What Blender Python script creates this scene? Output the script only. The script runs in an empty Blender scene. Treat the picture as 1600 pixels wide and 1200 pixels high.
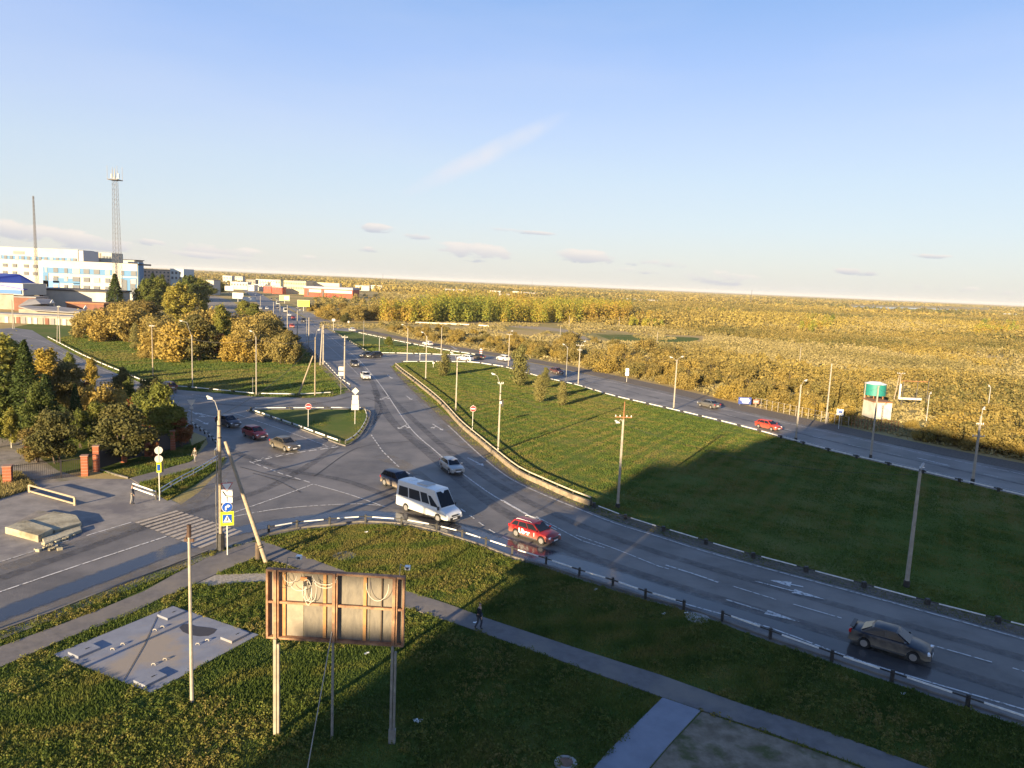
import bpy, bmesh, math, random
import numpy as np
from mathutils import Vector, Matrix
random.seed(7); NR = np.random.default_rng(7)
SC = bpy.context.scene; COL = SC.collection
# ------------------------------------------------------------------ camera
FPX = 1150.0; HC = 21.0; ROLL = math.atan(.0435)
PITCH = math.atan(158 * math.cos(ROLL) / FPX)
_R0 = np.array([1, 0, 0.]); CF = np.array([0, math.cos(PITCH), -math.sin(PITCH)]); _U0 = np.array([0, math.sin(PITCH), math.cos(PITCH)])
CR = math.cos(ROLL) * _R0 + math.sin(ROLL) * _U0; CU = -math.sin(ROLL) * _R0 + math.cos(ROLL) * _U0; CC = np.array([0, 0, HC])
cam = bpy.data.cameras.new('camera'); co = bpy.data.objects.new('camera', cam); COL.objects.link(co)
cam.sensor_width = 36; cam.lens = 36 * FPX / 1600; cam.clip_end = 40000; cam.clip_start = .2
co.matrix_world = Matrix(((CR[0], CU[0], -CF[0], 0), (CR[1], CU[1], -CF[1], 0), (CR[2], CU[2], -CF[2], HC), (0, 0, 0, 1)))
SC.camera = co
# ------------------------------------------------------------------ light
SUN_EL, SUN_AZ = 11.5, 28.4          # shadows run towards azimuth 27 deg right of the view
SD = np.array([math.sin(math.radians(SUN_AZ)), math.cos(math.radians(SUN_AZ)), 0])
HAZE = .00005; SUN_STRENGTH = 5.0; SKY_STRENGTH = .10; EXPOSURE = 1.6
sl = bpy.data.lights.new('sun', 'SUN'); sl.energy = SUN_STRENGTH; sl.angle = math.radians(.5); sl.color = (1, .78, .47)
so = bpy.data.objects.new('sun', sl); COL.objects.link(so)
e = math.radians(SUN_EL)
so.rotation_euler = Vector((SD[0] * math.cos(e), SD[1] * math.cos(e), -math.sin(e))).to_track_quat('-Z', 'Y').to_euler()
w = bpy.data.worlds.new('World'); SC.world = w; w.use_nodes = True
SC.view_settings.view_transform = 'Standard'; SC.view_settings.look = 'None'; SC.view_settings.gamma = 1
SC.view_settings.exposure = EXPOSURE

def G(x, y, z=0.0):
    d = CF * FPX + CR * (x - 800) + CU * (600 - y)
    return CC + d * ((z - HC) / d[2])
def plane(x, y, Y):                    # point of pixel ray at depth Y
    d = CF * FPX + CR * (x - 800) + CU * (600 - y)
    return CC + d * (Y / d[1])
def px(p):
    v = np.asarray(p, float) - CC; k = v @ CF
    return 800 + FPX * (v @ CR) / k, 600 - FPX * (v @ CU) / k
def hgt(b, ty):                        # height above ground point b that reaches image row ty
    lo, hi = 0., 150.
    for _ in range(40):
        m = (lo + hi) / 2
        if px((b[0], b[1], m))[1] > ty: lo = m
        else: hi = m
    return lo

nt = w.node_tree; N = nt.nodes; L = nt.links; N.clear()
def wn(t, **k):
    n = N.new(t)
    for a, b in k.items(): setattr(n, a, b)
    return n
def wm(op, a, b=None, c=None):
    n = N.new('ShaderNodeMath'); n.operation = op
    for i, v in enumerate((a, b, c)):
        if v is None: continue
        if isinstance(v, (int, float)): n.inputs[i].default_value = v
        else: L.new(v, n.inputs[i])
    return n.outputs[0]
out = wn('ShaderNodeOutputWorld'); bg = wn('ShaderNodeBackground'); L.new(bg.outputs[0], out.inputs[0])
sky = wn('ShaderNodeTexSky', sky_type='NISHITA', sun_disc=False, sun_elevation=e, sun_rotation=math.radians(180 + SUN_AZ))
sky.air_density = 1.0; sky.dust_density = 1.2; sky.ozone_density = 2.2
bg.inputs[1].default_value = SKY_STRENGTH
tc = wn('ShaderNodeTexCoord'); sx = wn('ShaderNodeSeparateXYZ'); L.new(tc.outputs['Generated'], sx.inputs[0])
az = wm('ARCTAN2', sx.outputs[0], sx.outputs[1]); el = wm('ARCSINE', sx.outputs[2])
def azel(x, y):
    d = CF * FPX + CR * (x - 800) + CU * (600 - y); d = d / np.linalg.norm(d)
    return math.atan2(d[0], d[1]), math.asin(d[2])
noi = wn('ShaderNodeTexNoise'); noi.inputs['Scale'].default_value = 9; noi.inputs['Detail'].default_value = 8; noi.inputs['Roughness'].default_value = .62
mp = wn('ShaderNodeMapping'); mp.inputs['Scale'].default_value = (3, 3, 9); L.new(tc.outputs['Generated'], mp.inputs[0]); L.new(mp.outputs[0], noi.inputs[0])
acc = None; acc2 = None
for (cx, cy, rx, ry, rot, k) in [(585, 356, 34, 8, 0, .85), (650, 369, 26, 6, 0, .7), (738, 393, 66, 18, 0, 1.15), (915, 401, 52, 14, 0, 1.1), (1022, 411, 58, 9, 0, .8), (560, 388, 48, 5, 0, .6), (820, 362, 60, 4, 0, .45),
        (1130, 434, 62, 13, 0, .8), (340, 393, 75, 13, 0, .85), (85, 368, 110, 15, 3, .95), (228, 377, 34, 6, 3, .75), (1455, 400, 34, 4, 0, .55), (1340, 424, 36, 7, 0, .6), (1500, 452, 80, 6, 0, .4), (500, 405, 60, 6, 0, .4),
        (335, 400, 100, 6, 0, .7), (1010, 424, 50, 5, 0, .5)]:
    a0, e0 = azel(cx, cy); u = wm('SUBTRACT', az, a0); v = wm('SUBTRACT', el, e0)
    cr = math.atan(.0435) * -1 + math.radians(rot) * -1
    uu = wm('ADD', wm('MULTIPLY', u, math.cos(cr)), wm('MULTIPLY', v, math.sin(cr)))
    vv = wm('SUBTRACT', wm('MULTIPLY', v, math.cos(cr)), wm('MULTIPLY', u, math.sin(cr)))
    q = wm('ADD', wm('POWER', wm('ABSOLUTE', wm('MULTIPLY', uu, FPX / rx)), 2), wm('POWER', wm('ABSOLUTE', wm('MULTIPLY', vv, FPX / ry)), 2))
    mk = wm('MULTIPLY', wm('MAXIMUM', wm('SUBTRACT', 1, q), 0), k)
    acc = mk if acc is None else wm('MAXIMUM', acc, mk)
    m2_ = wm('MULTIPLY', mk, wm('MINIMUM', wm('MAXIMUM', wm('MULTIPLY_ADD', vv, .8 * FPX / ry, .55), 0), 1)); acc2 = m2_ if acc2 is None else wm('MAXIMUM', acc2, m2_)
cl = wm('MULTIPLY', wm('MAXIMUM', wm('SUBTRACT', wm('ADD', acc, wm('MULTIPLY', noi.outputs[0], 4.2)), 2.38), 0), 1.7)
cl = wm('MINIMUM', wm('MULTIPLY', cl, wm('MINIMUM', wm('MULTIPLY', acc, 4), 1)), .8)
# high thin streak
a0, e0 = azel(757, 243); rot = math.radians(27.5)
u = wm('SUBTRACT', az, a0); v = wm('SUBTRACT', el, e0)
uu = wm('ADD', wm('MULTIPLY', u, math.cos(rot)), wm('MULTIPLY', v, math.sin(rot))); vv = wm('SUBTRACT', wm('MULTIPLY', v, math.cos(rot)), wm('MULTIPLY', u, math.sin(rot)))
q = wm('ADD', wm('POWER', wm('ABSOLUTE', wm('MULTIPLY', uu, FPX / 150)), 2), wm('POWER', wm('ABSOLUTE', wm('MULTIPLY', vv, FPX / 17)), 2))
n2 = wn('ShaderNodeTexNoise'); n2.inputs['Scale'].default_value = 22; n2.inputs['Detail'].default_value = 7; L.new(tc.outputs['Generated'], n2.inputs[0])
st = wm('MULTIPLY', wm('MULTIPLY', wm('MAXIMUM', wm('SUBTRACT', 1, q), 0), wm('MAXIMUM', wm('SUBTRACT', n2.outputs[0], .25), 0)), 2.1)
# faint veil
n3 = wn('ShaderNodeTexNoise'); n3.inputs['Scale'].default_value = 2.6; n3.inputs['Detail'].default_value = 6
mp3 = wn('ShaderNodeMapping'); mp3.inputs['Scale'].default_value = (1, 1, 5); mp3.inputs['Rotation'].default_value = (.3, .2, 0); L.new(tc.outputs['Generated'], mp3.inputs[0]); L.new(mp3.outputs[0], n3.inputs[0])
ve = wm('MULTIPLY', wm('MAXIMUM', wm('SUBTRACT', n3.outputs[0], .45), 0), .45)
cr_ = wn('ShaderNodeMix', data_type='RGBA'); cr_.inputs[6].default_value = (2.5, 2.6, 3.0, 1); cr_.inputs[7].default_value = (4.1, 3.6, 3.25, 1)
L.new(wm('MINIMUM', wm('MULTIPLY', wm('DIVIDE', acc2, wm('MAXIMUM', acc, .001)), wm('ADD', noi.outputs[0], .5)), 1), cr_.inputs[0])
m1 = wn('ShaderNodeMix', data_type='RGBA'); L.new(cl, m1.inputs[0]); L.new(cr_.outputs[2], m1.inputs[7])
# horizon to zenith tint of the sky itself
K_ = 1 / (SKY_STRENGTH * 2 ** EXPOSURE)
def lin(c): return tuple((((v / 255 + .055) / 1.055) ** 2.4 if v > 10 else v / 3300) * K_ for v in c) + (1,)
rp = wn('ShaderNodeValToRGB'); L.new(wm('MULTIPLY', wm('MAXIMUM', el, 0), 1 / 1.5708), rp.inputs[0]); E_ = rp.color_ramp.elements
stops = [(0, (229, 227, 223)), (1.6, (227, 229, 227)), (4.5, (217, 228, 238)), (8, (207, 223, 242)), (11.5, (194, 213, 248)), (16, (169, 197, 248)), (20, (146, 183, 240)), (35, (104, 148, 212)), (90, (52, 88, 160))]
while len(E_) < len(stops): E_.new(.5)
for i, (d_, c) in enumerate(stops): E_[i].position = d_ / 90; E_[i].color = lin(c)
mxs = wn('ShaderNodeMix', data_type='RGBA'); mxs.inputs[0].default_value = .88; L.new(sky.outputs[0], mxs.inputs[6]); L.new(rp.outputs[0], mxs.inputs[7]); L.new(mxs.outputs[2], m1.inputs[6])
cr_.inputs[6].default_value = lin((196, 200, 214)); cr_.inputs[7].default_value = lin((250, 240, 232))
m2 = wn('ShaderNodeMix', data_type='RGBA'); L.new(wm('MINIMUM', wm('ADD', st, ve), 1), m2.inputs[0]); L.new(m1.outputs[2], m2.inputs[6]); m2.inputs[7].default_value = lin((228, 234, 247))
L.new(m2.outputs[2], bg.inputs[0])

# ------------------------------------------------------------------ materials
MATS = {}
def mat(name, c1, c2=None, scale=1.0, rough=.85, metal=0, bump=0, bscale=None, lo=.35, hi=.65, space='obj', c3=None, s3=.1, l3=.45, h3=.65, spec=.5, rot=None, detail=6):
    if name in MATS: return MATS[name]
    m = bpy.data.materials.new(name); MATS[name] = m; m.use_nodes = True
    t = m.node_tree; n = t.nodes; l = t.links; b = n['Principled BSDF']
    b.inputs['Roughness'].default_value = rough; b.inputs['Metallic'].default_value = metal; b.inputs['Specular IOR Level'].default_value = spec
    if space == 'obj': v = n.new('ShaderNodeTexCoord').outputs['Object']
    else: v = n.new('ShaderNodeNewGeometry').outputs['Position']
    if rot:
        mpp = n.new('ShaderNodeMapping'); mpp.inputs['Rotation'].default_value = (0, 0, rot[0]); mpp.inputs['Scale'].default_value = (rot[1], rot[2], 1); l.new(v, mpp.inputs[0]); v = mpp.outputs[0]
    def layer(a, c, s, lo, hi):
        no = n.new('ShaderNodeTexNoise'); no.inputs['Scale'].default_value = s; no.inputs['Detail'].default_value = detail; no.inputs['Roughness'].default_value = .6; l.new(v, no.inputs[0])
        mr = n.new('ShaderNodeMapRange'); mr.inputs[1].default_value = lo; mr.inputs[2].default_value = hi; l.new(no.outputs[0], mr.inputs[0])
        mx = n.new('ShaderNodeMix'); mx.data_type = 'RGBA'; l.new(mr.outputs[0], mx.inputs[0])
        if isinstance(a, tuple): mx.inputs[6].default_value = (*a, 1)
        else: l.new(a, mx.inputs[6])
        mx.inputs[7].default_value = (*c, 1); return mx.outputs[2]
    o = c1
    if c2: o = layer(o, c2, scale, lo, hi)
    if c3: o = layer(o, c3, s3, l3, h3)
    if isinstance(o, tuple): b.inputs['Base Color'].default_value = (*o, 1)
    else: l.new(o, b.inputs['Base Color'])
    if bump:
        no = n.new('ShaderNodeTexNoise'); no.inputs['Scale'].default_value = bscale or scale * 3; no.inputs['Detail'].default_value = 5; l.new(v, no.inputs[0])
        bp = n.new('ShaderNodeBump'); bp.inputs['Strength'].default_value = bump; bp.inputs['Distance'].default_value = .05; l.new(no.outputs[0], bp.inputs['Height']); l.new(bp.outputs[0], b.inputs['Normal'])
    return m
def worn(name, col, rough=.7, lo=.38, hi=.5, scale=3.5, maxa=.95):   # worn road paint: gaps show the asphalt below
    m = mat(name, col, rough=rough); t = m.node_tree; n = t.nodes; l = t.links; b = n['Principled BSDF']
    g = n.new('ShaderNodeNewGeometry'); no = n.new('ShaderNodeTexNoise'); no.inputs['Scale'].default_value = scale; no.inputs['Detail'].default_value = 9; no.inputs['Roughness'].default_value = .72; l.new(g.outputs[0], no.inputs[0])
    mr = n.new('ShaderNodeMapRange'); mr.inputs[1].default_value = lo; mr.inputs[2].default_value = hi; mr.inputs[4].default_value = maxa; l.new(no.outputs[0], mr.inputs[0]); l.new(mr.outputs[0], b.inputs['Alpha']); return m
def asphalt(name, base, rough=.62, rmin=.6):
    m = mat(name, base, tuple(c * .72 for c in base), .7, rough, space='w', c3=tuple(c * 1.35 for c in base), s3=.16, l3=.42, h3=.6, bump=.25, bscale=9, spec=.45, detail=10)
    return m
ASPH = asphalt('asphalt', (.130, .117, .105), .58); ASPH2 = asphalt('asphalt_light', (.165, .148, .13)); ASPH3 = asphalt('asphalt_avenue', (.135, .125, .12))
WALK = mat('walk_asphalt', (.16, .145, .14), (.115, .105, .10), 1.5, .9, space='w', bump=.2, c3=(.19, .165, .14), s3=.35)
CONC = mat('concrete', (.40, .37, .33), (.29, .27, .245), 1.2, .9, bump=.15, space='w', c3=(.24, .20, .15), s3=.3, l3=.55, h3=.75)
CONCS = mat('slab_concrete', (.22, .235, .28), (.18, .19, .23), .9, .8, bump=.08, space='w', c3=(.28, .235, .19), s3=.22, l3=.5, h3=.62)
DUST = mat('dusty_ground', (.27, .235, .20), (.18, .155, .13), .8, .95, bump=.4, space='w', bscale=6, c3=(.13, .125, .07), s3=.35, l3=.52, h3=.7)
GRAVEL = mat('gravel', (.16, .13, .10), (.085, .068, .055), 3.5, .95, bump=.6, space='w', bscale=12)
POLEC = mat('pole_concrete', (.38, .34, .28), (.27, .24, .20), 2.5, .9, bump=.2)
WOODP = mat('timber_pole', (.36, .29, .20), (.25, .20, .14), 5, .85, bump=.2)
BLACK = mat('black_paint', (.02, .02, .02), (.05, .045, .04), 4, .6)
WHITEP = mat('white_rail_paint', (.78, .77, .74), (.62, .60, .56), 3, .6)
STEEL = mat('weathered_steel', (.36, .35, .33), (.25, .23, .21), 3, .55, .3)
RUST = mat('rust', (.22, .09, .04), (.34, .16, .07), 4, .8, bump=.15)
WHITE = mat('white_metal', (.80, .79, .77), rough=.45)
GLASS = mat('dark_glass', (.02, .025, .03), rough=.1, spec=.5)
RUBBER = mat('rubber', (.018, .018, .018), rough=.8)
PLASTIC = mat('dark_plastic', (.03, .03, .033), rough=.5)
ALLOY = mat('alloy', (.42, .40, .38), rough=.35, metal=.6)
LAMPG = mat('lamp_glass', (.75, .77, .8), rough=.12, spec=.9)
REDG = mat('tail_light', (.45, .01, .01), rough=.2)
AMBER = mat('amber', (.6, .2, .02), rough=.3)
GSHEET = dict(c1=(.055, .082, .016), c2=(.095, .094, .022))
def grassmat(name, a, b, c, s=.9, s3=.09, lo=.4, hi=.62):
    return mat(name, a, b, s, .95, bump=.7, bscale=5, space='w', c3=c, s3=s3, l3=lo, h3=hi, spec=.15, detail=9)
LAWN = grassmat('lawn', (.058, .098, .016), (.098, .112, .022), (.17, .135, .045), s3=.12, lo=.52, hi=.72)
LAWN2 = grassmat('lawn_field', (.070, .112, .016), (.095, .122, .022), (.16, .14, .042), s=.5, s3=.06, lo=.48, hi=.7)
DRY = grassmat('dry_ground', (.44, .32, .14), (.33, .245, .10), (.23, .20, .07), s=.12, s3=.018, lo=.45, hi=.6)

def leafmat(name, cols, obj_random=True, trans=.25):
    m = bpy.data.materials.new(name); MATS[name] = m; m.use_nodes = True; t = m.node_tree; n = t.nodes; l = t.links; b = n['Principled BSDF']
    b.inputs['Roughness'].default_value = .75; b.inputs['Specular IOR Level'].default_value = .2
    at = n.new('ShaderNodeAttribute'); at.attribute_name = 'tint'
    rp = n.new('ShaderNodeValToRGB'); e_ = rp.color_ramp.elements
    while len(e_) < len(cols): e_.new(.5)
    for i, c in enumerate(cols): e_[i].position = i / max(1, len(cols) - 1); e_[i].color = (*c, 1)
    if obj_random:
        oi = n.new('ShaderNodeObjectInfo'); ad = n.new('ShaderNodeMath'); ad.operation = 'MULTIPLY_ADD'; l.new(at.outputs['Fac'], ad.inputs[0]); ad.inputs[1].default_value = .45
        mu = n.new('ShaderNodeMath'); mu.operation = 'MULTIPLY'; mu.inputs[1].default_value = .62; l.new(oi.outputs['Random'], mu.inputs[0]); l.new(mu.outputs[0], ad.inputs[2]); l.new(ad.outputs[0], rp.inputs[0])
    else: l.new(at.outputs['Fac'], rp.inputs[0])
    l.new(rp.outputs[0], b.inputs['Base Color'])
    tr = n.new('ShaderNodeBsdfTranslucent'); l.new(rp.outputs[0], tr.inputs[0]); mx = n.new('ShaderNodeMixShader'); mx.inputs[0].default_value = trans
    l.new(b.outputs[0], mx.inputs[1]); l.new(tr.outputs[0], mx.inputs[2]); l.new(mx.outputs[0], n['Material Output'].inputs[0]); return m
BROWNG = (.15, .125, .055); OCH = (.34, .205, .055); YEL = (.50, .33, .05); OLV = (.19, .18, .045); GRN = (.10, .15, .025); ORG = (.48, .24, .035); PALE = (.40, .31, .12)
LSCRUB = leafmat('leaf_scrub', [(.12, .11, .036), (.19, .16, .05), (.265, .20, .06), (.31, .225, .06), (.37, .27, .06)])
LSTUFF = leafmat('leaf_far', [(.11, .11, .036), (.18, .155, .05), (.24, .19, .06), (.29, .215, .066), (.33, .25, .07), (.36, .28, .07)], False)
LWILL = leafmat('leaf_willow', [(.16, .145, .045), (.24, .19, .06), (.31, .235, .07), (.35, .25, .06), (.39, .265, .05)])
LGREEN = leafmat('leaf_green', [(.05, .07, .018), (.10, .12, .026), (.17, .175, .034), (.27, .235, .045)])
LBIRCH = leafmat('leaf_birch', [(.11, .14, .03), (.18, .19, .04), (.26, .23, .045), (.32, .25, .045), (.32, .21, .04)])
LRED = leafmat('leaf_red', [(.11, .03, .018), (.18, .045, .02), (.22, .075, .03), (.20, .12, .045)])
LBRN = leafmat('leaf_brown', [(.07, .075, .025), (.12, .11, .035), (.18, .14, .045), (.26, .18, .05)])
LSPR = leafmat('leaf_spruce', [(.018, .032, .012), (.03, .05, .016), (.055, .08, .02), (.10, .12, .025)])
LHEATH = leafmat('leaf_heath', [(.18, .155, .06), (.27, .22, .085), (.34, .275, .12), (.39, .32, .15)], False)
BARK = mat('bark', (.12, .09, .065), (.07, .05, .04), 5, .95)
BARKP = mat('birch_bark', (.55, .52, .47), (.15, .12, .10), 4, .9, lo=.5, hi=.6)

# ------------------------------------------------------------------ mesh helpers
def link(name, me, m=None, parent=None):
    o = bpy.data.objects.new(name, me); COL.objects.link(o)
    if m is not None: me.materials.append(m)
    if parent is not None: o.parent = parent
    return o
def tag(o, label, cat, group=None, kind=None):
    if label: o['label'] = label
    if cat: o['category'] = cat
    if group: o['group'] = group
    if kind: o['kind'] = kind
    return o
def thing(name, label, cat, loc=(0, 0, 0), rz=0, group=None):
    o = bpy.data.objects.new(name, None); COL.objects.link(o); o.location = tuple(loc); o.rotation_euler = (0, 0, rz); o.empty_display_size = .3
    return tag(o, label, cat, group)
def dup(root, loc, rz=0, label=None, group=None, scale=None, cat=None):
    r = root.copy(); COL.objects.link(r); r.location = tuple(loc); r.rotation_euler = (0, 0, rz)
    if label: r['label'] = label
    if cat: r['category'] = cat
    if group: r['group'] = group
    if scale: r.scale = scale
    for ch in list(root.children):
        c = ch.copy(); COL.objects.link(c); c.parent = r
        for g in list(ch.children):
            d = g.copy(); COL.objects.link(d); d.parent = c
    return r
class MB:
    def __init__(s): s.v = []; s.f = []
    def add(s, vs, fs):
        k = len(s.v); s.v += [tuple(map(float, v)) for v in vs]; s.f += [tuple(i + k for i in f) for f in fs]; return s
    def box(s, c, d, rz=0, M=None):
        x, y, z = d[0] / 2, d[1] / 2, d[2] / 2; vs = [(a * x, b * y, g * z) for g in (-1, 1) for b in (-1, 1) for a in (-1, 1)]
        mm = Matrix.Translation(c) @ Matrix.Rotation(rz, 4, 'Z') if M is None else Matrix.Translation(c) @ M
        return s.add([mm @ Vector(v) for v in vs], [(0, 2, 3, 1), (4, 5, 7, 6), (0, 1, 5, 4), (2, 6, 7, 3), (0, 4, 6, 2), (1, 3, 7, 5)])
    def tube(s, a, b, r0, r1=None, n=8):
        r1 = r0 if r1 is None else r1; a = Vector(a); b = Vector(b); q = (b - a).to_track_quat('Z', 'Y'); vs = []
        for p, r in ((a, r0), (b, r1)):
            for i in range(n): t = 2 * math.pi * (i + .5) / n; vs.append(p + q @ Vector((math.cos(t) * r, math.sin(t) * r, 0)))
        return s.add(vs, [(i, (i + 1) % n, n + (i + 1) % n, n + i) for i in range(n)] + [tuple(range(n - 1, -1, -1)), tuple(range(n, 2 * n))])
    def path(s, pts, r, n=6):
        for a, b in zip(pts[:-1], pts[1:]): s.tube(a, b, r, r, n)
        return s
    def disc(s, c, r, th, axis='Y', n=20, rin=0):
        vs = []; 
        for sgn in (-1, 1):
            for i in range(n):
                t = 2 * math.pi * i / n; a, b = math.cos(t) * r, math.sin(t) * r; h = sgn * th / 2
                vs.append((c[0] + a, c[1] + h, c[2] + b) if axis == 'Y' else ((c[0] + a, c[1] + b, c[2] + h) if axis == 'Z' else (c[0] + h, c[1] + a, c[2] + b)))
        return s.add(vs, [(i, (i + 1) % n, n + (i + 1) % n, n + i) for i in range(n)] + [tuple(range(n - 1, -1, -1)), tuple(range(n, 2 * n))])
    def prism(s, poly, y0, y1):       # poly in xz, extruded in y
        n = len(poly); vs = [(p[0], y0, p[1]) for p in poly] + [(p[0], y1, p[1]) for p in poly]
        return s.add(vs, [(i, (i + 1) % n, n + (i + 1) % n, n + i) for i in range(n)] + [tuple(range(n - 1, -1, -1)), tuple(range(n, 2 * n))])
    def build(s, name, m, parent=None, smooth=False, bevel=0):
        me = bpy.data.meshes.new(name); me.from_pydata(s.v, [], s.f); bm = bmesh.new(); bm.from_mesh(me); bmesh.ops.recalc_face_normals(bm, faces=bm.faces[:]); bm.to_mesh(me); bm.free()
        if smooth: me.shade_smooth(); me.set_sharp_from_angle(angle=math.radians(38))
        o = link(name, me, m, parent)
        if bevel:
            b = o.modifiers.new('b', 'BEVEL'); b.width = bevel; b.segments = 2; b.limit_method = 'ANGLE'
        return o
def smoothline(P, step=1.5):
    P = [np.asarray(p, float)[:2] for p in P]
    if len(P) < 3: P = [P[0], (P[0] + P[1]) / 2, P[1]]
    o = []; Q = [2 * P[0] - P[1]] + P + [2 * P[-1] - P[-2]]
    for i in range(1, len(Q) - 2):
        p0, p1, p2, p3 = Q[i - 1:i + 3]; k = max(1, int(np.linalg.norm(p2 - p1) / step))
        for j in range(k):
            t = j / k; o.append(.5 * ((2 * p1) + (p2 - p0) * t + (2 * p0 - 5 * p1 + 4 * p2 - p3) * t * t + (3 * p1 - p0 - 3 * p2 + p3) * t ** 3))
    o.append(P[-1]); return np.array(o)
def gl(pts, step=1.5, sm=True):
    P = [G(*p)[:2] for p in pts]
    return smoothline(P, step) if sm else np.array(P)
def normals(P):
    T = np.gradient(P, axis=0); T /= np.linalg.norm(T, axis=1)[:, None] + 1e-9; return np.stack([-T[:, 1], T[:, 0]], 1)
def resample(P, d):
    P = np.asarray(P); s = np.r_[0, np.cumsum(np.linalg.norm(np.diff(P, axis=0), axis=1))]; n = max(1, int(round(s[-1] / d))); t = np.linspace(0, s[-1], n + 1)
    return np.stack([np.interp(t, s, P[:, 0]), np.interp(t, s, P[:, 1])], 1)
def sheet(name, outline, z, m, label=None, sm=False, thick=0):   # outline in picture coordinates -> ground polygon
    P = gl(outline, 3, sm); n = len(P); me = bpy.data.meshes.new(name); c = P.mean(0)
    from mathutils.geometry import delaunay_2d_cdt
    V, _, F, _, _, _ = delaunay_2d_cdt([Vector(p - c) for p in P], [], [list(range(n))], 1, 1e-4)
    me.from_pydata([(v.x + c[0], v.y + c[1], z) for v in V], [], [tuple(f) for f in F]); bm = bmesh.new(); bm.from_mesh(me)
    for f in bm.faces:
        f.normal_update()
        if f.normal.z < 0: f.normal_flip()
    if thick:
        r = bmesh.ops.extrude_face_region(bm, geom=bm.faces[:])
        for v in [g for g in r['geom'] if isinstance(g, bmesh.types.BMVert)]: v.co.z += thick
    bm.to_mesh(me); bm.free()
    o = link(name, me, m); tag(o, label, None, kind='structure'); return o
class Ribbon:
    def __init__(s): s.mb = MB()
    def strip(s, P, w, z, w1=None):
        P = np.asarray(P); n = normals(P); ws = np.linspace(w, w if w1 is None else w1, len(P))[:, None] / 2; A = P + n * ws; B = P - n * ws; k = len(P)
        s.mb.add([(a[0], a[1], z) for a in A] + [(b[0], b[1], z) for b in B], [(i, k + i, k + i + 1, i + 1) for i in range(k - 1)]); return s
    def dash(s, P, w, z, on, off, start=0):
        Q = resample(P, .5); i = int(start / .5); a = int(on / .5); b = int(off / .5)
        while i + a < len(Q): s.strip(Q[i:i + a + 1], w, z); i += a + b
        return s
    def poly(s, P, z):
        s.mb.add([(p[0], p[1], z) for p in P], [tuple(range(len(P)))]); return s

# ------------------------------------------------------------------ ground, roads
mb = MB(); R_ = 26000
mb.add([(-R_, -400, 0), (R_, -400, 0), (R_, R_, 0), (-R_, R_, 0)], [(0, 1, 2, 3)])
tag(mb.build('ground', DRY), None, None, kind='structure')
NEAR_E = [(1700, 1172), (1600, 1137), (1500, 1104), (1395, 1068), (1300, 1036), (1200, 1002), (1130, 976), (1060, 952), (1008, 938), (957, 922), (905, 906), (853, 888), (800, 874), (759, 858), (722, 846), (681, 833), (640, 824), (600, 820), (560, 819), (515, 824), (464, 829), (420, 838), (392, 848)]
FAR_E = [(1700, 1026), (1600, 995), (1450, 954), (1300, 913), (1200, 887), (1100, 858), (1025, 834), (960, 814), (892, 787), (850, 770), (800, 747), (767, 722), (735, 694), (700, 661), (675, 638), (645, 610), (625, 590), (612, 573), (618, 567)]
lawn_near = [(-260, 1085), (-100, 1027), (0, 989), (75, 962), (150, 932), (250, 893), (330, 862), (392, 848)] + NEAR_E[::-1][1:] + [(1900, 1250), (1900, 1700), (-500, 1700), (-500, 1150)]
sheet('lawn', lawn_near, .012, LAWN)
FIELD = [(618, 568), (640, 565), (740, 567), (790, 575), (850, 591), (900, 602), (960, 620), (1050, 641), (1160, 668), (1300, 706), (1450, 741), (1600, 777), (1750, 815), (1800, 1060)] + FAR_E[:-1]
sheet('lawn', FIELD, .012, LAWN2)
sheet('lawn', [(20, 512), (60, 503), (130, 500), (300, 497), (390, 500), (440, 518), (480, 545), (505, 572), (545, 609), (545, 613), (520, 620), (480, 622), (400, 620), (300, 611), (240, 606), (190, 587), (130, 561), (75, 531), (50, 516)], .012, LAWN2)
sheet('lawn', [(520, 516), (575, 521), (635, 535), (680, 544), (760, 557), (730, 556), (640, 553), (590, 553), (575, 552), (545, 533)], .012, LAWN2)
ISL = [(386, 642), (480, 641), (571, 641), (576, 655), (566, 676), (553, 690), (540, 697), (530, 694), (460, 667)]
# left yard behind the brick fence
sheet('lawn', [(-200, 560), (0, 540), (95, 596), (160, 640), (295, 680), (300, 697), (200, 726), (160, 738), (150, 733), (0, 757), (-200, 790)], .012, LAWN)
sheet('yard_ground', [(-200, 700), (-60, 672), (0, 668), (50, 678), (40, 700), (90, 735), (130, 748), (20, 762), (-120, 790)], .016, DUST)
sheet('driveway', [(-260, 850), (-40, 775), (20, 762), (132, 748), (203, 749), (243, 770), (285, 790), (272, 801), (210, 818), (100, 851), (0, 884), (-260, 960)], .020, mat('driveway_concrete', (.27, .245, .225), (.17, .155, .145), .5, .9, bump=.3, space='w', c3=(.13, .12, .125), s3=.2, l3=.5, h3=.62))
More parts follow.
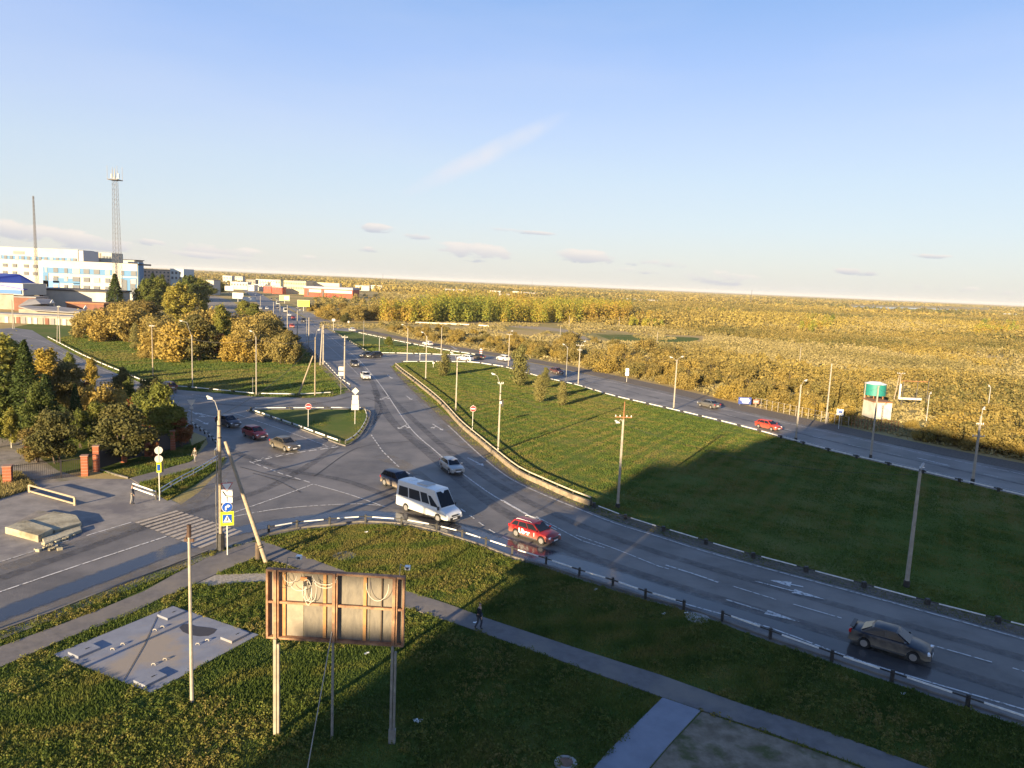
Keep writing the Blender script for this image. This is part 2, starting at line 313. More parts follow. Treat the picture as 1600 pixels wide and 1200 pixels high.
# roads, each piece 4 mm above the last
sheet('road', [(-260, 985), (0, 884), (100, 851), (210, 818), (272, 796), (310, 770), (345, 735), (356, 716), (345, 700), (322, 683), (296, 673), (240, 660), (160, 640), (95, 598), (0, 545), (-60, 520), (20, 512), (50, 516), (75, 531), (130, 561), (190, 587), (240, 606), (300, 611), (400, 620), (480, 622), (520, 620), (545, 613), (618, 568), (612, 573), (625, 590), (645, 610), (675, 638), (700, 661), (735, 694), (767, 722), (800, 747), (850, 770), (892, 787)] + FAR_E[::-1][11:] + NEAR_E + [(330, 862), (250, 893), (150, 932), (75, 962), (0, 989), (-260, 1085)], .024, ASPH)
AVL = [(545, 612.5), (505, 572), (480, 545), (452, 520), (428, 498), (405, 476), (391, 462), (378, 452.5), (369, 444)]
AVR = [(374, 443.5), (392, 452), (412, 462), (440, 478), (470, 494), (500, 508), (545, 533), (575, 552), (590, 553.5), (618, 567)]
sheet('road', AVL[::-1][0:] + [(590, 590)] + AVR[::-1], .028, ASPH3)
sheet('road', [(440, 474), (485, 489), (530, 507), (560, 519), (650, 537), (720, 548), (800, 561), (870, 575), (950, 592), (1050, 614), (1150, 639), (1300, 672), (1450, 706), (1600, 737), (1750, 770), (1750, 814), (1600, 776), (1450, 740.5), (1300, 705.5), (1160, 668), (1050, 641), (960, 620), (900, 602), (850, 591), (790, 575), (740, 567), (700, 565.5), (640, 565), (618, 568), (585, 566), (590, 553), (640, 553), (730, 556), (760, 557), (680, 544), (635, 535), (575, 521), (520, 516), (500, 508), (470, 492)], .032, ASPH2)
# gravel verges
def verge(name, pts, w, z, m, step=1.5, w1=None):
    r = Ribbon(); P = gl(pts, step); r.strip(P, w, z, w1); return tag(r.mb.build(name, m), None, None, kind='structure')
verge('gravel_verge', [(560, 515), (650, 533), (720, 545), (800, 558), (870, 571), (950, 588), (1050, 610), (1150, 635), (1300, 668), (1450, 701), (1600, 731), (1750, 764)], 5.5, .036, GRAVEL)
verge('gravel_verge', [(1700, 1018), (1600, 988), (1450, 947), (1300, 906), (1200, 880), (1100, 851), (1025, 828), (960, 807), (925, 793)], 1.7, .040, GRAVEL)
verge('gravel_verge', [(925, 797), (892, 783), (850, 765), (800, 742), (767, 718), (735, 690), (700, 657), (675, 634), (645, 606), (625, 586), (614, 572)], 1.5, .044, GRAVEL)
verge('gravel_verge', [(-60, 1016), (0, 993), (75, 966), (150, 936), (250, 897), (330, 866), (392, 850)], 1.1, .048, DUST)
verge('gravel_verge', [(545, 614), (505, 574), (480, 547), (452, 522), (428, 500), (405, 478)], 1.2, .040, GRAVEL)
# traffic island with kerb
sheet('traffic_island', ISL, .036, LAWN2, thick=.1)
# pavements
def pave(name, pts, m, z=.05, th=.05): return sheet(name, pts, z, m, sm=False, thick=th)
pave('sidewalk', [(-260, 1113), (0, 1012), (95, 977), (150, 956), (225, 925), (275, 897), (325, 872), (380, 851), (410, 846), (470, 868), (545, 896), (626, 921), (700, 945), (760, 967), (835, 992), (910, 1017), (1035, 1057), (1160, 1102), (1300, 1147), (1437, 1197), (1600, 1252), (1600, 1310), (1342, 1197), (1200, 1145), (1160, 1132), (1091 - 56, 1091), (885, 1037), (745, 987), (626, 947), (560, 922), (485, 895), (440, 880), (400, 872), (350, 892), (275, 927), (262, 930), (200, 962), (100, 1000), (0, 1044), (-260, 1150)], WALK, .014, .05)
pave('sidewalk', [(203, 748), (238, 739), (299, 722), (325, 694), (322, 684), (345, 700), (356, 716), (340, 722), (260, 746), (217, 757)], WALK, .03, .05)
pave('concrete_path', [(1035, 1092), (1094, 1112), (1045, 1165), (985, 1235), (900, 1235), (950, 1176)], CONCS, .014, .07)
sheet('dirt_patch', [(1097, 1112), (1160, 1134), (1342, 1199), (1500, 1260), (1500, 1320), (985, 1240), (1045, 1167)], .02, mat('bare_dirt', (.25, .20, .145), (.13, .10, .065), 1.3, .95, bump=.5, space='w', c3=(.07, .075, .02), s3=.5, l3=.5, h3=.62))
sheet('gravel_path', [(305, 912), (330, 899), (385, 894), (430, 896), (430, 908), (380, 910), (330, 916)], .02, mat('pale_gravel', (.38, .34, .29), (.22, .19, .15), 5, .95, bump=.5, space='w'), sm=True)
# bare strips worn in the far clearing
sheet('dirt_track', [(600, 505), (700, 498), (860, 512), (900, 520), (925, 534), (915, 535), (890, 522), (850, 516), (700, 503), (610, 510)], .02, mat('track', (.30, .24, .16), (.24, .19, .12), .3, .95, space='w'), sm=True)
sheet('clearing_grass', [(930, 522), (1000, 524), (1090, 528), (1060, 536), (960, 534)], .016, LAWN2, sm=True)
sheet('pond', [(605, 483), (625, 480), (650, 484), (664, 491), (640, 494), (615, 490)], .02, mat('pond_water', (.05, .08, .12), rough=.08, spec=.8), sm=True)
sheet('pond', [(555, 478), (600, 488), (590, 492), (540, 487), (530, 480)], .02, MATS['pond_water'], sm=True)
sheet('river', [(1330, 478.2), (1450, 481.5), (1530, 485), (1440, 484), (1350, 481)], .02, MATS['pond_water'])
sheet('yard_ground', [(300, 470), (330, 462), (360, 470), (385, 488), (400, 498), (380, 500), (340, 492)], .016, DUST, sm=True)
# wet asphalt
def wet():
    m = mat('wet_asphalt', (.035, .035, .042), rough=.13, spec=.7); t = m.node_tree; n = t.nodes; l = t.links; b = n['Principled BSDF']
    uv = n.new('ShaderNodeUVMap'); s = n.new('ShaderNodeSeparateXYZ'); l.new(uv.outputs[0], s.inputs[0])
    g = n.new('ShaderNodeNewGeometry'); no = n.new('ShaderNodeTexNoise'); no.inputs['Scale'].default_value = 1.1; no.inputs['Detail'].default_value = 9; no.inputs['Roughness'].default_value = .75; l.new(g.outputs[0], no.inputs[0])
    def mt(op, a, bb):
        q = n.new('ShaderNodeMath'); q.operation = op
        for i, v in enumerate((a, bb)):
            if isinstance(v, (int, float)): q.inputs[i].default_value = v
            else: l.new(v, q.inputs[i])
        return q.outputs[0]
    edge = mt('SUBTRACT', 1, mt('ABSOLUTE', mt('MULTIPLY', mt('SUBTRACT', s.outputs[1], .5), 2), 0))
    a = mt('MULTIPLY', mt('MINIMUM', mt('MAXIMUM', mt('ADD', mt('MULTIPLY', edge, 3.2), mt('MULTIPLY', mt('SUBTRACT', no.outputs[0], .62), 3)), 0), 1), s.outputs[0])
    l.new(a, b.inputs['Alpha']); l.new(mt('ADD', .10, mt('MULTIPLY', no.outputs[0], .12)), b.inputs['Roughness'])
    bp = n.new('ShaderNodeBump'); bp.inputs['Strength'].default_value = .12; bp.inputs['Distance'].default_value = .02; n4 = n.new('ShaderNodeTexNoise'); n4.inputs['Scale'].default_value = 14; l.new(g.outputs[0], n4.inputs[0]); l.new(n4.outputs[0], bp.inputs['Height']); l.new(bp.outputs[0], b.inputs['Normal'])
    Pn = gl([(-120, 1010), (0, 962), (150, 906), (300, 850), (400, 824), (480, 812), (560, 805), (640, 811), (720, 832), (800, 857), (900, 884), (1000, 915), (1150, 960), (1300, 1006), (1450, 1054), (1600, 1102)], 1.2)
    k = len(Pn); n_ = normals(Pn); W = np.interp(np.arange(k), [0, k * .30, k * .45, k * .6, k], [1.3, 1.2, 1.6, 2.0, 1.3]); A = Pn + n_ * W[:, None]; B = Pn - n_ * W[:, None]
    me = bpy.data.meshes.new('wet_asphalt'); me.from_pydata([(p[0], p[1], .046) for p in A] + [(p[0], p[1], .046) for p in B], [], [(i, k + i, k + i + 1, i + 1) for i in range(k - 1)])
    me.update(); uvl = me.uv_layers.new(name='UVMap')
    fade = np.interp(np.arange(k), [0, k * .38, k * .45, k * .7, k], [.85, .85, 1, 1, .25])
    for lp in me.loops: uvl.data[lp.index].uv = (float(fade[lp.vertex_index % k]), 0. if lp.vertex_index < k else 1.)
    tag(link('wet_asphalt', me, m), None, None, kind='structure')
wet()
# tyre-darkened tracks
TRK = worn('tyre_track', (.045, .043, .047), .6, .3, .75, 1.2, .55)
r = Ribbon()
for pts, wd in [([(0, 905), (150, 852), (280, 806), (400, 770), (470, 735), (540, 690), (575, 668), (590, 640), (583, 600), (560, 570)], 1.0), ([(585, 610), (610, 655), (660, 700), (730, 760), (800, 808), (900, 862), (1050, 915), (1250, 975), (1600, 1085)], 1.3),
        ([(600, 612), (650, 660), (710, 712), (790, 765), (880, 810), (1000, 855), (1200, 915), (1600, 1030)], 1.0), ([(330, 690), (380, 712), (450, 735), (540, 752), (640, 790), (740, 840)], 1.0), ([(580, 665), (592, 650), (596, 638), (590, 628), (570, 622)], .5), ([(300, 628), (400, 635), (500, 630), (570, 615)], .9), ([(870, 585), (1050, 628), (1300, 690), (1600, 758)], .8)]:
    r.strip(gl(pts), wd, .052)
tag(r.mb.build('tyre_tracks', TRK), None, None, kind='structure')
r = Ribbon()
for pts, wd in [([(0, 888), (100, 855), (210, 822), (272, 802), (320, 765), (352, 722)], 2.2), ([(0, 980), (150, 922), (330, 853), (392, 838)], .9), ([(900, 795), (850, 776), (800, 753), (767, 730), (735, 702), (700, 668), (660, 626), (628, 594)], 1.6), ([(1600, 993), (1450, 951), (1300, 911), (1100, 857), (960, 814)], .8), ([(590, 712), (620, 722), (680, 770), (740, 812)], 2.4), ([(440, 612), (520, 640), (560, 655)], 1.5), ([(560, 519), (720, 550), (950, 594), (1150, 641), (1300, 674), (1600, 739)], 1.0)]: r.strip(gl(pts), wd, .050)
tag(r.mb.build('road_dust', worn('road_dust', (.25, .215, .17), .95, .42, .8, .55, .75)), None, None, kind='structure')
# crack sealing lines
r = Ribbon()
for pts in [[(375, 730), (420, 742), (470, 752)], [(490, 745), (560, 700), (640, 690)], [(560, 640), (700, 620)], [(395, 740), (430, 750), (470, 770)], [(690, 690), (735, 702), (790, 704)]]: r.strip(gl(pts), .10, .054)
tag(r.mb.build('road_cracks', worn('crack', (.03, .03, .03), .7, .3, .5, 2)), None, None, kind='structure')
# ---- markings
MK = worn('road_paint', (.62, .60, .57)); MKF = worn('road_paint_faded', (.48, .46, .43), lo=.34, hi=.52); r = Ribbon(); rf = Ribbon(); ZM = .060
r.strip(gl([(-60, 948), (0, 926), (130, 882), (260, 839)]), .16, ZM)
rf.strip(gl([(-60, 900), (0, 879), (60, 860), (108, 845)]), .14, ZM); r.strip(gl([(135, 838), (205, 817)]), .14, ZM)
r.strip(gl([(362, 803), (430, 779), (490, 757)]), .15, ZM); r.strip(gl([(365, 808), (420, 798), (475, 792), (562, 788), (598, 791)]), .14, ZM); r.strip(gl([(489, 757), (545, 773), (602, 793)]), .14, ZM)
r.dash(gl([(390, 722), (440, 741), (489, 756)], sm=False), .16, ZM, 1.0, .6)
r.dash(gl([(397, 722), (450, 710), (540, 697)], sm=False), .3, ZM, 1.0, .55); r.dash(gl([(397, 719.5), (450, 707.5), (530, 696)], sm=False), .12, ZM + .004, .6, .5)
r.strip(gl([(590, 596), (603, 614), (640, 668), (680, 705), (713, 733), (760, 768), (800, 792), (835, 811), (870, 829)]), .16, ZM)
r.strip(gl([(785, 783), (820, 803), (850, 820)]), .3, ZM + .004); r.strip(gl([(838, 808), (870, 825), (910, 846), (945, 857)]), .13, ZM)
r.strip(gl([(900, 837), (960, 858), (1030, 886), (1045, 890)]), .13, ZM); r.strip(gl([(1040, 884), (1085, 898), (1122, 911)]), .2, ZM)
for a, b in (((1145, 917), (1213, 938)), ((1239, 945), (1315, 967)), ((1455, 1009), (1550, 1036)), ((1582, 1045), (1680, 1074)), ((1345, 976), (1400, 993))): r.strip(gl([a, b], sm=False), .13, ZM)
for a, b in (((1135, 938), (1213, 962)),): r.strip(gl([a, b], sm=False), .15, ZM)
r.strip(gl([(858, 877), (950, 905), (1075, 946), (1200, 981), (1350, 1036), (1600, 1110), (1700, 1141)]), .15, ZM)
rf.strip(gl([(1700, 1030), (1600, 1000), (1450, 958), (1300, 917), (1200, 890), (1100, 862), (1025, 838), (960, 818), (892, 791), (850, 774), (800, 750), (767, 726), (735, 698), (700, 665)]), .2, ZM)
r.dash(gl([(580, 680), (598, 706), (625, 732)], sm=False), .15, ZM, 1, .8); r.dash(gl([(635, 738), (690, 775), (730, 803), (770, 832), (810, 850)]), .15, ZM, 1., 1.2)
rf.strip(gl([(560, 586), (530, 556), (500, 530), (470, 506), (445, 486)]), .15, ZM); r.strip(gl([(590, 596), (560, 562), (535, 542), (505, 518), (470, 494)]), .15, ZM)
r.dash(gl([(575, 577), (545, 552), (510, 527), (480, 505)]), .13, ZM, 2, 2)
r.strip(gl([(300, 617), (350, 625), (400, 631), (470, 637), (560, 638)]), .13, ZM); rf.strip(gl([(215, 604), (300, 622), (380, 628), (480, 624)]), .13, ZM)
r.strip(gl([(90, 550), (130, 568), (180, 585), (230, 602)]), .13, ZM); r.dash(gl([(140, 588), (180, 602), (220, 622), (280, 637), (330, 655)]), .13, ZM, 2, 2)
r.strip(gl([(362, 645), (430, 668), (510, 697)]), .13, ZM)
rf.strip(gl([(20, 520), (75, 537), (130, 566)]), .13, ZM)
r.strip(gl([(560, 522), (650, 541), (720, 552), (800, 565), (870, 579), (950, 596), (1050, 619), (1150, 644), (1300, 677), (1450, 711), (1600, 742)]), .14, ZM)
r.dash(gl([(640, 548), (720, 560), (800, 570), (870, 585), (950, 604), (1050, 628), (1150, 652), (1300, 689), (1450, 722), (1600, 755)]), .13, ZM, 2, 4)
r.strip(gl([(900, 598.5), (960, 615), (1050, 637), (1160, 664), (1300, 701), (1450, 736), (1600, 771)]), .12, ZM)
r.strip(gl([(1433, 716), (1483, 728)], sm=False), .3, ZM + .004)
# zebra crossing
A, B, C, D = G(210, 817)[:2], G(275, 798)[:2], G(382, 832)[:2], G(316, 859)[:2]
zr = Ribbon()
for i in range(13):
    t0, t1 = (i + .12) / 13, (i + .68) / 13
    zr.poly([A + (D - A) * t0, B + (C - B) * t0, B + (C - B) * t1, A + (D - A) * t1], ZM)
tag(zr.mb.build('crosswalk_paint', worn('zebra_paint', (.50, .42, .33), lo=.28, hi=.5, maxa=.85)), None, None, kind='structure')
# arrows
def arrow(tail, head, wid=.22, hl=1.5, hw=.55, bend=None):
    a = G(*tail)[:2]; b = G(*head)[:2]; d = (b - a) / np.linalg.norm(b - a); n = np.array([-d[1], d[0]]); k = b - d * hl
    r.poly([a + n * wid / 2, k + n * wid / 2, k - n * wid / 2, a - n * wid / 2][::-1], ZM); r.poly([k + n * hw, b, k - n * hw][::-1], ZM)
    if bend is not None:
        e_ = a + d * np.linalg.norm(b - a) * .35; o = n * bend; f_ = e_ + o + d * .8
        r.poly([e_, e_ + d * .3, f_ + d * .3, f_][::(-1 if bend < 0 else 1)], ZM + .004); r.poly([f_ - d * .35, f_ + o * .8 + d * .35, f_ + d * .9][::(1 if bend < 0 else -1)], ZM + .008)
arrow((1180, 909), (1290, 938), .16, 2.2, .42); arrow((1255, 918), (1200, 907), .2, 1.6, .5); arrow((1172, 950), (1250, 973), .16, 2.2, .4)
arrow((731, 716), (756, 729), .2, 1.1, .45); arrow((676, 663), (692, 673), .18, .9, .4, -.7); arrow((638, 663), (622, 671), .25, 1.0, .5, .8); arrow((608, 619), (594, 625), .22, .9, .5, .7); arrow((635, 619), (643, 625), .2, .8, .45); arrow((605, 586), (613, 592), .2, 1.5, .5)
arrow((352, 655), (300, 645), .3, 1.7, .6, .9); arrow((306, 655), (325, 664), .2, 1.2, .5); arrow((705, 541), (713, 546), .3, 1.8, .7)
tag(r.mb.build('road_markings', MK), None, None, kind='structure'); tag(rf.mb.build('road_markings', MKF), None, None, kind='structure')

# ================================================================== off-frame buildings whose shade falls on the scene
def shadow_src(p, h, z=0): p = np.asarray(p, float)[:2]; return p - SD[:2] * ((h - z) / math.tan(math.radians(SUN_EL)))
HB = 38.0
TA, TE = math.tan(math.radians(SUN_AZ)), math.tan(math.radians(SUN_EL)); CA = math.cos(math.radians(SUN_AZ))
def on_c(c, z): return np.array([c + z * TA, z])
m_, b_ = on_c(-21.1, 101.5), G(1335, 651)[:2]; c_ = G(1600, 679, 4)[:2]; c_ = b_ + (c_ - b_) * 1.7; a_ = on_c(-21.2, 92)
fp = [shadow_src(a_, HB), shadow_src(m_, HB), shadow_src(b_, HB), shadow_src(c_, HB, 3)]
def block(poly, z0, z1):
    m = MB(); n = len(poly); m.add([(p[0], p[1], z0) for p in poly] + [(p[0], p[1], z1) for p in poly], [(i, (i + 1) % n, n + (i + 1) % n, n + i) for i in range(n)] + [tuple(range(n - 1, -1, -1)), tuple(range(n, 2 * n))]); return m
PANEL = mat('panel_wall', (.55, .50, .43), (.48, .43, .37), .4, .9)
t = thing('apartment_building', 'tall pale apartment block whose shade covers the big lawn and the bending road', 'building', (0, 0, 0))
block(fp, 0, HB).build('wall', PANEL, t); 
for c0, c1, z0, z1, nm in ((-26.4, -21.2, 0, 54.0, 'lower_shade_block'), (-30.0, -26.01, 65.0, 88.5, 'upper_shade_slab'), (-26.0, -21.2, 65.0, 98.5, 'upper_shade_slab')):  # unseen block and floating slabs added to shape the edge of the shade
    y_ = float(fp[0][1]); h0, h1 = [(zz - y_) / CA * TE if zz else 0 for zz in (z0, z1)]
    dp = 9 if z0 == 0 else .8; block([on_c(c0, y_), on_c(c1, y_), on_c(c1, y_ - dp), on_c(c0, y_ - dp)], h0, h1).build(nm, PANEL, t)
rf_ = MB()
for i in range(4):
    a = fp[i]; b = fp[(i + 1) % 4]; rf_.tube((a[0], a[1], HB + .2), (b[0], b[1], HB + .2), .3, .3, 4)
rf_.build('parapet', CONC, t)
for (a, b) in ((fp[1], fp[2]), (fp[2], fp[3])):
    d = (b - a) / np.linalg.norm(b - a); Ln = np.linalg.norm(b - a)
    for k in range(int(Ln // 4)):
        for f in range(11):
            c = a + d * (k * 4 + 2.5)
            if k % 3 == 0 and f % 2 == 0: MB().box((c[0], c[1], 2.4 + f * 3.2), (1.6, .16, 1.5), math.atan2(d[1], d[0])).build('window', GLASS, t)
# unseen panel on posts, added left of the frame to shade the road
q = [G(637, 737)[:2], G(750, 709)[:2], G(812, 757)[:2], G(730, 806)[:2]]
lo_l = shadow_src(q[0], 10.); lo_r = shadow_src(q[3], 10.)
t = thing('shade_panel', 'unseen raised panel on tall posts, added to cast shade behind the minibus', 'billboard', ((lo_l[0] + lo_r[0]) / 2, (lo_l[1] + lo_r[1]) / 2, 0), math.atan2(lo_r[1] - lo_l[1], lo_r[0] - lo_l[0]))
W_ = float(np.linalg.norm(lo_r - lo_l)); H_ = float(np.linalg.norm(q[1] - q[0])) * math.tan(math.radians(SUN_EL))
MB().box((0, 0, 10 + H_ / 2), (W_, .25, H_)).build('panel', WHITE, t)
for s in (-.3, .3): MB().tube((s * W_, 0, 0), (s * W_, 0, 10 + H_), .11).build('post', STEEL, t)

# ================================================================== poles
LAMPM = mat('lamp_head', (.38, .38, .38), rough=.35)
def place_on(bx, by): p = G(bx, by); return np.array([p[0], p[1], 0.])
def pole(label, top, base, r0=.16, r1=.10, m=None, n=8, black=.55, lamps=(), arms=(), mast=0, brace=None, box=False, group='street poles along the roads', cat='utility pole', name='utility_pole', collars=0, double=0):
    m = m or POLEC; b = place_on(*base); H = hgt(b, top[1]); t = thing(name, label, cat, b, 0, group)
    k = n if n > 4 else 4
    r0 *= .88; r1 *= .88; mb = MB().tube((0, 0, .0), (0, 0, H), r0, r1, k); mb.build('shaft', m, t, smooth=k > 6)
    if double: MB().tube((double, 0, 0), (double * .35, 0, H - .4), r0, r1, k).build('second_shaft', m, t, smooth=True)
    if black: MB().tube((0, 0, 0), (0, 0, black), r0 * 1.35, r0 * 1.3, 10).build('painted_base', BLACK, t)
    for (lx, ly) in lamps:                 # lamp head picture position, at the pole's own depth
        p = plane(lx, ly, b[1] + .2) - b; s = 1 if p[0] > 0 else -1
        L0 = (0, 0, H - .35); MB().path([L0, (p[0] * .45, .08, max(H, p[2] - .25)), (p[0] * .9, .18, p[2] - .06)], .026).build('lamp_arm', STEEL, t)
        h = MB(); d = Vector((p[0] * .55, .1, .12)).normalized(); c = Vector((p[0], .2, p[2])); h.tube(c - d * .26, c + d * .2, .06, .10, 8); h.tube(c + d * .2, c + d * .3, .10, .05, 8)
        lo = h.build('lamp_head', LAMPM, t, smooth=True); MB().box(c + Vector((0, 0, -.1)), (.34, .13, .05)).build('lamp_glass', LAMPG, lo)
    for (z, wd) in arms:
        am = MB().box((0, 0, H + z), (wd, .09, .09)); am = am.build('crossarm', RUST if mast else STEEL, t)
        for s in (-.46, -.2, .2, .46): MB().tube((s * wd, 0, H + z + .04), (s * wd, 0, H + z + .2), .045, .03, 6).build('insulator', WHITE, am)
    if mast: MB().tube((0, 0, H - .5), (.04, 0, H + mast), .06, .045, 6).tube((.1, 0, H - .6), (.02, 0, H + mast), .03, .03, 6).build('mast_extension', RUST, t)
    for i in range(collars): MB().tube((0, 0, H - 1.2 - i * .9), (0, 0, H - 1.1 - i * .9), r1 * 1.35, r1 * 1.35, 10).build('steel_band', BLACK, t)
    if brace:
        (tx, ty), (fx, fy) = brace; f = place_on(fx, fy) - b; p = plane(tx, ty, b[1] - .15) - b
        MB().tube((f[0], f[1], 0), (p[0], -.12, p[2]), .15, .11, 10).build('brace', WOODP if r0 > .15 else m, t, smooth=True)
    if box: bo = MB().box((.28, 0, H * .72), (.3, .3, .75)).build('junction_box', BLACK, t); MB().box((.1, -.17, H * .72 + .1), (.2, .03, .3)).build('label_plate', WHITE, bo)
    return t
pole('tall utility pole rising beside the crosswalk signs, held by a leaning brace', (345, 641), (345, 860), .17, .12, WOODP, 10, 0, lamps=[(328, 621)], collars=2)
t = bpy.data.objects['utility_pole']
MB().tube((0, 0, 0), (0, 0, 1.35), .3, .28, 8).build('tarred_footing', BLACK, t)
MB().path([(-.28, -.05, 0.2), (-.3, -.05, 4.5), (-.16, 0, 8.5), (-.12, 0, 10)], .035).build('cable_pipe', STEEL, t)
tb = place_on(345, 860); fo = place_on(416, 880); pz = plane(352, 690, tb[1] - .1)
t = thing('pole_brace', 'long pale timber brace leaning from the tall pole down to the sidewalk edge', 'pole brace', fo)
MB().tube((0, 0, 0), tuple(pz - fo), .165, .12, 10).build('shaft', WOODP, t, smooth=True)
dv = Vector(pz - fo).normalized()
for k in (1.15, 1.32): MB().tube(dv * k, dv * (k + .07), .225, .225, 10).build('wire_binding', BLACK, t)
sp = place_on(403, 875) - fo; MB().tube((sp[0], sp[1], 0), (sp[0], sp[1], 1.35), .2, .18, 9).build('stub_post', mat('dark_timber', (.13, .09, .06), (.08, .06, .045), 4, .9), t, smooth=True)
pole('thin weathered pole with rusty head standing beside the concrete slab', (303, 820), (300, 1098), .10, .075, POLEC, 8, 0, mast=0)
t = [o for o in bpy.data.objects if o.name.startswith('utility_pole')][-1]
for o in bpy.data.objects:
    if o.get('label', '').startswith('thin weathered'): tp = o
hh = hgt(tp.location, 820); ca = MB().tube((0, 0, hh - .6), (0, 0, hh), .1, .1, 8).box((0, 0, hh - .75), (.45, .1, .14)).box((-.12, 0, hh - .55), (.05, .08, .5), M=Matrix.Rotation(.4, 4, 'Y')).build('rusty_bracket', mat('dark_rust', (.10, .055, .035), (.05, .03, .025), 6, .8), tp)
pole('concrete pole with rusty mast on the lawn edge at the middle of the road bend', (974, 655), (965, 793), .19, .13, POLEC, 4, .4, lamps=[(965, 659)], arms=[(.2, 1.6)], mast=1.7)
pole('concrete lamp pole on the shaded lawn edge, second from the right at the front', (1440, 738), (1416, 917), .19, .12, POLEC, 4, .5, lamps=[(1441, 728)])
pole('concrete pole with a black junction box at the left end of the concrete kerb wall', (783, 600), (778, 706), .18, .12, POLEC, 4, .3, lamps=[(771, 584)], box=True, collars=2, arms=[(.05, .7)])
pole('concrete pole between the small golden bush and the avenue rail', (715, 562), (712, 642), .17, .12, POLEC, 4, .3, lamps=[(706, 551)], collars=1)
pole('concrete pole at the narrow tip of the big lawn', (667, 525), (665, 593), .17, .12, POLEC, 4, .3, lamps=[(660, 519)])
pole('concrete lamp pole where the slip road leaves the avenue', (636, 513), (636, 567), .16, .11, POLEC, 4, .3, lamps=[(629, 507)])
pole('thin steel pole on the narrow median lawn', (569, 500), (568, 541), .09, .07, STEEL, 6, 0)
pole('concrete pole standing between the slip road and the right-hand road', (690, 511), (689, 556), .15, .11, POLEC, 4, .2, lamps=[(697, 506)])
pole('concrete pole beside the parked-looking white cars on the right-hand road', (795, 522), (794, 573), .16, .11, POLEC, 4, .2, lamps=[(800, 517)], arms=[(-.1, 1.4)])
pole('thin grey steel lamp pole left of a concrete one by the right-hand road', (887, 542), (884, 600), .09, .07, STEEL, 6, .2, lamps=[(881, 538)])
pole('concrete pole with two crossarms on the right-hand roadside beyond the leafy columns', (907, 539), (903, 603), .17, .12, POLEC, 4, .5, lamps=[(914, 533)], arms=[(-.1, 1.6), (-1.1, .9)])
pole('concrete lamp pole beside the silver car on the right-hand road', (1060, 562), (1052, 641), .18, .12, POLEC, 4, .5, lamps=[(1066, 557), (1049, 558)])
pole('concrete lamp pole just past the small red car on the right-hand road', (1257, 601), (1243, 690), .18, .12, POLEC, 4, .6, lamps=[(1259, 594)])
pole('tall leaning concrete pole on the far verge left of the round teal tank', (1303, 568), (1290, 662), .17, .11, POLEC, 4, 0)
pole('concrete pole in front of the white tank building', (1374, 603), (1360, 716), .16, .12, POLEC, 4, .5, lamps=[(1378, 600)])
pole('concrete pole with side lamp in the shade near the right edge', (1534, 650), (1519, 757), .19, .13, POLEC, 4, .7, lamps=[(1537, 638)], arms=[(-1., .8), (-2.4, 1.4)])
pole('concrete pole standing in front of the avenue kerb left of the white sign backs', (539, 524), (538, 595), .19, .13, POLEC, 8, .3, arms=[(-.4, 1.2)], box=False, collars=2)
pole('double concrete pole by the avenue kerb', (506, 507), (505, 571), .2, .14, POLEC, 8, .2, double=-.7, collars=2)
pole('timber pole with a leaning brace on the corner lawn', (491, 527), (492, 619), .13, .10, WOODP, 8, .2, brace=((489, 556), (466, 618)), lamps=[(498, 515)])
DKS = mat('dark_steel', (.10, .09, .085), rough=.7)
AVP = [((482.5, 496), (482.5, 545), 'with a thin twin beside it, nearest the corner'), ((464.5, 485), (464.5, 527), 'in front of the dark off-roader'), ((449, 477), (449, 517), 'third from the corner along the kerb'), ((437.5, 475), (437.5, 508), 'fourth from the corner along the kerb'), ((427.5, 472), (427.5, 500), 'fifth from the corner along the kerb'), ((407, 462), (407, 478), 'far up the avenue near the white boards'), ((386.5, 452), (386.5, 462), 'farthest visible up the avenue')]
for i, (a, b, l) in enumerate(AVP): pole('pale concrete avenue pole ' + l, a, b, .17, .13, POLEC, 6, .2, group='avenue poles', lamps=[(a[0] + 4, a[1] - 1)] if i in (1, 5) else ())
pole('thin pole close beside the nearest avenue pole', (479, 497), (479, 541), .08, .07, STEEL, 6, 0, group='avenue poles')
pole('rusty-topped pole at the left road edge before the grey shed', (236.5, 507), (239, 588), .13, .10, WOODP, 8, .2, arms=[(-.3, 1.0)], group='poles on the upper left lawn')
pole('slim pole right of the rusty-topped one on the upper left lawn', (299.5, 524), (301, 608), .12, .09, POLEC, 8, .2, lamps=[(283, 501)], group='poles on the upper left lawn')
pole('slim white pole on the upper left lawn in front of the round bushes', (399.5, 526), (400.5, 618), .12, .09, POLEC, 8, .2, lamps=[(392, 517)], group='poles on the upper left lawn')
pole('short thin post beside the slim white pole', (395, 590), (395, 616), .05, .05, STEEL, 6, 0, group='poles on the upper left lawn')
pole('twin-legged pole at the far left bend of the side road', (91, 478), (94, 537), .12, .09, POLEC, 6, 0, double=-.8, arms=[(-.2, .8)], group='poles on the upper left lawn')
pole('thin pole before the garage wall at the far left', (18, 468), (20, 514), .10, .08, POLEC, 6, 0, double=.5, group='poles on the upper left lawn')
SCP = [((1026, 519), (1026, 543), 'standing in the heath right of the track'), ((967, 495), (967, 512), 'at the edge of the far bushes, right one'), ((889, 493), (889, 512), 'at the edge of the far bushes, left one'), ((1251, 543), (1249, 569), 'alone in the scrub left of the teal tank'), ((1350, 598), (1347, 652), 'bracing the wires left of the tank'), ((875, 510), (875, 528), 'beside the worn dirt track')]
for a, b, l in SCP: pole('thin pole ' + l, a, b, .12, .09, POLEC, 6, 0, group='poles in the scrub')
pole('timber pole with crossarm right of the teal tank', (1408, 583), (1403, 628), .14, .1, WOODP, 6, 0, arms=[(-.1, 1.6)], double=-.9, group='poles in the scrub')
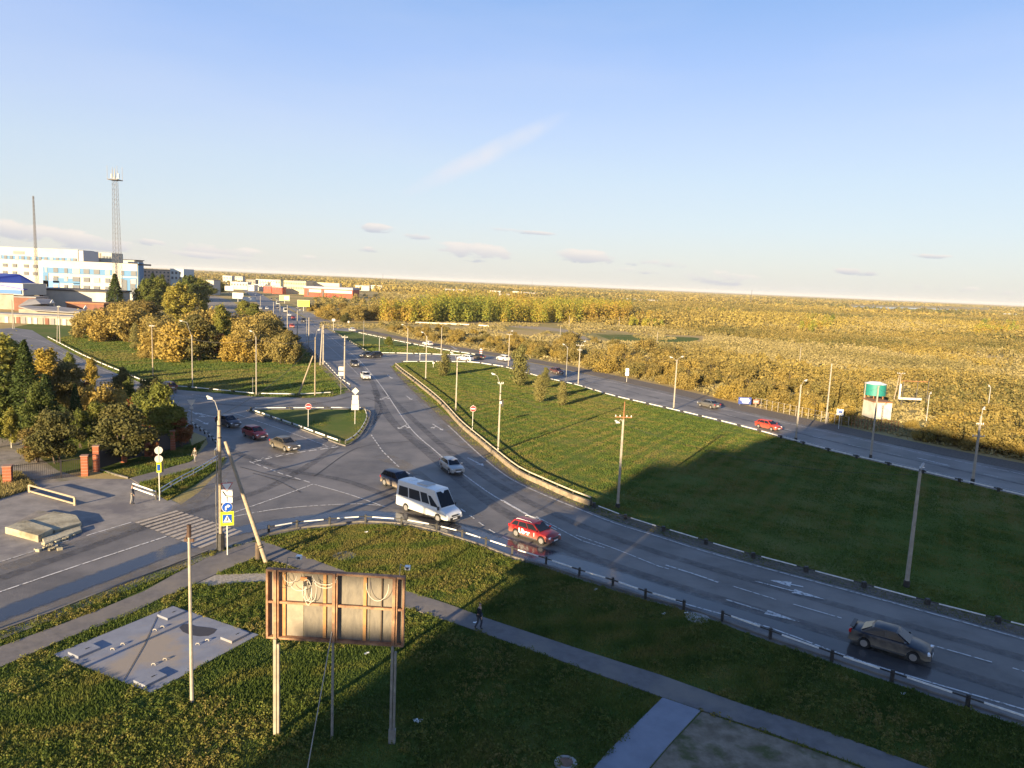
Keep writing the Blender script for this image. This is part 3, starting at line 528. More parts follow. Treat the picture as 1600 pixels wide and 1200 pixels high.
pole('white-capped lamp pole rising from the scrub right of the tank', (1452, 617), (1447, 660), .1, .08, STEEL, 6, 0, lamps=[(1454, 614)], group='poles in the scrub')
pole('lamp pole in the far scrub near the right edge', (1545, 605), (1542, 650), .1, .08, STEEL, 6, 0, lamps=[(1546, 603)], group='poles in the scrub')
pole('tall dark pylon mast on the far plain, centre right', (1173, 453), (1173, 476), .6, .35, DKS, 4, 0, arms=[(-8, 22), (-16, 26)], group='far pylons', cat='pylon', name='pylon')
pole('dark pylon mast behind the red hall', (598, 428), (598, 446), .6, .35, DKS, 4, 0, arms=[(-9, 22)], group='far pylons', cat='pylon', name='pylon')
pole('second thin pylon on the plain behind the birch wood', (831, 437), (831, 452), .6, .35, DKS, 4, 0, arms=[(-8, 20)], group='far pylons', cat='pylon', name='pylon')
pole('faint pylon on the skyline above the teal tank', (1404, 463), (1404, 474), .9, .6, STEEL, 4, 0, arms=[(-8, 22)], group='far pylons', cat='pylon', name='pylon')
# overhead cables
def cable(label, pts, r=.022, sag=.6):
    m = MB()
    for a, b in zip(pts[:-1], pts[1:]):
        a = Vector(a); b = Vector(b); P = [a.lerp(b, i / 10) - Vector((0, 0, sag * 4 * (i / 10) * (1 - i / 10))) for i in range(11)]; m.path(P, r, 4)
    tag(m.build('overhead_cable', BLACK), label, 'cable', 'overhead cables')
def ptop(b, ty): g = place_on(*b); return (g[0], g[1], hgt(g, ty))
cable('overhead cable slung along the avenue poles', [ptop((538, 595), 527), ptop((505, 571), 510), ptop((482.5, 545), 499), ptop((464.5, 527), 487), ptop((449, 517), 479), ptop((437.5, 508), 477), ptop((427.5, 500), 474)], .03)
cable('overhead cable crossing from the braced timber pole to the tall pole', [ptop((492, 619), 530), ptop((345, 860), 650)], .02, 1.2)
cable('overhead cable along the upper left lawn poles', [ptop((239, 588), 512), ptop((301, 608), 530), ptop((400.5, 618), 530), ptop((492, 619), 532)], .03)
cable('overhead cable from the junction box pole to the kerb pole', [ptop((778, 706), 603), ptop((712, 642), 566), ptop((665, 593), 529)], .018)

cable('overhead cable linking the poles of the right-hand road', [ptop((903, 603), 542), ptop((1052, 641), 565), ptop((1243, 690), 604), ptop((1360, 716), 607), ptop((1519, 757), 655)], .014, .9)
cable('overhead cable from the junction box pole to the rusty mast pole', [ptop((778, 706), 606), ptop((965, 793), 662)], .014, 1.0)
cable('overhead cable from the rusty mast pole to the shaded lawn pole', [ptop((965, 793), 662), ptop((1416, 917), 742)], .014, 1.2)
cable('pair of thin cables over the far verge to the teal tank', [ptop((1290, 662), 572), ptop((1347, 652), 600), ptop((1403, 628), 586), ptop((1447, 660), 620), ptop((1542, 650), 607)], .014, .5)
# ================================================================== guard rails
def rail(label, pts, posts=None, step=2.5, h=.55, rh=.11, post=(.16, .16), white=.68, name='guard_rail', pm=None, drop=0, wall=False, blocks=True, skip=()):
    if posts is None: P = gl(pts, .6)
    if posts is not None: Q = np.array([G(*p)[:2] for p in posts])
    else: Q = resample(P, step)
    t = thing(name, label, 'guard rail', (Q[0][0], Q[0][1], 0)); o = Q[0]; pm = pm or BLACK
    for i, p in enumerate(Q):
        if i >= 99: break
        MB().box((p[0] - o[0], p[1] - o[1], (h + .12) / 2), (post[0], post[1], h + .12)).build('post', pm, t)
    n = 0
    for i, (a, b) in enumerate(zip(Q[:-1], Q[1:])):
        if i in skip or i >= 99: continue
        a = Vector((a[0] - o[0], a[1] - o[1], h)); b = Vector((b[0] - o[0], b[1] - o[1], h)); k = (1 - white) / 2
        ang = math.atan2(b.y - a.y, b.x - a.x); Ls = (b - a).length; m = a.lerp(b, .5)
        nn = Vector((-math.sin(ang), math.cos(ang), 0)) * .1
        dz = random.uniform(-.02, .02)
        MB().box(m - nn + Vector((0, 0, dz)), (Ls * white, .06, rh * 1.6), ang).build('white_rail', WHITEP, t)
        if k > 0: MB().box(a.lerp(b, k / 2) - nn, (Ls * k, .055, rh * 1.45), ang).box(a.lerp(b, 1 - k / 2) - nn, (Ls * k, .055, rh * 1.45), ang).build('black_rail', pm, t)
    return t
rail('black and white guard rail round the near curb, from crosswalk to bottom right', [], [(420, 834), (464, 826), (515, 821), (571, 817), (627, 821), (682, 831), (722, 841), (759, 853), (800, 867), (853, 884), (905, 902), (957, 918), (1008, 936), (1068, 954), (1128, 971), (1203, 999), (1299, 1034), (1393, 1066), (1511, 1106), (1640, 1150)], h=.62, rh=.055, white=.6, skip=(13,))
rail('low black and white rail along the shaded far side of the bend', [(928, 793), (960, 806), (1025, 827), (1100, 850), (1200, 879), (1300, 905), (1450, 946), (1600, 984), (1680, 1004)], step=4.2, h=.36, rh=.045, white=.66, post=(.28, .28))
rail('black and white rail dividing the big lawn from the right-hand road', [(790, 575.5), (850, 592), (900, 603), (960, 621), (1050, 642), (1160, 669), (1300, 707), (1450, 742), (1600, 778), (1700, 802)], step=4.3, h=.38, rh=.08, white=.78, post=(.24, .24))
rail('black and white rail along the top edge of the big lawn', [(628, 567), (700, 567), (740, 568), (788, 575)], step=4.0, h=.4, rh=.1, white=.85)
rail('white rail down the median lawn beside the right-hand road', [(560, 521), (635, 537), (700, 549), (752, 557)], step=4.5, h=.4, rh=.1, white=.85)
rail('white rail at the foot of the median lawn above the slip road', [(590, 553), (640, 554), (730, 557)], step=5, h=.4, rh=.1, white=.9)
rail('dark guard rail on the avenue side of the median lawn', [(520, 518), (545, 534), (578, 553)], step=4, h=.5, rh=.08, white=.3)
rail('black and white rail curving below the upper left lawn', [(75, 528), (130, 557), (190, 583), (240, 602), (300, 608), (400, 618)], step=4.6, h=.42, rh=.09, white=.82, post=(.1, .1))
rail('white rail segments at the tip of the upper left lawn', [(404, 618), (470, 619), (520, 616)], step=6, h=.42, rh=.09, white=.85, post=(.1, .1))
rail('black and white guard rail along the avenue at the corner lawn', [(547, 606), (528, 592), (505, 567), (480, 542)], step=4, h=.55, rh=.1, white=.7)
rail('black and white rail on the long lower side of the traffic island', [(394, 644), (420, 653), (460, 667), (500, 682), (531, 693)], step=3.3, h=.42, rh=.12, white=.8)
rail('white topped rail on the upper side of the traffic island', [(392, 642), (480, 641.5), (569, 641.5)], step=5.2, h=.5, rh=.07, white=.8)
rail('curved rail at the blunt right end of the traffic island', [(571, 643), (574, 656), (565, 675), (553, 688), (540, 695)], step=2.6, h=.45, rh=.1, white=.8)
rail('short black and white rail by the left kerb above the walking person', [(300, 665), (322, 680), (338, 694), (341, 704), (336, 712)], step=2.1, h=.5, rh=.1, white=.6)
def pipe_rail(label, pts, m, h=.8, step=2.5, rails=(1, .5), name='pipe_fence', pw=.06):
    P = gl(pts, .5); Q = resample(P, step); t = thing(name, label, 'railing', (Q[0][0], Q[0][1], 0)); o = Q[0]
    for p in Q: MB().box((p[0] - o[0], p[1] - o[1], h / 2), (pw * 2, pw * 2, h)).build('post', m, t)
    for k in rails: MB().path([(p[0] - o[0], p[1] - o[1], h * k - .03) for p in Q], pw).build('rail', WHITEP if m is BLACK else m, t)
pipe_rail('two-bar white and dark railing on the verge right of the yellow-marked sign post', [(251, 775), (280, 757), (310, 741), (343, 720)], BLACK, .75, 2.2, (1, .55), pw=.05)
pipe_rail('short two-bar white railing left of the yellow-marked sign post', [(208, 768), (225, 775), (244, 781)], BLACK, .8, 3., (1, .5), pw=.07)
pipe_rail('pale low barrier frame beside the driveway', [(46, 770), (80, 779), (117, 790)], mat('pale_timber', (.42, .33, .22), (.3, .24, .17), 4, .85), .75, 8, (1, .25), 'barrier_frame', .08)
pipe_rail('thin pale pipe rail crossing the upper left lawn', [(113, 509), (150, 523), (190, 532), (234, 533)], mat('pale_pipe', (.5, .47, .4), rough=.6), .5, 9, (1,), pw=.06)
# concrete kerb wall with rail above it
wp = gl([(923, 791), (892, 779), (847, 759), (810, 741), (777, 715), (750, 692), (720, 666), (687, 630), (650, 599), (628, 582), (618, 573)], 1.0)
t = thing('kerb_wall', 'sand-stained concrete kerb wall with a rail on top at the inner edge of the bend', 'wall', (0, 0, 0))
KW = mat('kerb_wall_concrete', (.33, .26, .17), (.19, .15, .10), 2.5, .9, bump=.5, space='w', c3=(.14, .11, .075), s3=.8, l3=.5, h3=.65); 
def wall_ribbon(P, h0, h1, th):
    m = MB(); n = normals(P); k = len(P); vs = []
    for (o_, z) in ((-th, 0), (-th * .5, 1), (th * .2, 1), (th * .6, 0)):
        for i, p in enumerate(P): hh = h0 + (h1 - h0) * i / (k - 1); vs.append((p[0] + n[i][0] * o_, p[1] + n[i][1] * o_, z * hh))
    fs = []
    for a in range(3): fs += [(a * k + i, a * k + i + 1, (a + 1) * k + i + 1, (a + 1) * k + i) for i in range(k - 1)]
    fs += [(0, k, 2 * k, 3 * k), (k - 1, 2 * k - 1, 3 * k - 1, 4 * k - 1)]; return m.add(vs, fs)
if (wp[0] - wp[-1])[1] < 0: pass
wall_ribbon(wp, .50, .22, .38).build('wall', KW, t)
Q = resample(wp, 2.6)
for p in Q: MB().box((p[0], p[1], .46), (.12, .12, .92)).build('post', BLACK, t)
rr = MB()
for a, b in zip(Q[:-1], Q[1:]): rr.tube((a[0], a[1], .88), (b[0], b[1], .88), .075, .075, 6)
rr.build('rail', mat('rail_cream', (.62, .53, .38), (.45, .36, .25), 3, .7), t)
# kerbs
def kerb(name, pts, w=.18, h=.14, z=.0):
    P = gl(pts, 1.0); n = normals(P); m = MB(); k = len(P); vs = []
    for o_, z_ in ((-w / 2, z), (-w / 2, h), (w / 2, h), (w / 2, z)): vs += [(P[i][0] + n[i][0] * o_, P[i][1] + n[i][1] * o_, z_) for i in range(k)]
    fs = []
    for a in range(3): fs += [(a * k + i, a * k + i + 1, (a + 1) * k + i + 1, (a + 1) * k + i) for i in range(k - 1)]
    m.add(vs, fs); tag(m.build(name, mat('kerb_concrete', (.20, .18, .16), (.13, .115, .10), 1.2, .95, space='w', bump=.2)), None, None, kind='structure')
kerb('kerb', [(1700, 1164), (1600, 1130), (1500, 1097), (1395, 1062), (1300, 1030), (1200, 997), (1130, 971), (1060, 947), (1008, 934), (957, 918), (905, 902), (853, 885), (800, 871), (759, 855), (722, 843), (681, 830), (640, 821), (600, 817), (560, 816), (515, 821), (464, 826), (420, 835), (395, 843)])
kerb('kerb', [(-60, 1009), (0, 987), (75, 960), (150, 930), (250, 891), (325, 862)])
kerb('kerb', [(386, 642), (460, 667.5), (530, 694.5), (540, 697.5), (553, 690.5), (566, 676.5), (576.5, 655), (571.5, 641), (480, 640.5), (387, 641.5)], .2, .15, .02)
kerb('kerb', [(153, 734), (175, 741), (201, 748)], .16, .16)
kerb('kerb', [(548, 612), (507, 571), (482, 544), (454, 519)], .18)

# ================================================================== signs
SW = mat('sign_white', (.80, .80, .78), rough=.4); SR = mat('sign_red', (.55, .025, .03), rough=.4); SB = mat('sign_blue', (.015, .08, .40), rough=.4); SY = mat('sign_yellow', (.72, .78, .03), rough=.4); SBK = mat('sign_back', (.58, .54, .48), rough=.6); SK = mat('sign_black', (.02, .02, .02), rough=.5)
def flat(poly, y, m, name, parent, th=.012): return MB().prism(poly, y - th, y).build(name, m, parent)
def circ(r, z, n=24, a0=0): return [(r * math.cos(2 * math.pi * i / n + a0), z + r * math.sin(2 * math.pi * i / n + a0)) for i in range(n)]
def signpost(label, base, topy, plates, r=.035, m=None, cat='road sign', turn=None):
    b = place_on(*base); H = hgt(b, topy); rz = math.atan2(b[1], b[0]) - math.pi / 2 if turn is None else turn
    t = thing('road_sign', label, cat, b, rz); MB().tube((0, 0, 0), (0, 0, H), r, r, 8).build('post', m or STEEL, t, smooth=True)
    for kind, cy, s in plates:
        z = hgt(b, cy); y = -.05
        if kind == 'giveway':
            tr = lambda k: [(-s * k, z + s * .577 * k), (s * k, z + s * .577 * k), (0, z - s * 1.155 * k)]
            p = flat(tr(1), y, SR, 'sign_plate', t); flat(tr(.80), y - .02, SW, 'sign_face', p)
        elif kind == 'giveway_back': flat([(-s, z + s * .577), (s, z + s * .577), (0, z - s * 1.155)], y, SBK, 'sign_plate', t)
        elif kind == 'noentry':
            p = flat(circ(s, z), y, SW, 'sign_plate', t); flat(circ(s * .93, z), y - .02, SR, 'sign_face', p); flat([(-s * .68, z - s * .15), (s * .68, z - s * .15), (s * .68, z + s * .15), (-s * .68, z + s * .15)], y - .04, SW, 'white_bar', p)
        elif kind == 'blueright':
            p = flat(circ(s, z), y, SW, 'sign_plate', t); flat(circ(s * .92, z), y - .02, SB, 'sign_face', p)
            a = s; flat([(-.35 * a, z - .55 * a), (-.12 * a, z - .55 * a), (-.12 * a, z + .02 * a), (.12 * a, z + .12 * a), (.12 * a, z - .14 * a), (.58 * a, z + .22 * a), (.12 * a, z + .58 * a), (.12 * a, z + .36 * a), (-.2 * a, z + .26 * a), (-.35 * a, z + .1 * a)], y - .04, SW, 'arrow', p)
        elif kind == 'ped':
            p = flat([(-s, z - s * 1.15), (s, z - s * 1.15), (s, z + s * 1.15), (-s, z + s * 1.15)], y, SY, 'sign_plate', t)
            q = flat([(-s * .68, z - s * .68), (s * .68, z - s * .68), (s * .68, z + s * .68), (-s * .68, z + s * .68)], y - .02, SB, 'sign_face', p); flat([(-s * .56, z - s * .52), (s * .56, z - s * .52), (0, z + s * .56)], y - .04, SW, 'white_triangle', p)
            a = s * .5; mbp = MB().prism(circ(a * .16, z + a * .45, 10), y - .072, y - .06).prism([(-a * .1, z + a * .28), (a * .14, z + a * .25), (a * .12, z - a * .2), (a * .4, z - a * .8), (a * .22, z - a * .8), (a * .0, z - a * .35), (-a * .3, z - a * .8), (-a * .45, z - a * .78), (-a * .12, z - a * .2)], y - .072, y - .06); mbp.build('walker_symbol', SK, p)
        elif kind == 'pedside':
            MB().box((0, y, z), (s * 1.0, .12, s * 2.4)).build('sign_plate', SY, t); MB().box((-.04, y - .085, z), (s * .6, .03, s * 1.5)).build('sign_face', SB, t); MB().box((s * .75, y, z - .02), (s * .5, .1, s * 2.3)).build('sign_back', SK, t)
        elif kind == 'disc_back': flat(circ(s, z), y, SBK, 'sign_plate', t); MB().tube((0, y - .03, z - s), (0, y - .03, z + s), .02, .02, 5).build('clamp', STEEL, t)
        elif kind == 'diamond_back': flat([(0, z - s), (s, z), (0, z + s), (-s, z)], y, SBK, 'sign_plate', t)
        elif kind == 'plate_back': flat([(-s, z - s * .8), (s, z - s * .8), (s, z + s * .8), (-s, z + s * .8)], y, SBK, 'sign_plate', t)
        elif kind == 'lane':
            p = flat([(-s, z - s * 1.35), (s, z - s * 1.35), (s, z + s * 1.35), (-s, z + s * 1.35)], y, SW, 'sign_plate', t)
            MB().path([(-s * .8, y - .03, z + s * 1.05), (-s * .2, y - .03, z + s * .1), (s * .9, y - .03, z - s * .05)], .035).path([(0, y - .03, z - s * .1), (0, y - .03, z - s * 1.1)], .02).box((0, y - .03, z - s * .28), (s * 2, .012, .02)).build('priority_lines', SK, p)
        elif kind == 'white': p = flat([(-s, z - s), (s, z - s), (s, z + s), (-s, z + s)], y, SW, 'sign_plate', t); MB().box((0, y - .025, z + s * .1), (s * 1.1, .012, s * .7)).build('sign_face', SB, p)
        elif kind == 'chevron':
            for j in range(3): MB().box((0, y, z + (j - 1) * s * 1.2), (s * 1.2, .04, s * .6)).build('red_band', SR, t); MB().box((0, y, z + (j - 1) * s * 1.2 + s * .6), (s * 1.2, .035, s * .6)).build('white_band', SW, t)
    return t
signpost('post with give-way triangle, lane plate, blue arrow disc and yellow pedestrian sign by the crosswalk', (355.5, 868), 750, [('giveway', 759, .42), ('lane', 775, .38), ('blueright', 792, .38), ('ped', 810, .46)], .045, mat('pale_post', (.62, .60, .55), rough=.6))
signpost('post with two grey disc backs and a yellow pedestrian sign left of the crosswalk', (249.5, 782), 697, [('disc_back', 703.5, .34), ('disc_back', 717, .34), ('pedside', 730, .38)], .045, mat('pale_post', (.6, .6, .6)))
signpost('white post with red no-entry disc standing on the traffic island', (481.5, 671), 630, [('noentry', 635, .42)], .04, MATS['pale_post'])
signpost('white post with red no-entry disc at the edge of the big lawn', (738, 673), 633, [('noentry', 638.5, .42)], .04, MATS['pale_post'])
signpost('diamond and three white plates seen from behind at the island tip', (554.5, 664), 606, [('diamond_back', 611, .52), ('plate_back', 621, .42), ('plate_back', 629, .48), ('plate_back', 636, .52)], .04, MATS['pale_post'], turn=.25)
signpost('grey give-way sign back on a tall post by the left side road', (300, 691), 703 - 75, [('giveway_back', 628, .5), ('plate_back', 637, .2)], .05)
signpost('white cluster of sign backs on the avenue kerb pole', (532.5, 616), 572, [('plate_back', 576, .45), ('plate_back', 584, .45)], .04)
signpost('white and blue bus stop sign on the far verge of the right-hand road', (979, 597), 575, [('white', 578, .35), ('white', 584, .4)], .04, MATS['pale_post'])
signpost('white round-faced sign on the verge below the tank building', (1310, 670), 640, [('white', 644, .5)], .05, MATS['pale_post'])
signpost('red and white banded marker post on the right-hand road', (751, 561), 543, [('chevron', 551, .5)], .05)
signpost('thin signpost seen edge-on in the median lawn', (592.5, 555), 528, [], .05, MATS['pale_post'])
signpost('small pale sign at the slip road mouth', (656, 563), 551, [('plate_back', 553, .2)], .05, MATS['pale_post'])
signpost('small white sign near the top edge of the big lawn', (677, 574), 566, [('plate_back', 567, .25)], .05, MATS['pale_post'])
signpost('pair of pale plates on posts by the avenue bus stop', (521, 516), 498, [('plate_back', 500, .6)], .06, MATS['pale_post'])
signpost('thin dark post seen edge-on by the far verge', (544.5, 507), 501, [('disc_back', 503, .45)], .05)

# ================================================================== billboard seen from behind
L1, L2, L3 = place_on(430, 1148), place_on(519, 1157), place_on(610, 1161)
def zat(b, y, x=None): return hgt(b, y)
bz0, bz1 = hgt(L1, 998), hgt(L1, 893)
WW = L3[0] - L1[0]; ang = math.atan2(L3[1] - L1[1], WW)
t = thing('billboard', 'weathered plywood billboard seen from behind, with rusty steel frame and loose cable', 'billboard', L1, ang)
s_ = lambda x: (x - 430) / 180 * math.hypot(WW, L3[1] - L1[1])     # picture column -> metres along the board
X0, X1 = s_(416), s_(624); z0, z1 = bz0 - .02, bz1
PLYA = mat('plywood_pale', (.33, .28, .21), (.25, .21, .16), 2.2, .85, bump=.15, rot=(0, 1, .25), c3=(.30, .24, .17), s3=.9)
PLYB = mat('plywood_grey', (.20, .175, .14), (.135, .12, .10), 2.2, .85, bump=.15, rot=(0, 3, .4), c3=(.19, .165, .13), s3=1.2)
TIMB = mat('orange_timber', (.45, .24, .09), (.33, .17, .07), 3, .8); RSTF = mat('frame_rust', (.30, .15, .08), (.42, .25, .14), 3, .75, bump=.2, c3=(.14, .07, .045), s3=1.1)
edges = [416, 427, 438, 470, 503, 514, 522, 563, 572, 589, 607, 624]
for i, (a, b) in enumerate(zip(edges[:-1], edges[1:])):
    MB().box(((s_(a) + s_(b)) / 2, .35 + .004 * (i % 2), (z0 + z1) / 2), (s_(b) - s_(a) - .02, .03, z1 - z0 - .1)).build('plywood_panel', PLYA if i in (0, 2, 1, 3) and i != 3 else PLYB, t)
fr = MB()
for z in (z0, z1): fr.box(((X0 + X1) / 2, .22, z), (X1 - X0 + .08, .26, .09))
for x in (X0, X1): fr.box((x, .222, (z0 + z1) / 2), (.09, .25, z1 - z0 - .1))
fr.build('outer_frame', RSTF, t)
MB().box(((X0 + X1) / 2, .17, (z0 + z1) / 2 + .1), (X1 - X0 - .1, .1, .1)).build('middle_beam', RSTF, t)
for x in (429, 519, 610): MB().box((s_(x), .10, (z0 + z1) / 2 + .02), (.13, .16, z1 - z0 + .06)).box((s_(x) + .13, .12, (z0 + z1) / 2 + .02), (.05, .10, z1 - z0 - .1)).build('steel_upright', RSTF, t)
for x in (440.5, 503, 564.5): MB().box((s_(x), .29, (z0 + z1) / 2), (.14, .07, z1 - z0 - .12)).build('timber_batten', TIMB, t)
MB().box((s_(590), .28, (z0 + z1) / 2), (.05, .06, z1 - z0 - .12)).build('timber_batten', mat('dark_timber', (.12, .09, .06)), t)
LEGW = mat('leg_cream', (.36, .31, .23), (.26, .22, .17), 3, .7, c3=(.25, .2, .15), s3=1.2)
MB().box((0, 0, bz0 / 2), (.13, .16, bz0)).box((.15, 0, bz0 / 2 - .1), (.10, .14, bz0 - .25)).build('leg', LEGW, t)
MB().box((s_(519), 0, bz0 / 2), (.09, .12, bz0)).build('leg', STEEL, t)
MB().box((s_(610), 0, bz0 / 2), (.11, .15, bz0)).box((s_(610) + .14, 0, bz0 / 2 - .12), (.09, .13, bz0 - .25)).box((s_(610) + .07, 0, .35), (.3, .2, .7)).build('leg', STEEL, t)
cb = MB(); W1 = mat('cable_white', (.62, .58, .48), rough=.6)
def loop(cx, cz, rx, rz, a0=0, a1=360, y=.05): cb.path([(s_(cx) + rx * math.cos(math.radians(a0 + (a1 - a0) * i / 18)), y, cz + rz * math.sin(math.radians(a0 + (a1 - a0) * i / 18))) for i in range(19)], .012, 5)
loop(480, z1 - .95, .16, .55); loop(478, z1 - .8, .2, .5); loop(484, z1 - .75, .25, .6, 150, 400); loop(452, z1 - .15, .3, .35, 180, 360); loop(505, z1 - .1, .55, .4, 180, 360); loop(585, z1 - .35, .5, .75, 175, 365); loop(505, z1 - .3, .5, .35, 180, 360); loop(466, z1 - .5, .4, .35, 200, 330)
cb.build('loose_cable', W1, t); cb = MB(); loop(443, z1 - .4, .22, .35); cb.build('dark_cable_coil', BLACK, t)
MB().box((s_(473), .1, z1 - .3), (.28, .08, .16)).build('junction_box', mat('box_orange', (.5, .2, .08)), t); MB().box((s_(475), .06, z1 - .5), (.14, .08, .22)).build('junction_box', SK, t)
for x, yy, dy in ((448, 873, 1.3), (620, 879, 1.3)):
    p = (s_(x), .3 + dy, hgt(L1 + [0, dy, 0], yy)); f = MB().path([(s_(x - 4), .3, z1), (s_(x - 3), .35, z1 + .55), (p[0], p[1], p[2] - .05)], .018).build('floodlight_arm', STEEL, t)
    MB().box(p, (.24, .2, .17)).build('floodlight', SW, f); MB().box((p[0], p[1] - .104, p[2] - .01), (.15, .01, .1)).build('lamp_glass', PLASTIC, f)
bz = place_on(478, 1215) - L1; bz_ = Matrix.Rotation(-ang, 3, 'Z') @ Vector(bz)
MB().tube((s_(517), .02, bz0 + .5), (bz_.x, bz_.y, 0), .025, .025, 6).build('guy_wire', STEEL, t)

# ================================================================== slab with hatches
SL = [(84, 1024), (270, 948), (404, 993), (236, 1084)]
P = [G(*p)[:2] for p in SL]; c0 = sum(P) / 4
t = thing('concrete_slab', 'large pale concrete slab with four raised hatches and a dark puddle', 'slab', (0, 0, 0))
block(P, 0, .06).build('slab', CONCS, t)
ax = (P[1] - P[0]) / np.linalg.norm(P[1] - P[0]); rz = math.atan2(ax[1], ax[0])
for (x, y) in ((268, 962), (132, 1020), (235, 1064), (367, 997)):
    g = G(x, y)[:2]; h = MB().box((g[0], g[1], .13), (1.25, .95, .15), rz).build('hatch', CONCS, t, bevel=.02); MB().box((g[0] + .1, g[1] + .1, .215), (.22, .05, .03), rz).build('hatch_handle', BLACK, h)
for (x, y) in ((254, 982), (242, 987), (192, 1009), (176, 1017), (324, 1003), (309, 1009), (258, 1033), (240, 1041)):
    g = G(x, y)[:2]; MB().path([(g[0] - .1, g[1], .06), (g[0] - .08, g[1], .15), (g[0] + .08, g[1], .15), (g[0] + .1, g[1], .06)], .03).build('lifting_eye', CONC, t)
pu = MB(); g = [G(280, 982), (G(286, 977)), G(296, 976), G(306, 980), G(318, 981), G(332, 983), G(339, 985), (G(334, 991)), G(326, 995), G(312, 996), G(298, 994), G(286, 989)]
pu.add([(p[0], p[1], .068) for p in g], [tuple(range(len(g)))]); pu.build('puddle', mat('puddle', (.05, .042, .04), rough=.45, spec=.3), t)
MB().path([(G(193, 1065)[0], G(193, 1065)[1], .08), (G(225, 1010)[0], G(225, 1010)[1], .08), (G(249, 957)[0], G(249, 957)[1], .08)], .012).build('cable_shadow_line', BLACK, t)  # thin black line laid on the slab in place of a cable's shadow
# manholes
def manhole(label, x, y, r, h=.12, inner=None):
    g = place_on(x, y); t = thing('manhole', label, 'manhole', g); MB().tube((0, 0, 0), (0, 0, h), r, r * .96, 20).build('rim', CONC, t, smooth=True); MB().tube((0, 0, h), (0, 0, h + .015), r * .62, r * .62, 18).build('cover', inner or mat('manhole_dark', (.12, .09, .075), rough=.8), t)
manhole('round concrete manhole ring at the bottom edge', 884, 1194, .52, .1, mat('manhole_rust', (.25, .13, .08), (.15, .09, .06), 4, .9)); manhole('low concrete manhole in the grass beside the near curb rail', 1090, 966, .8, .06, CONC); manhole('flat dusty manhole in the sunny grass above the billboard', 538, 869, .9, .05, DUST)
# broken raised slab at left
t = thing('broken_slab', 'broken concrete slab block lying at the left roadside', 'concrete block', (0, 0, 0))
def lowblock(pts, h, m, nm, z=0): return block([G(*p)[:2] for p in pts], z, z + h).build(nm, m, t, bevel=.05)
BC = mat('old_concrete', (.42, .38, .27), (.30, .265, .19), 1.5, .95, bump=.6, space='w', c3=(.18, .155, .10), s3=.7)
lowblock([(8, 834), (60, 848), (84, 836), (40, 822)], .55, BC, 'slab'); lowblock([(42, 822), (86, 836), (128, 824), (120, 812), (84, 806)], .42, BC, 'slab'); lowblock([(66, 846), (86, 838), (126, 826), (128, 832), (70, 855)], .25, BC, 'rubble'); lowblock([(14, 828), (40, 821), (84, 806), (60, 802)], .3, DUST, 'fill')
for k in range(26):
    g = G(random.uniform(55, 110), random.uniform(846, 862) - 0.0)
    if k < 12: g = G(60 + k * 5, 862 - k * 2.2)
    s = random.uniform(.08, .22); MB().box((g[0], g[1], s / 2), (s * 1.6, s, s), random.random() * 3).build('rubble_piece', BC, t)

# ================================================================== brick fence and gate
BRICK = mat('brick_red', (.36, .11, .05), (.28, .085, .045), 5, .9, bump=.2); FENM = mat('fence_dark', (.03, .026, .028), rough=.7)
def pillar(label, x, yb, yt, w=.55):
    b = place_on(x, yb); H = hgt(b, yt); t = thing('brick_pillar', label, 'pillar', b, .35, 'brick fence pillars'); mb = MB().box((0, 0, H / 2 - .05), (w, w, H - .1))
    mb.build('shaft', BRICK, t)
    jo = MB()
    for i in range(1, int(H / .3)): jo.box((0, 0, i * .3), (w + .012, w + .012, .02))
    jo.build('mortar_course', mat('mortar', (.4, .3, .24), rough=.95), t); MB().box((0, 0, H - .05), (w + .1, w + .1, .1)).build('cap', mat('cap', (.30, .17, .12), rough=.9), t); return b
pb = [pillar('red brick pillar at the left end of the iron gate', 13, 757, 727, .7), pillar('red brick pillar at the right end of the iron gate', 133, 743, 711, .6), pillar('red brick pillar just behind the right gate pillar', 151, 736, 696, .55), pillar('shaded brick pillar behind the golden-brown round tree', 194, 722, 700), pillar('shaded brick fence pillar left of the sign post', 230, 713, 682), pillar('shaded brick fence pillar nearest the side road', 270, 703, 672)]
pend = place_on(299, 694)
def fence(label, a, b, H, gap=.16, name='iron_fence', cat='fence', solid=False):
    t = thing(name, label, cat, a); d = Vector(b - a); Lf = d.length; u = d.normalized(); an = math.atan2(d.y, d.x)
    for z in (.2, H - .15): MB().box(d * .5 + Vector((0, 0, z)), (Lf - .7, .05, .05), an).build('rail', FENM, t)
    m = MB()
    if solid: m.box(d * .5 + Vector((0, 0, H / 2)), (Lf - .72, .03, H - .45), an)
    else:
        for i in range(int((Lf - .7) / gap)): q_ = u * (.4 + i * gap); m.box((q_.x, q_.y, H / 2), (.028, .028, H - .05), an)
    m.build('panel' if solid else 'bars', FENM, t)
    if name == 'iron_gate': MB().box(d * .68 + Vector((0, 0, H / 2)), (.12, .12, H), an).build('gate_post', FENM, t)
fence('black iron gate between the two left brick pillars', pb[0], pb[1], 1.9, name='iron_gate', cat='gate')
fence('short dark fence panel between the paired brick pillars', pb[1], pb[2], 2.0, .16)
fence('dark fence panel left of the shaded tree pillar', pb[2], pb[3], 2.2, .09, solid=True); fence('dark fence panel between tree pillar and middle pillar', pb[3], pb[4], 2.2, .09, solid=True); fence('dark fence panel between the two shaded right pillars', pb[4], pb[5], 2.2, .09, solid=True); fence('last dark fence panel ending at the side road corner', pb[5], pend, 2.3, .07, solid=True)

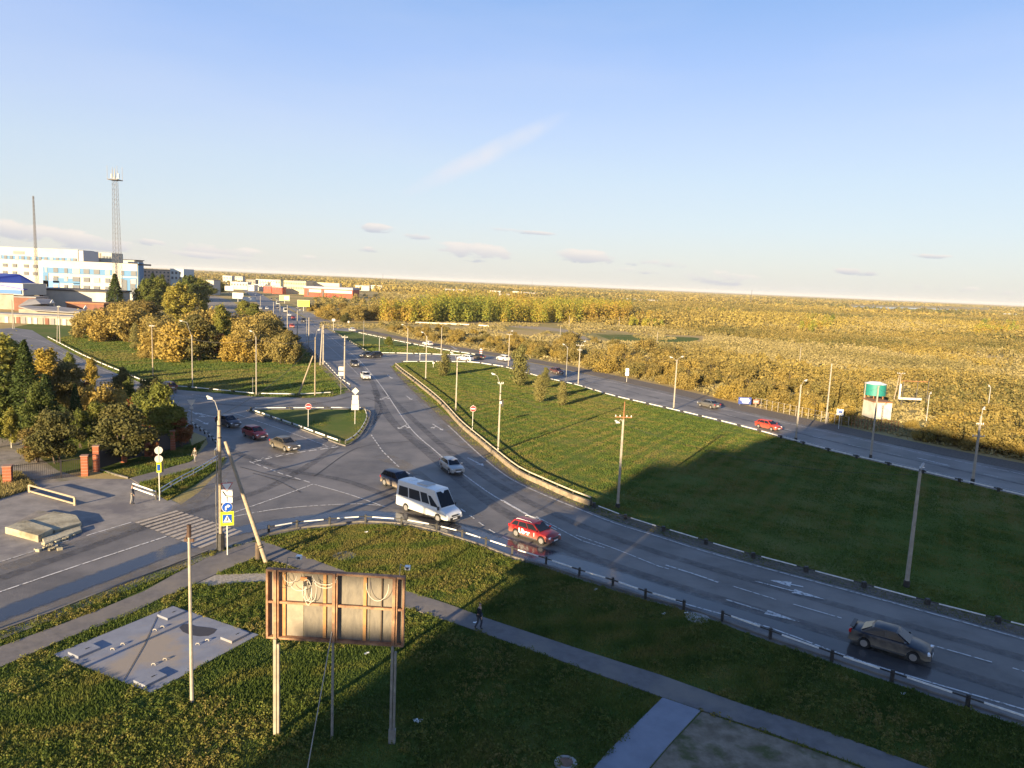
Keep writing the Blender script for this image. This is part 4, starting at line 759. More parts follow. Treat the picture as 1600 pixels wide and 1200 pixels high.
# ================================================================== vehicles
def paint(name, col, dirt=.5, dcol=(.30, .25, .18), metal=.25):
    m = mat(name, col, rough=.32, metal=metal, spec=.6); t = m.node_tree; n = t.nodes; l = t.links; b = n['Principled BSDF']
    tcn = n.new('ShaderNodeTexCoord'); s = n.new('ShaderNodeSeparateXYZ'); l.new(tcn.outputs['Object'], s.inputs[0])
    no = n.new('ShaderNodeTexNoise'); no.inputs['Scale'].default_value = 2.4; no.inputs['Detail'].default_value = 6; l.new(tcn.outputs['Object'], no.inputs[0])
    a = n.new('ShaderNodeMath'); a.operation = 'MULTIPLY_ADD'; l.new(no.outputs[0], a.inputs[0]); a.inputs[1].default_value = -.8; l.new(s.outputs[2], a.inputs[2])
    mr = n.new('ShaderNodeMapRange'); l.new(a.outputs[0], mr.inputs[0]); mr.inputs[1].default_value = .45; mr.inputs[2].default_value = -.15; mr.inputs[3].default_value = 0; mr.inputs[4].default_value = dirt
    mx = n.new('ShaderNodeMix'); mx.data_type = 'RGBA'; l.new(mr.outputs[0], mx.inputs[0]); mx.inputs[6].default_value = (*col, 1); mx.inputs[7].default_value = (*dcol, 1); l.new(mx.outputs[2], b.inputs['Base Color'])
    mq = n.new('ShaderNodeMapRange'); l.new(mr.outputs[0], mq.inputs[0]); mq.inputs[3].default_value = .32; mq.inputs[4].default_value = .9; l.new(mq.outputs[0], b.inputs['Roughness']); return m
GLC = mat('car_glass', (.012, .014, .018), rough=.12, spec=.35); HEAD = mat('headlight', (.75, .76, .78), rough=.15, spec=.8); GREY = mat('bumper_grey', (.06, .06, .062), rough=.6)
TYPES = {   # L, W, H, wheelbase-offsets, wheel r, top profile, greenhouse(xr0,xr1,xf1,xf0), belt
 'sedan': dict(L=4.45, W=1.74, H=1.46, ax=(-1.32, 1.33), r=.31, top=[(-2.22, .55), (-2.19, .86), (-2.0, .99), (-1.5, 1.01), (-1., .98), (.9, .97), (1.4, .90), (1.95, .78), (2.15, .66), (2.22, .50)], gh=(-1.62, -.88, .28, 1.08), bp=(.0, .52, 1.), fall=.0),
 'wagon': dict(L=4.42, W=1.76, H=1.50, ax=(-1.30, 1.33), r=.33, top=[(-2.2, .55), (-2.18, .92), (-2.05, .98), (-1.5, .98), (-1., .97), (.9, .96), (1.4, .91), (1.95, .80), (2.13, .68), (2.2, .50)], gh=(-2.1, -1.72, .25, 1.10), bp=(0, .28, .62, 1.), fall=.08),
 'hatch': dict(L=4.1, W=1.72, H=1.47, ax=(-1.22, 1.25), r=.31, top=[(-2.04, .55), (-2.02, .90), (-1.9, .97), (-1.4, .97), (-1., .96), (.9, .95), (1.4, .89), (1.8, .78), (1.98, .66), (2.04, .50)], gh=(-1.93, -1.35, .22, 1.05), bp=(0, .24, .6, 1.), fall=.04),
 'suv': dict(L=4.4, W=1.82, H=1.68, ax=(-1.3, 1.32), r=.36, top=[(-2.18, .6), (-2.16, 1.0), (-2.05, 1.08), (-1.5, 1.09), (-1., 1.08), (.9, 1.06), (1.4, 1.02), (1.95, .92), (2.12, .78), (2.18, .55)], gh=(-2.07, -1.62, .15, .98), bp=(0, .26, .62, 1.), fall=.05),
 'old': dict(L=4.3, W=1.65, H=1.40, ax=(-1.2, 1.3), r=.29, top=[(-2.14, .55), (-2.13, .88), (-2.05, .94), (-1.5, .95), (-1., .92), (.85, .90), (1.4, .86), (2.0, .79), (2.12, .74), (2.15, .50)], gh=(-1.98, -1.25, .2, .92), bp=(0, .3, .62, 1.), fall=.02),
 'minibus': dict(L=6.7, W=1.95, H=2.72, ax=(-1.95, 2.15), r=.36, top=[(-3.34, .7), (-3.32, 1.2), (-3.1, 1.24), (-1.5, 1.24), (1., 1.24), (2.05, 1.24), (2.45, 1.22), (2.9, 1.08), (3.2, .92), (3.34, .60)], gh=(-3.3, -3.2, 1.55, 2.5), bp=(0, .29, .58, .77, 1.), fall=.0),
 'truck': dict(L=6.0, W=2.1, H=2.5, ax=(-1.7, 1.9), r=.42, top=[(-2.98, .9), (-2.95, 1.1), (-2., 1.1), (0, 1.1), (1.2, 1.1), (2.2, 1.15), (2.7, 1.15), (2.9, 1.1), (2.98, .6)], gh=(-2.9, -2.88, 2.3, 2.75), bp=(.8, .97), fall=.0)}
def car(name, label, kind, pm, cat='car', group=None, detail=True, glassm=None, plate_col=None, lower=None):
    T = TYPES[kind]; L_, W_, H_ = T['L'], T['W'], T['H']; r = T['r']; zb0 = .24 if kind != 'minibus' else .34; big = kind in ('minibus', 'truck'); t = thing(name, label, cat, (0, 0, 0), 0, group); ra = r + .055
    tx = [p[0] for p in T['top']]; tz = [p[1] for p in T['top']]
    xs = set(tx) | {-L_ / 2 * .98, 0, -.6, .5}
    for a in T['ax']:
        for k in range(-6, 7): xs.add(a + ra * math.sin(k * math.pi / 12) * .999)
    xs = sorted(xs); vs = []; fs = []; rings = []
    for x in xs:
        q = abs(x) / (L_ / 2); hw = W_ / 2 * (1 - (.13 if not big else .05) * q ** 7 - .02 * q ** 2); zt = float(np.interp(x, tx, tz)); zb = zb0 + .10 * max(0, q - .9) * 10 * .6
        for a in T['ax']:
            dx = abs(x - a)
            if dx < ra: zb = max(zb, r + math.sqrt(ra * ra - dx * dx))
        zm = zb + (zt - zb) * .45
        sec = [(0, zb), (hw * .82, zb), (hw * .985, zb + .02), (hw, zm), (hw * .985, zb + (zt - zb) * .8), (hw * .93, zt - .035), (hw * .82, zt), (0, zt + .025)]
        sec = sec + [(-a, b) for a, b in sec[-2:0:-1]]
        rings.append(len(vs)); vs += [(x, a, b) for a, b in sec]
    n = 14
    for i in range(len(rings) - 1):
        A, B = rings[i], rings[i + 1]; fs += [(A + j, A + (j + 1) % n, B + (j + 1) % n, B + j) for j in range(n)]
    fs += [tuple(range(rings[0], rings[0] + n)), tuple(range(rings[-1] + n - 1, rings[-1] - 1, -1))]
    m = MB().add(vs, fs)
    xr0, xr1, xf1, xf0 = T['gh']; belt = 1.2 if big else float(np.interp(0, tx, tz)) - .01; beltf = float(np.interp(xf0, tx, tz)) - .02; beltr = float(np.interp(xr0, tx, tz)) - .02
    if kind == 'truck': belt = beltf = beltr = 1.05
    wb = W_ / 2 * (.90 if not big else .97); wt = W_ / 2 * (.70 if not big else .84); fall = T['fall']
    B = {'rb': Vector((xr0, wb, beltr)), 'fb': Vector((xf0, wb * .93, beltf)), 'rt': Vector((xr1, wt, H_ - .05 - fall)), 'ft': Vector((xf1, wt, H_ - .04))}
    # roof grid with crown
    U, V = 8, 6; g0 = len(m.v); gv = []; gf = []
    for i in range(U + 1):
        u = i / U; e_ = B['rt'].lerp(B['ft'], u); cz = .055 * math.sin(math.pi * (.12 + .76 * u))
        for j in range(V + 1): v = -1 + 2 * j / V; gv.append((e_.x + (.05 * (1 - v * v) if i == U else (-.05 * (1 - v * v) if i == 0 else 0)), e_.y * v, e_.z + cz * (1 - abs(v) ** 2.5) + .02 * (1 - v * v)))
    for i in range(U):
        for j in range(V): a = i * (V + 1) + j; gf.append((a, a + 1, a + V + 2, a + V + 1))
    m.add(gv, gf)
    mir = lambda p: Vector((p.x, -p.y, p.z))
    def side_edge(s, n_=8):     # crowned roof edge points so that side meets roof
        return [Vector(gv[i * (V + 1) + (V if s > 0 else 0)]) for i in range(U + 1)]
    for s in (1, -1):
        top = side_edge(s); bot = [B['rb'].lerp(B['fb'], i / U) for i in range(U + 1)]; bot = [Vector((p.x, p.y * s, p.z - .03)) for p in bot]
        m.add(bot + top, [(i, i + 1, U + 2 + i, U + 1 + i) for i in range(U)])
    for k, i0 in (('r', 0), ('f', U)):
        top = [Vector(gv[i0 * (V + 1) + j]) for j in range(V + 1)]; b_ = B['rb'] if k == 'r' else B['fb']; bot = [Vector((b_.x + (.06 if k == 'f' else -.02) * (1 - (-1 + 2 * j / V) ** 2), b_.y * (-1 + 2 * j / V), b_.z - .03)) for j in range(V + 1)]
        m.add(bot + top, [(j, j + 1, V + 2 + j, V + 1 + j) for j in range(V)])
    body = m.build('body', pm, t, smooth=True)
    gm = glassm or GLC
    def pane(nm, p00, p10, p11, p01, out, mm=gm, off=.014):
        o = Vector(out).normalized() * off; vs = [p + o for p in (p00, p10, p11, p01)] + [p - o for p in (p00, p10, p11, p01)]
        return MB().add(vs, [(0, 1, 2, 3), (7, 6, 5, 4), (0, 4, 5, 1), (1, 5, 6, 2), (2, 6, 7, 3), (3, 7, 4, 0)]).build(nm, mm, t)
    bil = lambda a, b, c, d, u, v: a.lerp(b, u).lerp(d.lerp(c, u), v)
    # windscreen, rear window
    a, b, c, d = mir(B['fb']), B['fb'], B['ft'], mir(B['ft'])
    fw = [bil(a, b, c, d, u, v) + Vector((.045 if v < .5 else .03, 0, 0)) for u, v in ((.05, .10), (.95, .10), (.94, .90), (.06, .90))]; pane('windshield', *fw, (1, 0, .8), off=.03, mm=(mat('windscreen_glass', (.010, .012, .016), rough=.2, spec=.2) if big else gm))
    if not (kind == 'truck'):
        a, b, c, d = B['rb'], mir(B['rb']), mir(B['rt']), B['rt']
        lo_ = .14 if kind not in ('wagon', 'suv', 'minibus') else .2
        pane('rear_window', *[bil(a, b, c, d, u, v) + Vector((-.03, 0, 0)) for u, v in ((.07, lo_), (.93, lo_), (.9, .86), (.1, .86))], (-1, 0, .6), off=.03)
    for s in (1, -1):
        f = (lambda p: p) if s > 0 else mir
        a, b, c, d = f(B['rb']), f(B['fb']), f(B['ft']), f(B['rt'])
        bp = T['bp']; mar0, mar1 = (.05, .045) if not big else (.03, .02)
        for i in range(len(bp) - 1):
            u0, u1 = bp[i] + (.05 if i == 0 else .014), bp[i + 1] - (.055 if i == len(bp) - 2 else .014)
            vb, vt = (.10, .86) if not big else (.06, .62)
            if big and i < len(bp) - 2: vb, vt = .12, .70
            t0, t1 = u0, u1
            if i == 0 and not big: t0 = u0 + .03
            if i == len(bp) - 2 and big: t1 = u1 - .1
            ps = [bil(a, b, c, d, u0, vb), bil(a, b, c, d, u1, vb), bil(a, b, c, d, t1, vt), bil(a, b, c, d, t0, vt)]
            pane('side_window', *ps, (0, s, .3), mm=(GLASS if big else gm), off=.016)
    for axx in T['ax']:
        for s in (1, -1):
            y = s * (W_ / 2 - .115); w_ = MB(); w_.disc((axx, y, r), r, .20, 'Y', 22); WH = w_.build('wheel', RUBBER, t, smooth=True)
            hub = MB().disc((axx, y + s * .102, r), r * .66, .012, 'Y', 18)
            for k in range(5):
                aa = 2 * math.pi * k / 5 + .3; hub.box((axx + math.cos(aa) * r * .36, y + s * .112, r + math.sin(aa) * r * .36), (r * .56, .02, r * .13), M=Matrix.Rotation(-aa, 4, 'Y'))
            hub.disc((axx, y + s * .115, r), r * .15, .03, 'Y', 10)
            hub.build('rim', ALLOY, WH)
    zf = .72 if not big else .80
    hwf = W_ / 2 * .86; lx = L_ / 2
    for s in (1, -1):
        MB().box((lx - .16, s * (hwf - .13), zf - .06), (.16, .30, .15), -s * .35).build('headlight', HEAD, t, bevel=.02)
        MB().box((-lx + .085, s * (hwf - .07), (.84 if not big else 1.0)), (.14, .2 if not big else .14, .2 if not big else .5), s * .2).build('taillight', REDG, t)
        MB().box((xf0 - .22, s * (W_ / 2 + .07), (belt + .08)), (.1, .18, .13 if not big else .3)).build('mirror', pm if not big else PLASTIC, t)
    MB().box((lx - .02, 0, zf - .1), (.06, W_ * .42, .13)).build('grille', GREY, t)
    MB().box((lx - .05, 0, .36 if not big else .42), (.12, W_ * .62, .15 if not big else .28)).build('front_bumper', GREY if not big else PLASTIC, t)
    MB().box((lx + .015, 0, .44), (.02, .5, .12)).build('license_plate', WHITE, t); MB().box((-lx - .01, 0, .62), (.02, .5, .12)).build('license_plate', WHITE, t)
    if detail:
        for s in (1, -1):
            for xx in (.1, -.75) if not big else (1.25,): MB().box((xx, s * (W_ / 2 - .004), belt - .14), (.18, .03, .035)).build('door_handle', pm, t)
            MB().box((0, s * (W_ / 2 - .012), .30 if not big else .42), (T['ax'][1] - T['ax'][0] - ra * 2.2, .05, .09)).build('sill', GREY if not big else pm, t)
            if kind == 'wagon': MB().path([(-1.5, s * wt * .95, H_ - .045), (-1.4, s * wt * .95, H_ + .03), (-.1, s * wt * .95, H_ + .055), (.1, s * wt * .95, H_ + .0)], .018).build('roof_rail', WHITE, t)
    return t
def put(t, pr, pf, kind, side=-1, copyof=None):
    """rear and front wheel contact points (picture) on the visible side -> location, heading"""
    T = TYPES[kind]; a = G(*pr)[:2]; b = G(*pf)[:2]; d = (b - a) / np.linalg.norm(b - a); n = np.array([-d[1], d[0]])
    mid = (a + b) / 2 - n * side * (T['W'] / 2 - .05) - d * (T['ax'][0] + T['ax'][1]) / 2; t.location = (mid[0], mid[1], .055); t.rotation_euler = (0, 0, math.atan2(d[1], d[0])); return t
def putc(t, c, hd):
    g = G(*c); h = G(*hd); t.location = (g[0], g[1], .055); t.rotation_euler = (0, 0, math.atan2(h[1] - g[1], h[0] - g[0])); return t
P_BLK = paint('paint_charcoal', (.022, .026, .036), .75); P_RED = paint('paint_red', (.30, .018, .018), .55); P_WHT = paint('paint_white', (.78, .77, .74), .4); P_SIL = paint('paint_silver', (.45, .45, .44), .35, metal=.5)
P_BEI = paint('paint_beige', (.11, .095, .075), .6, metal=.4); P_NAVY = paint('paint_navy', (.02, .03, .06), .9, (.36, .28, .19)); P_DRED = paint('paint_dark_red', (.26, .02, .025), .4); P_BLU = paint('paint_blue_grey', (.10, .13, .17), .3)
# 1 dark sedan lower right
t = put(car('sedan', 'dirty charcoal sedan driving in the shade at the lower right', 'sedan', P_BLK), (1350, 1014), (1424, 1036), 'sedan')
MB().box((-2.1, 0, 1.08), (.22, 1.3, .03)).box((-2.1, .5, 1.03), (.06, .05, .1)).box((-2.1, -.5, 1.03), (.06, .05, .1)).build('rear_spoiler', PLASTIC, t)
# 2 red wagon
t = put(car('wagon', 'red station wagon taxi with white lettering on its doors on the wet lane', 'wagon', P_RED), (804, 839), (847, 853), 'wagon')
def text(s, size, loc, rot, m, parent, name='lettering', ext=.008, bold=0):
    cu = bpy.data.curves.new('lettering', 'FONT'); cu.body = s; cu.size = size; cu.extrude = ext; cu.offset = bold; cu.align_x = 'CENTER'; cu.align_y = 'CENTER'
    o = bpy.data.objects.new('lettering', cu); COL.objects.link(o); bpy.context.view_layer.update(); me = bpy.data.meshes.new_from_object(o.evaluated_get(bpy.context.evaluated_depsgraph_get())); bpy.data.objects.remove(o); me.materials.clear()
    r_ = link(name, me, m, parent); r_.location = loc; r_.rotation_euler = rot; return r_
text('Uber', .56, (-.42, -.895, .66), (math.radians(90), 0, 0), SW, t, bold=.02)
text('Uber', .56, (-.42, .895, .66), (math.radians(90), 0, math.pi), SW, t, bold=.02)
MB().box((.62, -.89, .68), (.05, .02, .30)).build('white_stripe', SW, t)
# 3 white minibus
t = put(car('minibus', 'white minibus with tinted side windows driving on the wet lane', 'minibus', P_WHT, 'minibus'), (634, 800), (684, 817), 'minibus')
MB().box((-.35, .0, 2.78), (1.3, 1.1, .12)).build('roof_vent', mat('grey_cover', (.5, .48, .45), rough=.7), t, bevel=.04); MB().box((-2.2, .1, 2.75), (.7, .6, .07)).build('roof_hatch', SW, t, bevel=.02)
MB().box((1.4, -.99, .42), (.9, .28, .05)).build('side_step', GREY, t)
# 4 navy SUV
t = put(car('hatchback', 'muddy dark navy hatchback half hidden behind the white minibus', 'suv', P_NAVY), (596, 758), (629, 771), 'suv')
# 5 silver old liftback
t = put(car('liftback', 'silver older liftback crossing the shade band on the bend', 'old', P_SIL), (689, 732.5), (702, 742), 'old')
t = put(car('sedan', 'dusty beige sedan waiting first at the dashed stop line', 'sedan', P_BEI), (425, 700), (446, 707), 'sedan')
t = put(car('hatchback', 'dark red hatchback waiting behind the beige sedan', 'hatch', P_DRED), (380, 682), (398, 688.5), 'hatch')
t = put(car('hatchback', 'dark blue hatchback third in the queue, behind the tall pole', 'hatch', paint('paint_ink', (.018, .025, .05), .5)), (337, 664), (359, 670), 'hatch')
proto = {k: v for k, v in {}.items()}
def mk(kind, pm, label, cat='car', name=None): return car(name or {'sedan': 'sedan', 'hatch': 'hatchback', 'suv': 'off_roader', 'wagon': 'wagon', 'old': 'liftback', 'minibus': 'minibus', 'truck': 'truck'}[kind], label, kind, pm, cat, detail=False)
far = mk('sedan', paint('paint_pale_silver', (.62, .62, .60), .25), 'white sedan coming towards us beside the painted centre line'); putc(far, (571, 592), (579, 600))
far2 = mk('sedan', paint('paint_dark', (.02, .022, .026), .4), 'black sedan just behind the white sedan on the avenue'); putc(far2, (554, 572), (562, 580))
def cp(root, label, c, hd): o = dup(root, (0, 0, 0), 0, label); return putc(o, c, hd)
s_blk = mk('suv', paint('paint_dark2', (.022, .022, .025), .3), 'black off-roader turning off the avenue by the median lawn'); putc(s_blk, (585, 559), (570, 560))
cp(far2, 'dark sedan with light bonnet in front of the turning black off-roader', (573, 558), (560, 559))
h_wht = mk('hatch', paint('paint_white2', (.74, .74, .72), .2), 'white hatchback in the middle of the three white cars on the right-hand road'); putc(h_wht, (668, 540), (650, 537))
s_wht = mk('suv', paint('paint_white3', (.80, .79, .76), .25), 'white off-roader crossing beside the banded marker post'); putc(s_wht, (727, 564), (700, 561))
h_wht['label'] = 'small white hatchback on the slip road behind the concrete poles'
cp(far2, 'low dark car beyond the white off-roader by the banded marker post', (747, 561), (735, 559))
cp(s_wht, 'white off-roader half hidden by a pole on the right-hand road', (786, 564), (765, 560))
d_red = mk('hatch', paint('paint_brown_red', (.09, .03, .03), .4), 'dark reddish hatchback in front of the leafy columns on the right-hand road'); putc(d_red, (870, 584), (890, 589))
slv = mk('sedan', paint('paint_grey_silver', (.16, .155, .145), .3, metal=.5), 'silver sedan on the right-hand road beside a lamp pole'); putc(slv, (1107, 637), (1085, 632))
rd = mk('hatch', paint('paint_orange_red', (.55, .06, .03), .3), 'small bright red hatchback on the right-hand road at the shade edge'); putc(rd, (1200, 671), (1230, 678))
cp(far2, 'dark sedan half behind the green tree on the left side road', (240, 611), (228, 606))
cp(d_red, 'dark hatchback leading the pair on the left side road', (263, 609), (250, 605))
cp(far, 'silver car mostly hidden by the left trees on the side road', (106, 571), (92, 565)); 
van = mk('wagon', paint('paint_white_black', (.5, .5, .5), .3), 'white and dark wagon on the slip road at the tall dry grass'); putc(van, (550, 518), (535, 514))
for c, lab, kk in [((474, 503), 'dark off-roader with pale roof driving up the avenue', s_blk), ((456, 512), 'red car on the near lane of the avenue below the dark one', rd), ((458, 499), 'small red car ahead of the dark off-roader on the avenue', rd), ((437, 499), 'silver car between the avenue poles', slv), ((452, 494), 'white car near the top of the grey truck row', h_wht), ((407, 483), 'white car with black front, leftmost on the far avenue', far), ((417, 483.5), 'white car beside the leftmost one on the far avenue', far), ((433, 482), 'dark car between the two rows on the far avenue', far2), ((424, 469), 'dark car far up the avenue', far2), ((432, 468.5), 'silver car far up the avenue by the green board', slv), ((400, 462), 'pale car very far up the avenue', far), ((465, 482), 'dark car pulling off below the yellow billboard', far2), ((316, 478), 'white van parked at the left of the tree row lane', s_wht), ((318, 470), 'second white van parked behind the first by the lane', s_wht)]:
    cp(kk, lab, c, (c[0] + 12, c[1] + 12))
tr = mk('truck', mat('truck_grey', (.42, .42, .40), rough=.5), 'grey box truck driving on the far avenue', 'truck'); putc(tr, (446, 488), (458, 500))
tr2 = cp(tr, 'second grey truck ahead of the box truck on the avenue', (434, 476), (446, 488))

# ================================================================== people
SKIN = mat('skin', (.45, .28, .2), rough=.6)
def skinmesh(name, pts, edges, radii, m, parent, root=0):
    me = bpy.data.meshes.new(name); me.from_pydata(pts, edges, []); o = link(name, me, m, parent)
    sm = o.modifiers.new('skin', 'SKIN'); 
    for i, v in enumerate(me.skin_vertices[0].data): v.radius = (radii[i], radii[i] * .85); v.use_root = (i == root)
    su = o.modifiers.new('sub', 'SUBSURF'); su.levels = 1; su.render_levels = 1
    sm.use_smooth_shade = True; return o
def person(label, at, rz, jacket, trousers, hair, stride=.25, h=1.75):
    b = place_on(*at); b[2] = .06; t = thing('person', label, 'person', b, rz); s = h / 1.75; S = stride
    def sc(P): return [(x * s, y * s, z * s) for x, y, z in P]
    J = [(0, 0, .95), (0, 0, 1.15), (.01, 0, 1.38), (.02, 0, 1.48), (.03, 0, 1.60), (.035, 0, 1.68),            # spine, neck, head 0-5
         (0, .17, 1.40), (-S * .25, .21, 1.14), (-S * .1 + .1, .22, .92), (0, -.17, 1.40), (S * .3, -.21, 1.14), (S * .55 + .1, -.21, .93),   # arms 6-11
         (.02, .09, .90), (S * .55, .10, .50), (S * .7 - .12, .10, .09), (S * .7 + .08, .10, .04), (0, -.09, .90), (-S * .2, -.10, .50), (-S * .9, -.10, .12), (-S * .9 + .2, -.10, .04)]
    E_ = [(0, 1), (1, 2), (2, 3), (3, 4), (4, 5), (2, 6), (6, 7), (7, 8), (2, 9), (9, 10), (10, 11), (0, 12), (12, 13), (13, 14), (14, 15), (0, 16), (16, 17), (17, 18), (18, 19)]
    R = [.14, .13, .13, .055, .095, .08, .055, .042, .035, .055, .042, .035, .08, .058, .042, .035, .08, .058, .042, .035]
    # hands: palm, thumb and finger bundle grown from the wrists
    for wri, sd in ((8, 1), (11, -1)):
        w = J[wri]; k = len(J); J += [(w[0] + .02, w[1], w[2] - .08)]; E_ += [(wri, k)]; R += [.028]
        for f in range(4): J += [(w[0] + .05 - .02 * f + .01, w[1] + sd * .005 * f, w[2] - .15)]; E_ += [(k, k + 1 + f)]; R += [.009]
        J += [(w[0] + .06, w[1] - sd * .02, w[2] - .10)]; E_ += [(k, k + 5)]; R += [.010]
    skinmesh('body', sc(J), E_, [r_ * s for r_ in R], SKIN, t)
    jk = [0, 1, 2, 6, 7, 8, 9, 10, 11]; mp_ = {v: i for i, v in enumerate(jk)}
    skinmesh('jacket', sc([J[0][:2] + (.86,) if v == 0 else J[v] for v in jk]), [(mp_[a], mp_[c]) for a, c in E_ if a in mp_ and c in mp_], [x * s for x in (.185, .17, .17, .08, .065, .05, .08, .065, .05)], jacket, t)
    tj = [0, 12, 13, 14, 16, 17, 18]; mp_ = {v: i for i, v in enumerate(tj)}
    skinmesh('trousers', sc([J[v] for v in tj]), [(mp_[a], mp_[c]) for a, c in E_ if a in mp_ and c in mp_], [x * s for x in (.15, .10, .075, .06, .10, .075, .06)], trousers, t)
    skinmesh('shoes', sc([J[14], J[15]]), [(0, 1)], [.055 * s, .045 * s], BLACK, t); skinmesh('shoes', sc([J[18], J[19]]), [(0, 1)], [.055 * s, .045 * s], BLACK, t)
    skinmesh('hair', sc([(.0, 0, 1.66), (.02, 0, 1.72)]), [(0, 1)], [.10 * s, .085 * s], hair, t)
    for sd in (1, -1): MB().disc((.125 * s, sd * .032 * s, 1.645 * s), .012 * s, .01, 'X', 8).build('eye', SK, t)
    MB().tube((.12 * s, 0, 1.63 * s), (.145 * s, 0, 1.605 * s), .012 * s, .016 * s, 6).build('nose', SKIN, t)
    return t
CL1 = mat('cloth_black', (.012, .012, .016), rough=.9); CL2 = mat('cloth_grey', (.055, .058, .075), rough=.9); CL3 = mat('cloth_khaki', (.10, .09, .07), rough=.9); CL4 = mat('cloth_pale', (.22, .21, .2), rough=.9); HR = mat('hair_dark', (.03, .02, .015), rough=.8)
person('person in a black jacket and grey trousers on the shaded sidewalk', (748, 985), -.4, CL1, CL2, HR)
person('person in grey clothes standing at the driveway edge by the short railing', (207, 789), .2, CL2, CL4, HR, .15, 1.8)
person('person in a pale khaki coat walking along the left sidewalk under the trees', (305, 724), -1.9, CL3, CL4, HR)

# ================================================================== buildings
def fbox(name, m, parent, x0, x1, y0, y1, Y, depth=0.0, th=None, off=0.0, tilt=True, xr=None):
    """box on the plane at distance Y, given by picture columns x0..x1 and the rows y0 (top) y1 (bottom) measured at column xr"""
    xr = x0 if xr is None else xr; xm = (x0 + x1) / 2; dy = .0435 * (xm - xr)
    a = plane(x0, (y0 + y1) / 2 + dy, Y); b = plane(x1, (y0 + y1) / 2 + dy, Y); zt = plane(xm, y0 + dy, Y)[2]; zb = plane(xm, y1 + dy, Y)[2]
    zb = max(zb, 0); o = Vector(parent.location) if parent else Vector((0, 0, 0)); d = depth or .3
    return MB().box(Vector(((a[0] + b[0]) / 2, Y + d / 2 - off, (zt + zb) / 2)) - o, (abs(b[0] - a[0]), d, max(.1, zt - zb))).build(name, m, parent)
BW = mat('render_white', (.52, .48, .42), (.44, .41, .36), .15, .8, space='w'); BB = mat('panel_blue', (.035, .15, .32), rough=.6); BBD = mat('panel_deep_blue', (.03, .18, .48), rough=.5); WIN = mat('window_glass', (.10, .11, .13), rough=.15, spec=.8); WPI = mat('window_blind', (.42, .33, .28), rough=.6)
ROOFD = mat('roof_dark', (.06, .055, .055), rough=.9); BROOF = mat('roof_blue_metal', (.015, .03, .28), rough=.4); GROOF = mat('roof_grey', (.26, .25, .25), (.2, .19, .19), .3, .8, space='w'); TAN = mat('wall_tan', (.33, .29, .24), (.25, .22, .18), .3, .9, space='w'); BRN = mat('wall_brick_rust', (.22, .09, .06), (.15, .07, .05), .4, .9, space='w')
YD = 440.
t = thing('hospital_block', 'nearer white four-storey block with pale blue bands below the tall lattice mast', 'building', plane(142, 470, YD) * [1, 1, 0])
fbox('wall', BW, t, 67, 216, 406, 520, YD, 7); fbox('roof_edge', ROOFD, t, 67, 216, 405.6, 408.2, YD, 15, off=-.5)
for (x0, x1, y0, y1) in ((67.5, 175, 417, 426), (67.5, 76, 426, 448), (83, 125, 433, 441), (67.5, 93, 438, 448.5), (190, 214, 417, 426), (190, 214, 428, 458), (115, 125, 440, 450)):
    fbox('blue_panel', BBD if y0 == 438 else BB, t, x0, x1, y0 - (0), y1, YD, .25, off=.25, xr=67)
wins = [(71, 74), (84, 91), (101, 106), (114, 125), (131, 140), (147, 156), (165, 172), (190, 194), (205, 213)]
for r_, (yy, h_) in enumerate(((417.6, 7.2), (430.5, 7), (443.5, 7), (456, 7))):
    for k, (a, b) in enumerate(wins):
        if r_ == 3 and k < 7: continue
        if k == 7 or k == 4: mm = WIN
        else: mm = WPI if (k + r_) % 3 == 0 else WIN
        f = fbox('window', mm, t, a, b, yy, yy + h_, YD, .3, off=.45, xr=67); 
for x0 in (191, 204): fbox('stair_glazing', WIN, t, x0, x0 + 8, 432, 458, YD, .3, off=.42, xr=67)
fbox('side_trim', BB, t, 216.1, 217.2, 410, 520, YD, 6, xr=216, off=-.5); fbox('entrance_block', BW, t, 194, 215, 459, 500, YD, 5, off=5.4, xr=194)
YD2 = 520.
t = thing('hospital_block', 'farther white block with a blue window band and a wall sign at the left edge', 'building', plane(60, 470, YD2) * [1, 1, 0])
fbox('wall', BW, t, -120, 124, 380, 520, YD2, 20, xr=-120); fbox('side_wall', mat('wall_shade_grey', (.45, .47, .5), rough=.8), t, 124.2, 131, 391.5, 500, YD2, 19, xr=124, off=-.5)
fbox('blue_band', BB, t, -120, 118, 393, 399, YD2, .3, off=.3, xr=-120); fbox('wall_sign', mat('sign_mauve', (.35, .22, .22)), t, 21, 38, 392, 396.5, YD2, .3, off=.3, xr=21)
for k in range(26):
    x = -110 + k * 9.
    if x < 118: fbox('window', WIN if k % 3 else WPI, t, x, x + 4.5, 393.5, 398.6, YD2, .3, off=.55, xr=-120)
for k, x in enumerate((-60, -30, 5, 20, 38, 52, 75, 95)):
    fbox('window', WIN, t, x, x + 6.5, 411.5 - .0435 * 0, 416.5, YD2, .3, off=.5, xr=5 if x > 0 else x); fbox('window', WIN, t, x, x + 6.5, 423, 428, YD2, .3, off=.5, xr=5 if x > 0 else x)
t = thing('building', 'grey and yellow stepped block behind the two white hospital blocks', 'building', plane(155, 470, 560) * [1, 1, 0])
fbox('wall', mat('wall_green_grey', (.34, .37, .36), rough=.9), t, 131, 176, 393.5, 500, 560, 16); fbox('yellow_wall', mat('wall_yellow', (.62, .5, .2), rough=.85), t, 131, 142, 394.5, 420, 560, .5, off=.5, xr=131); fbox('upper_wall', TAN, t, 151, 158, 395, 420, 560, .5, off=.5, xr=151)
for x in (160, 165, 170): fbox('window', WIN, t, x, x + 3.4, 400, 404, 560, .4, off=.4, xr=158)
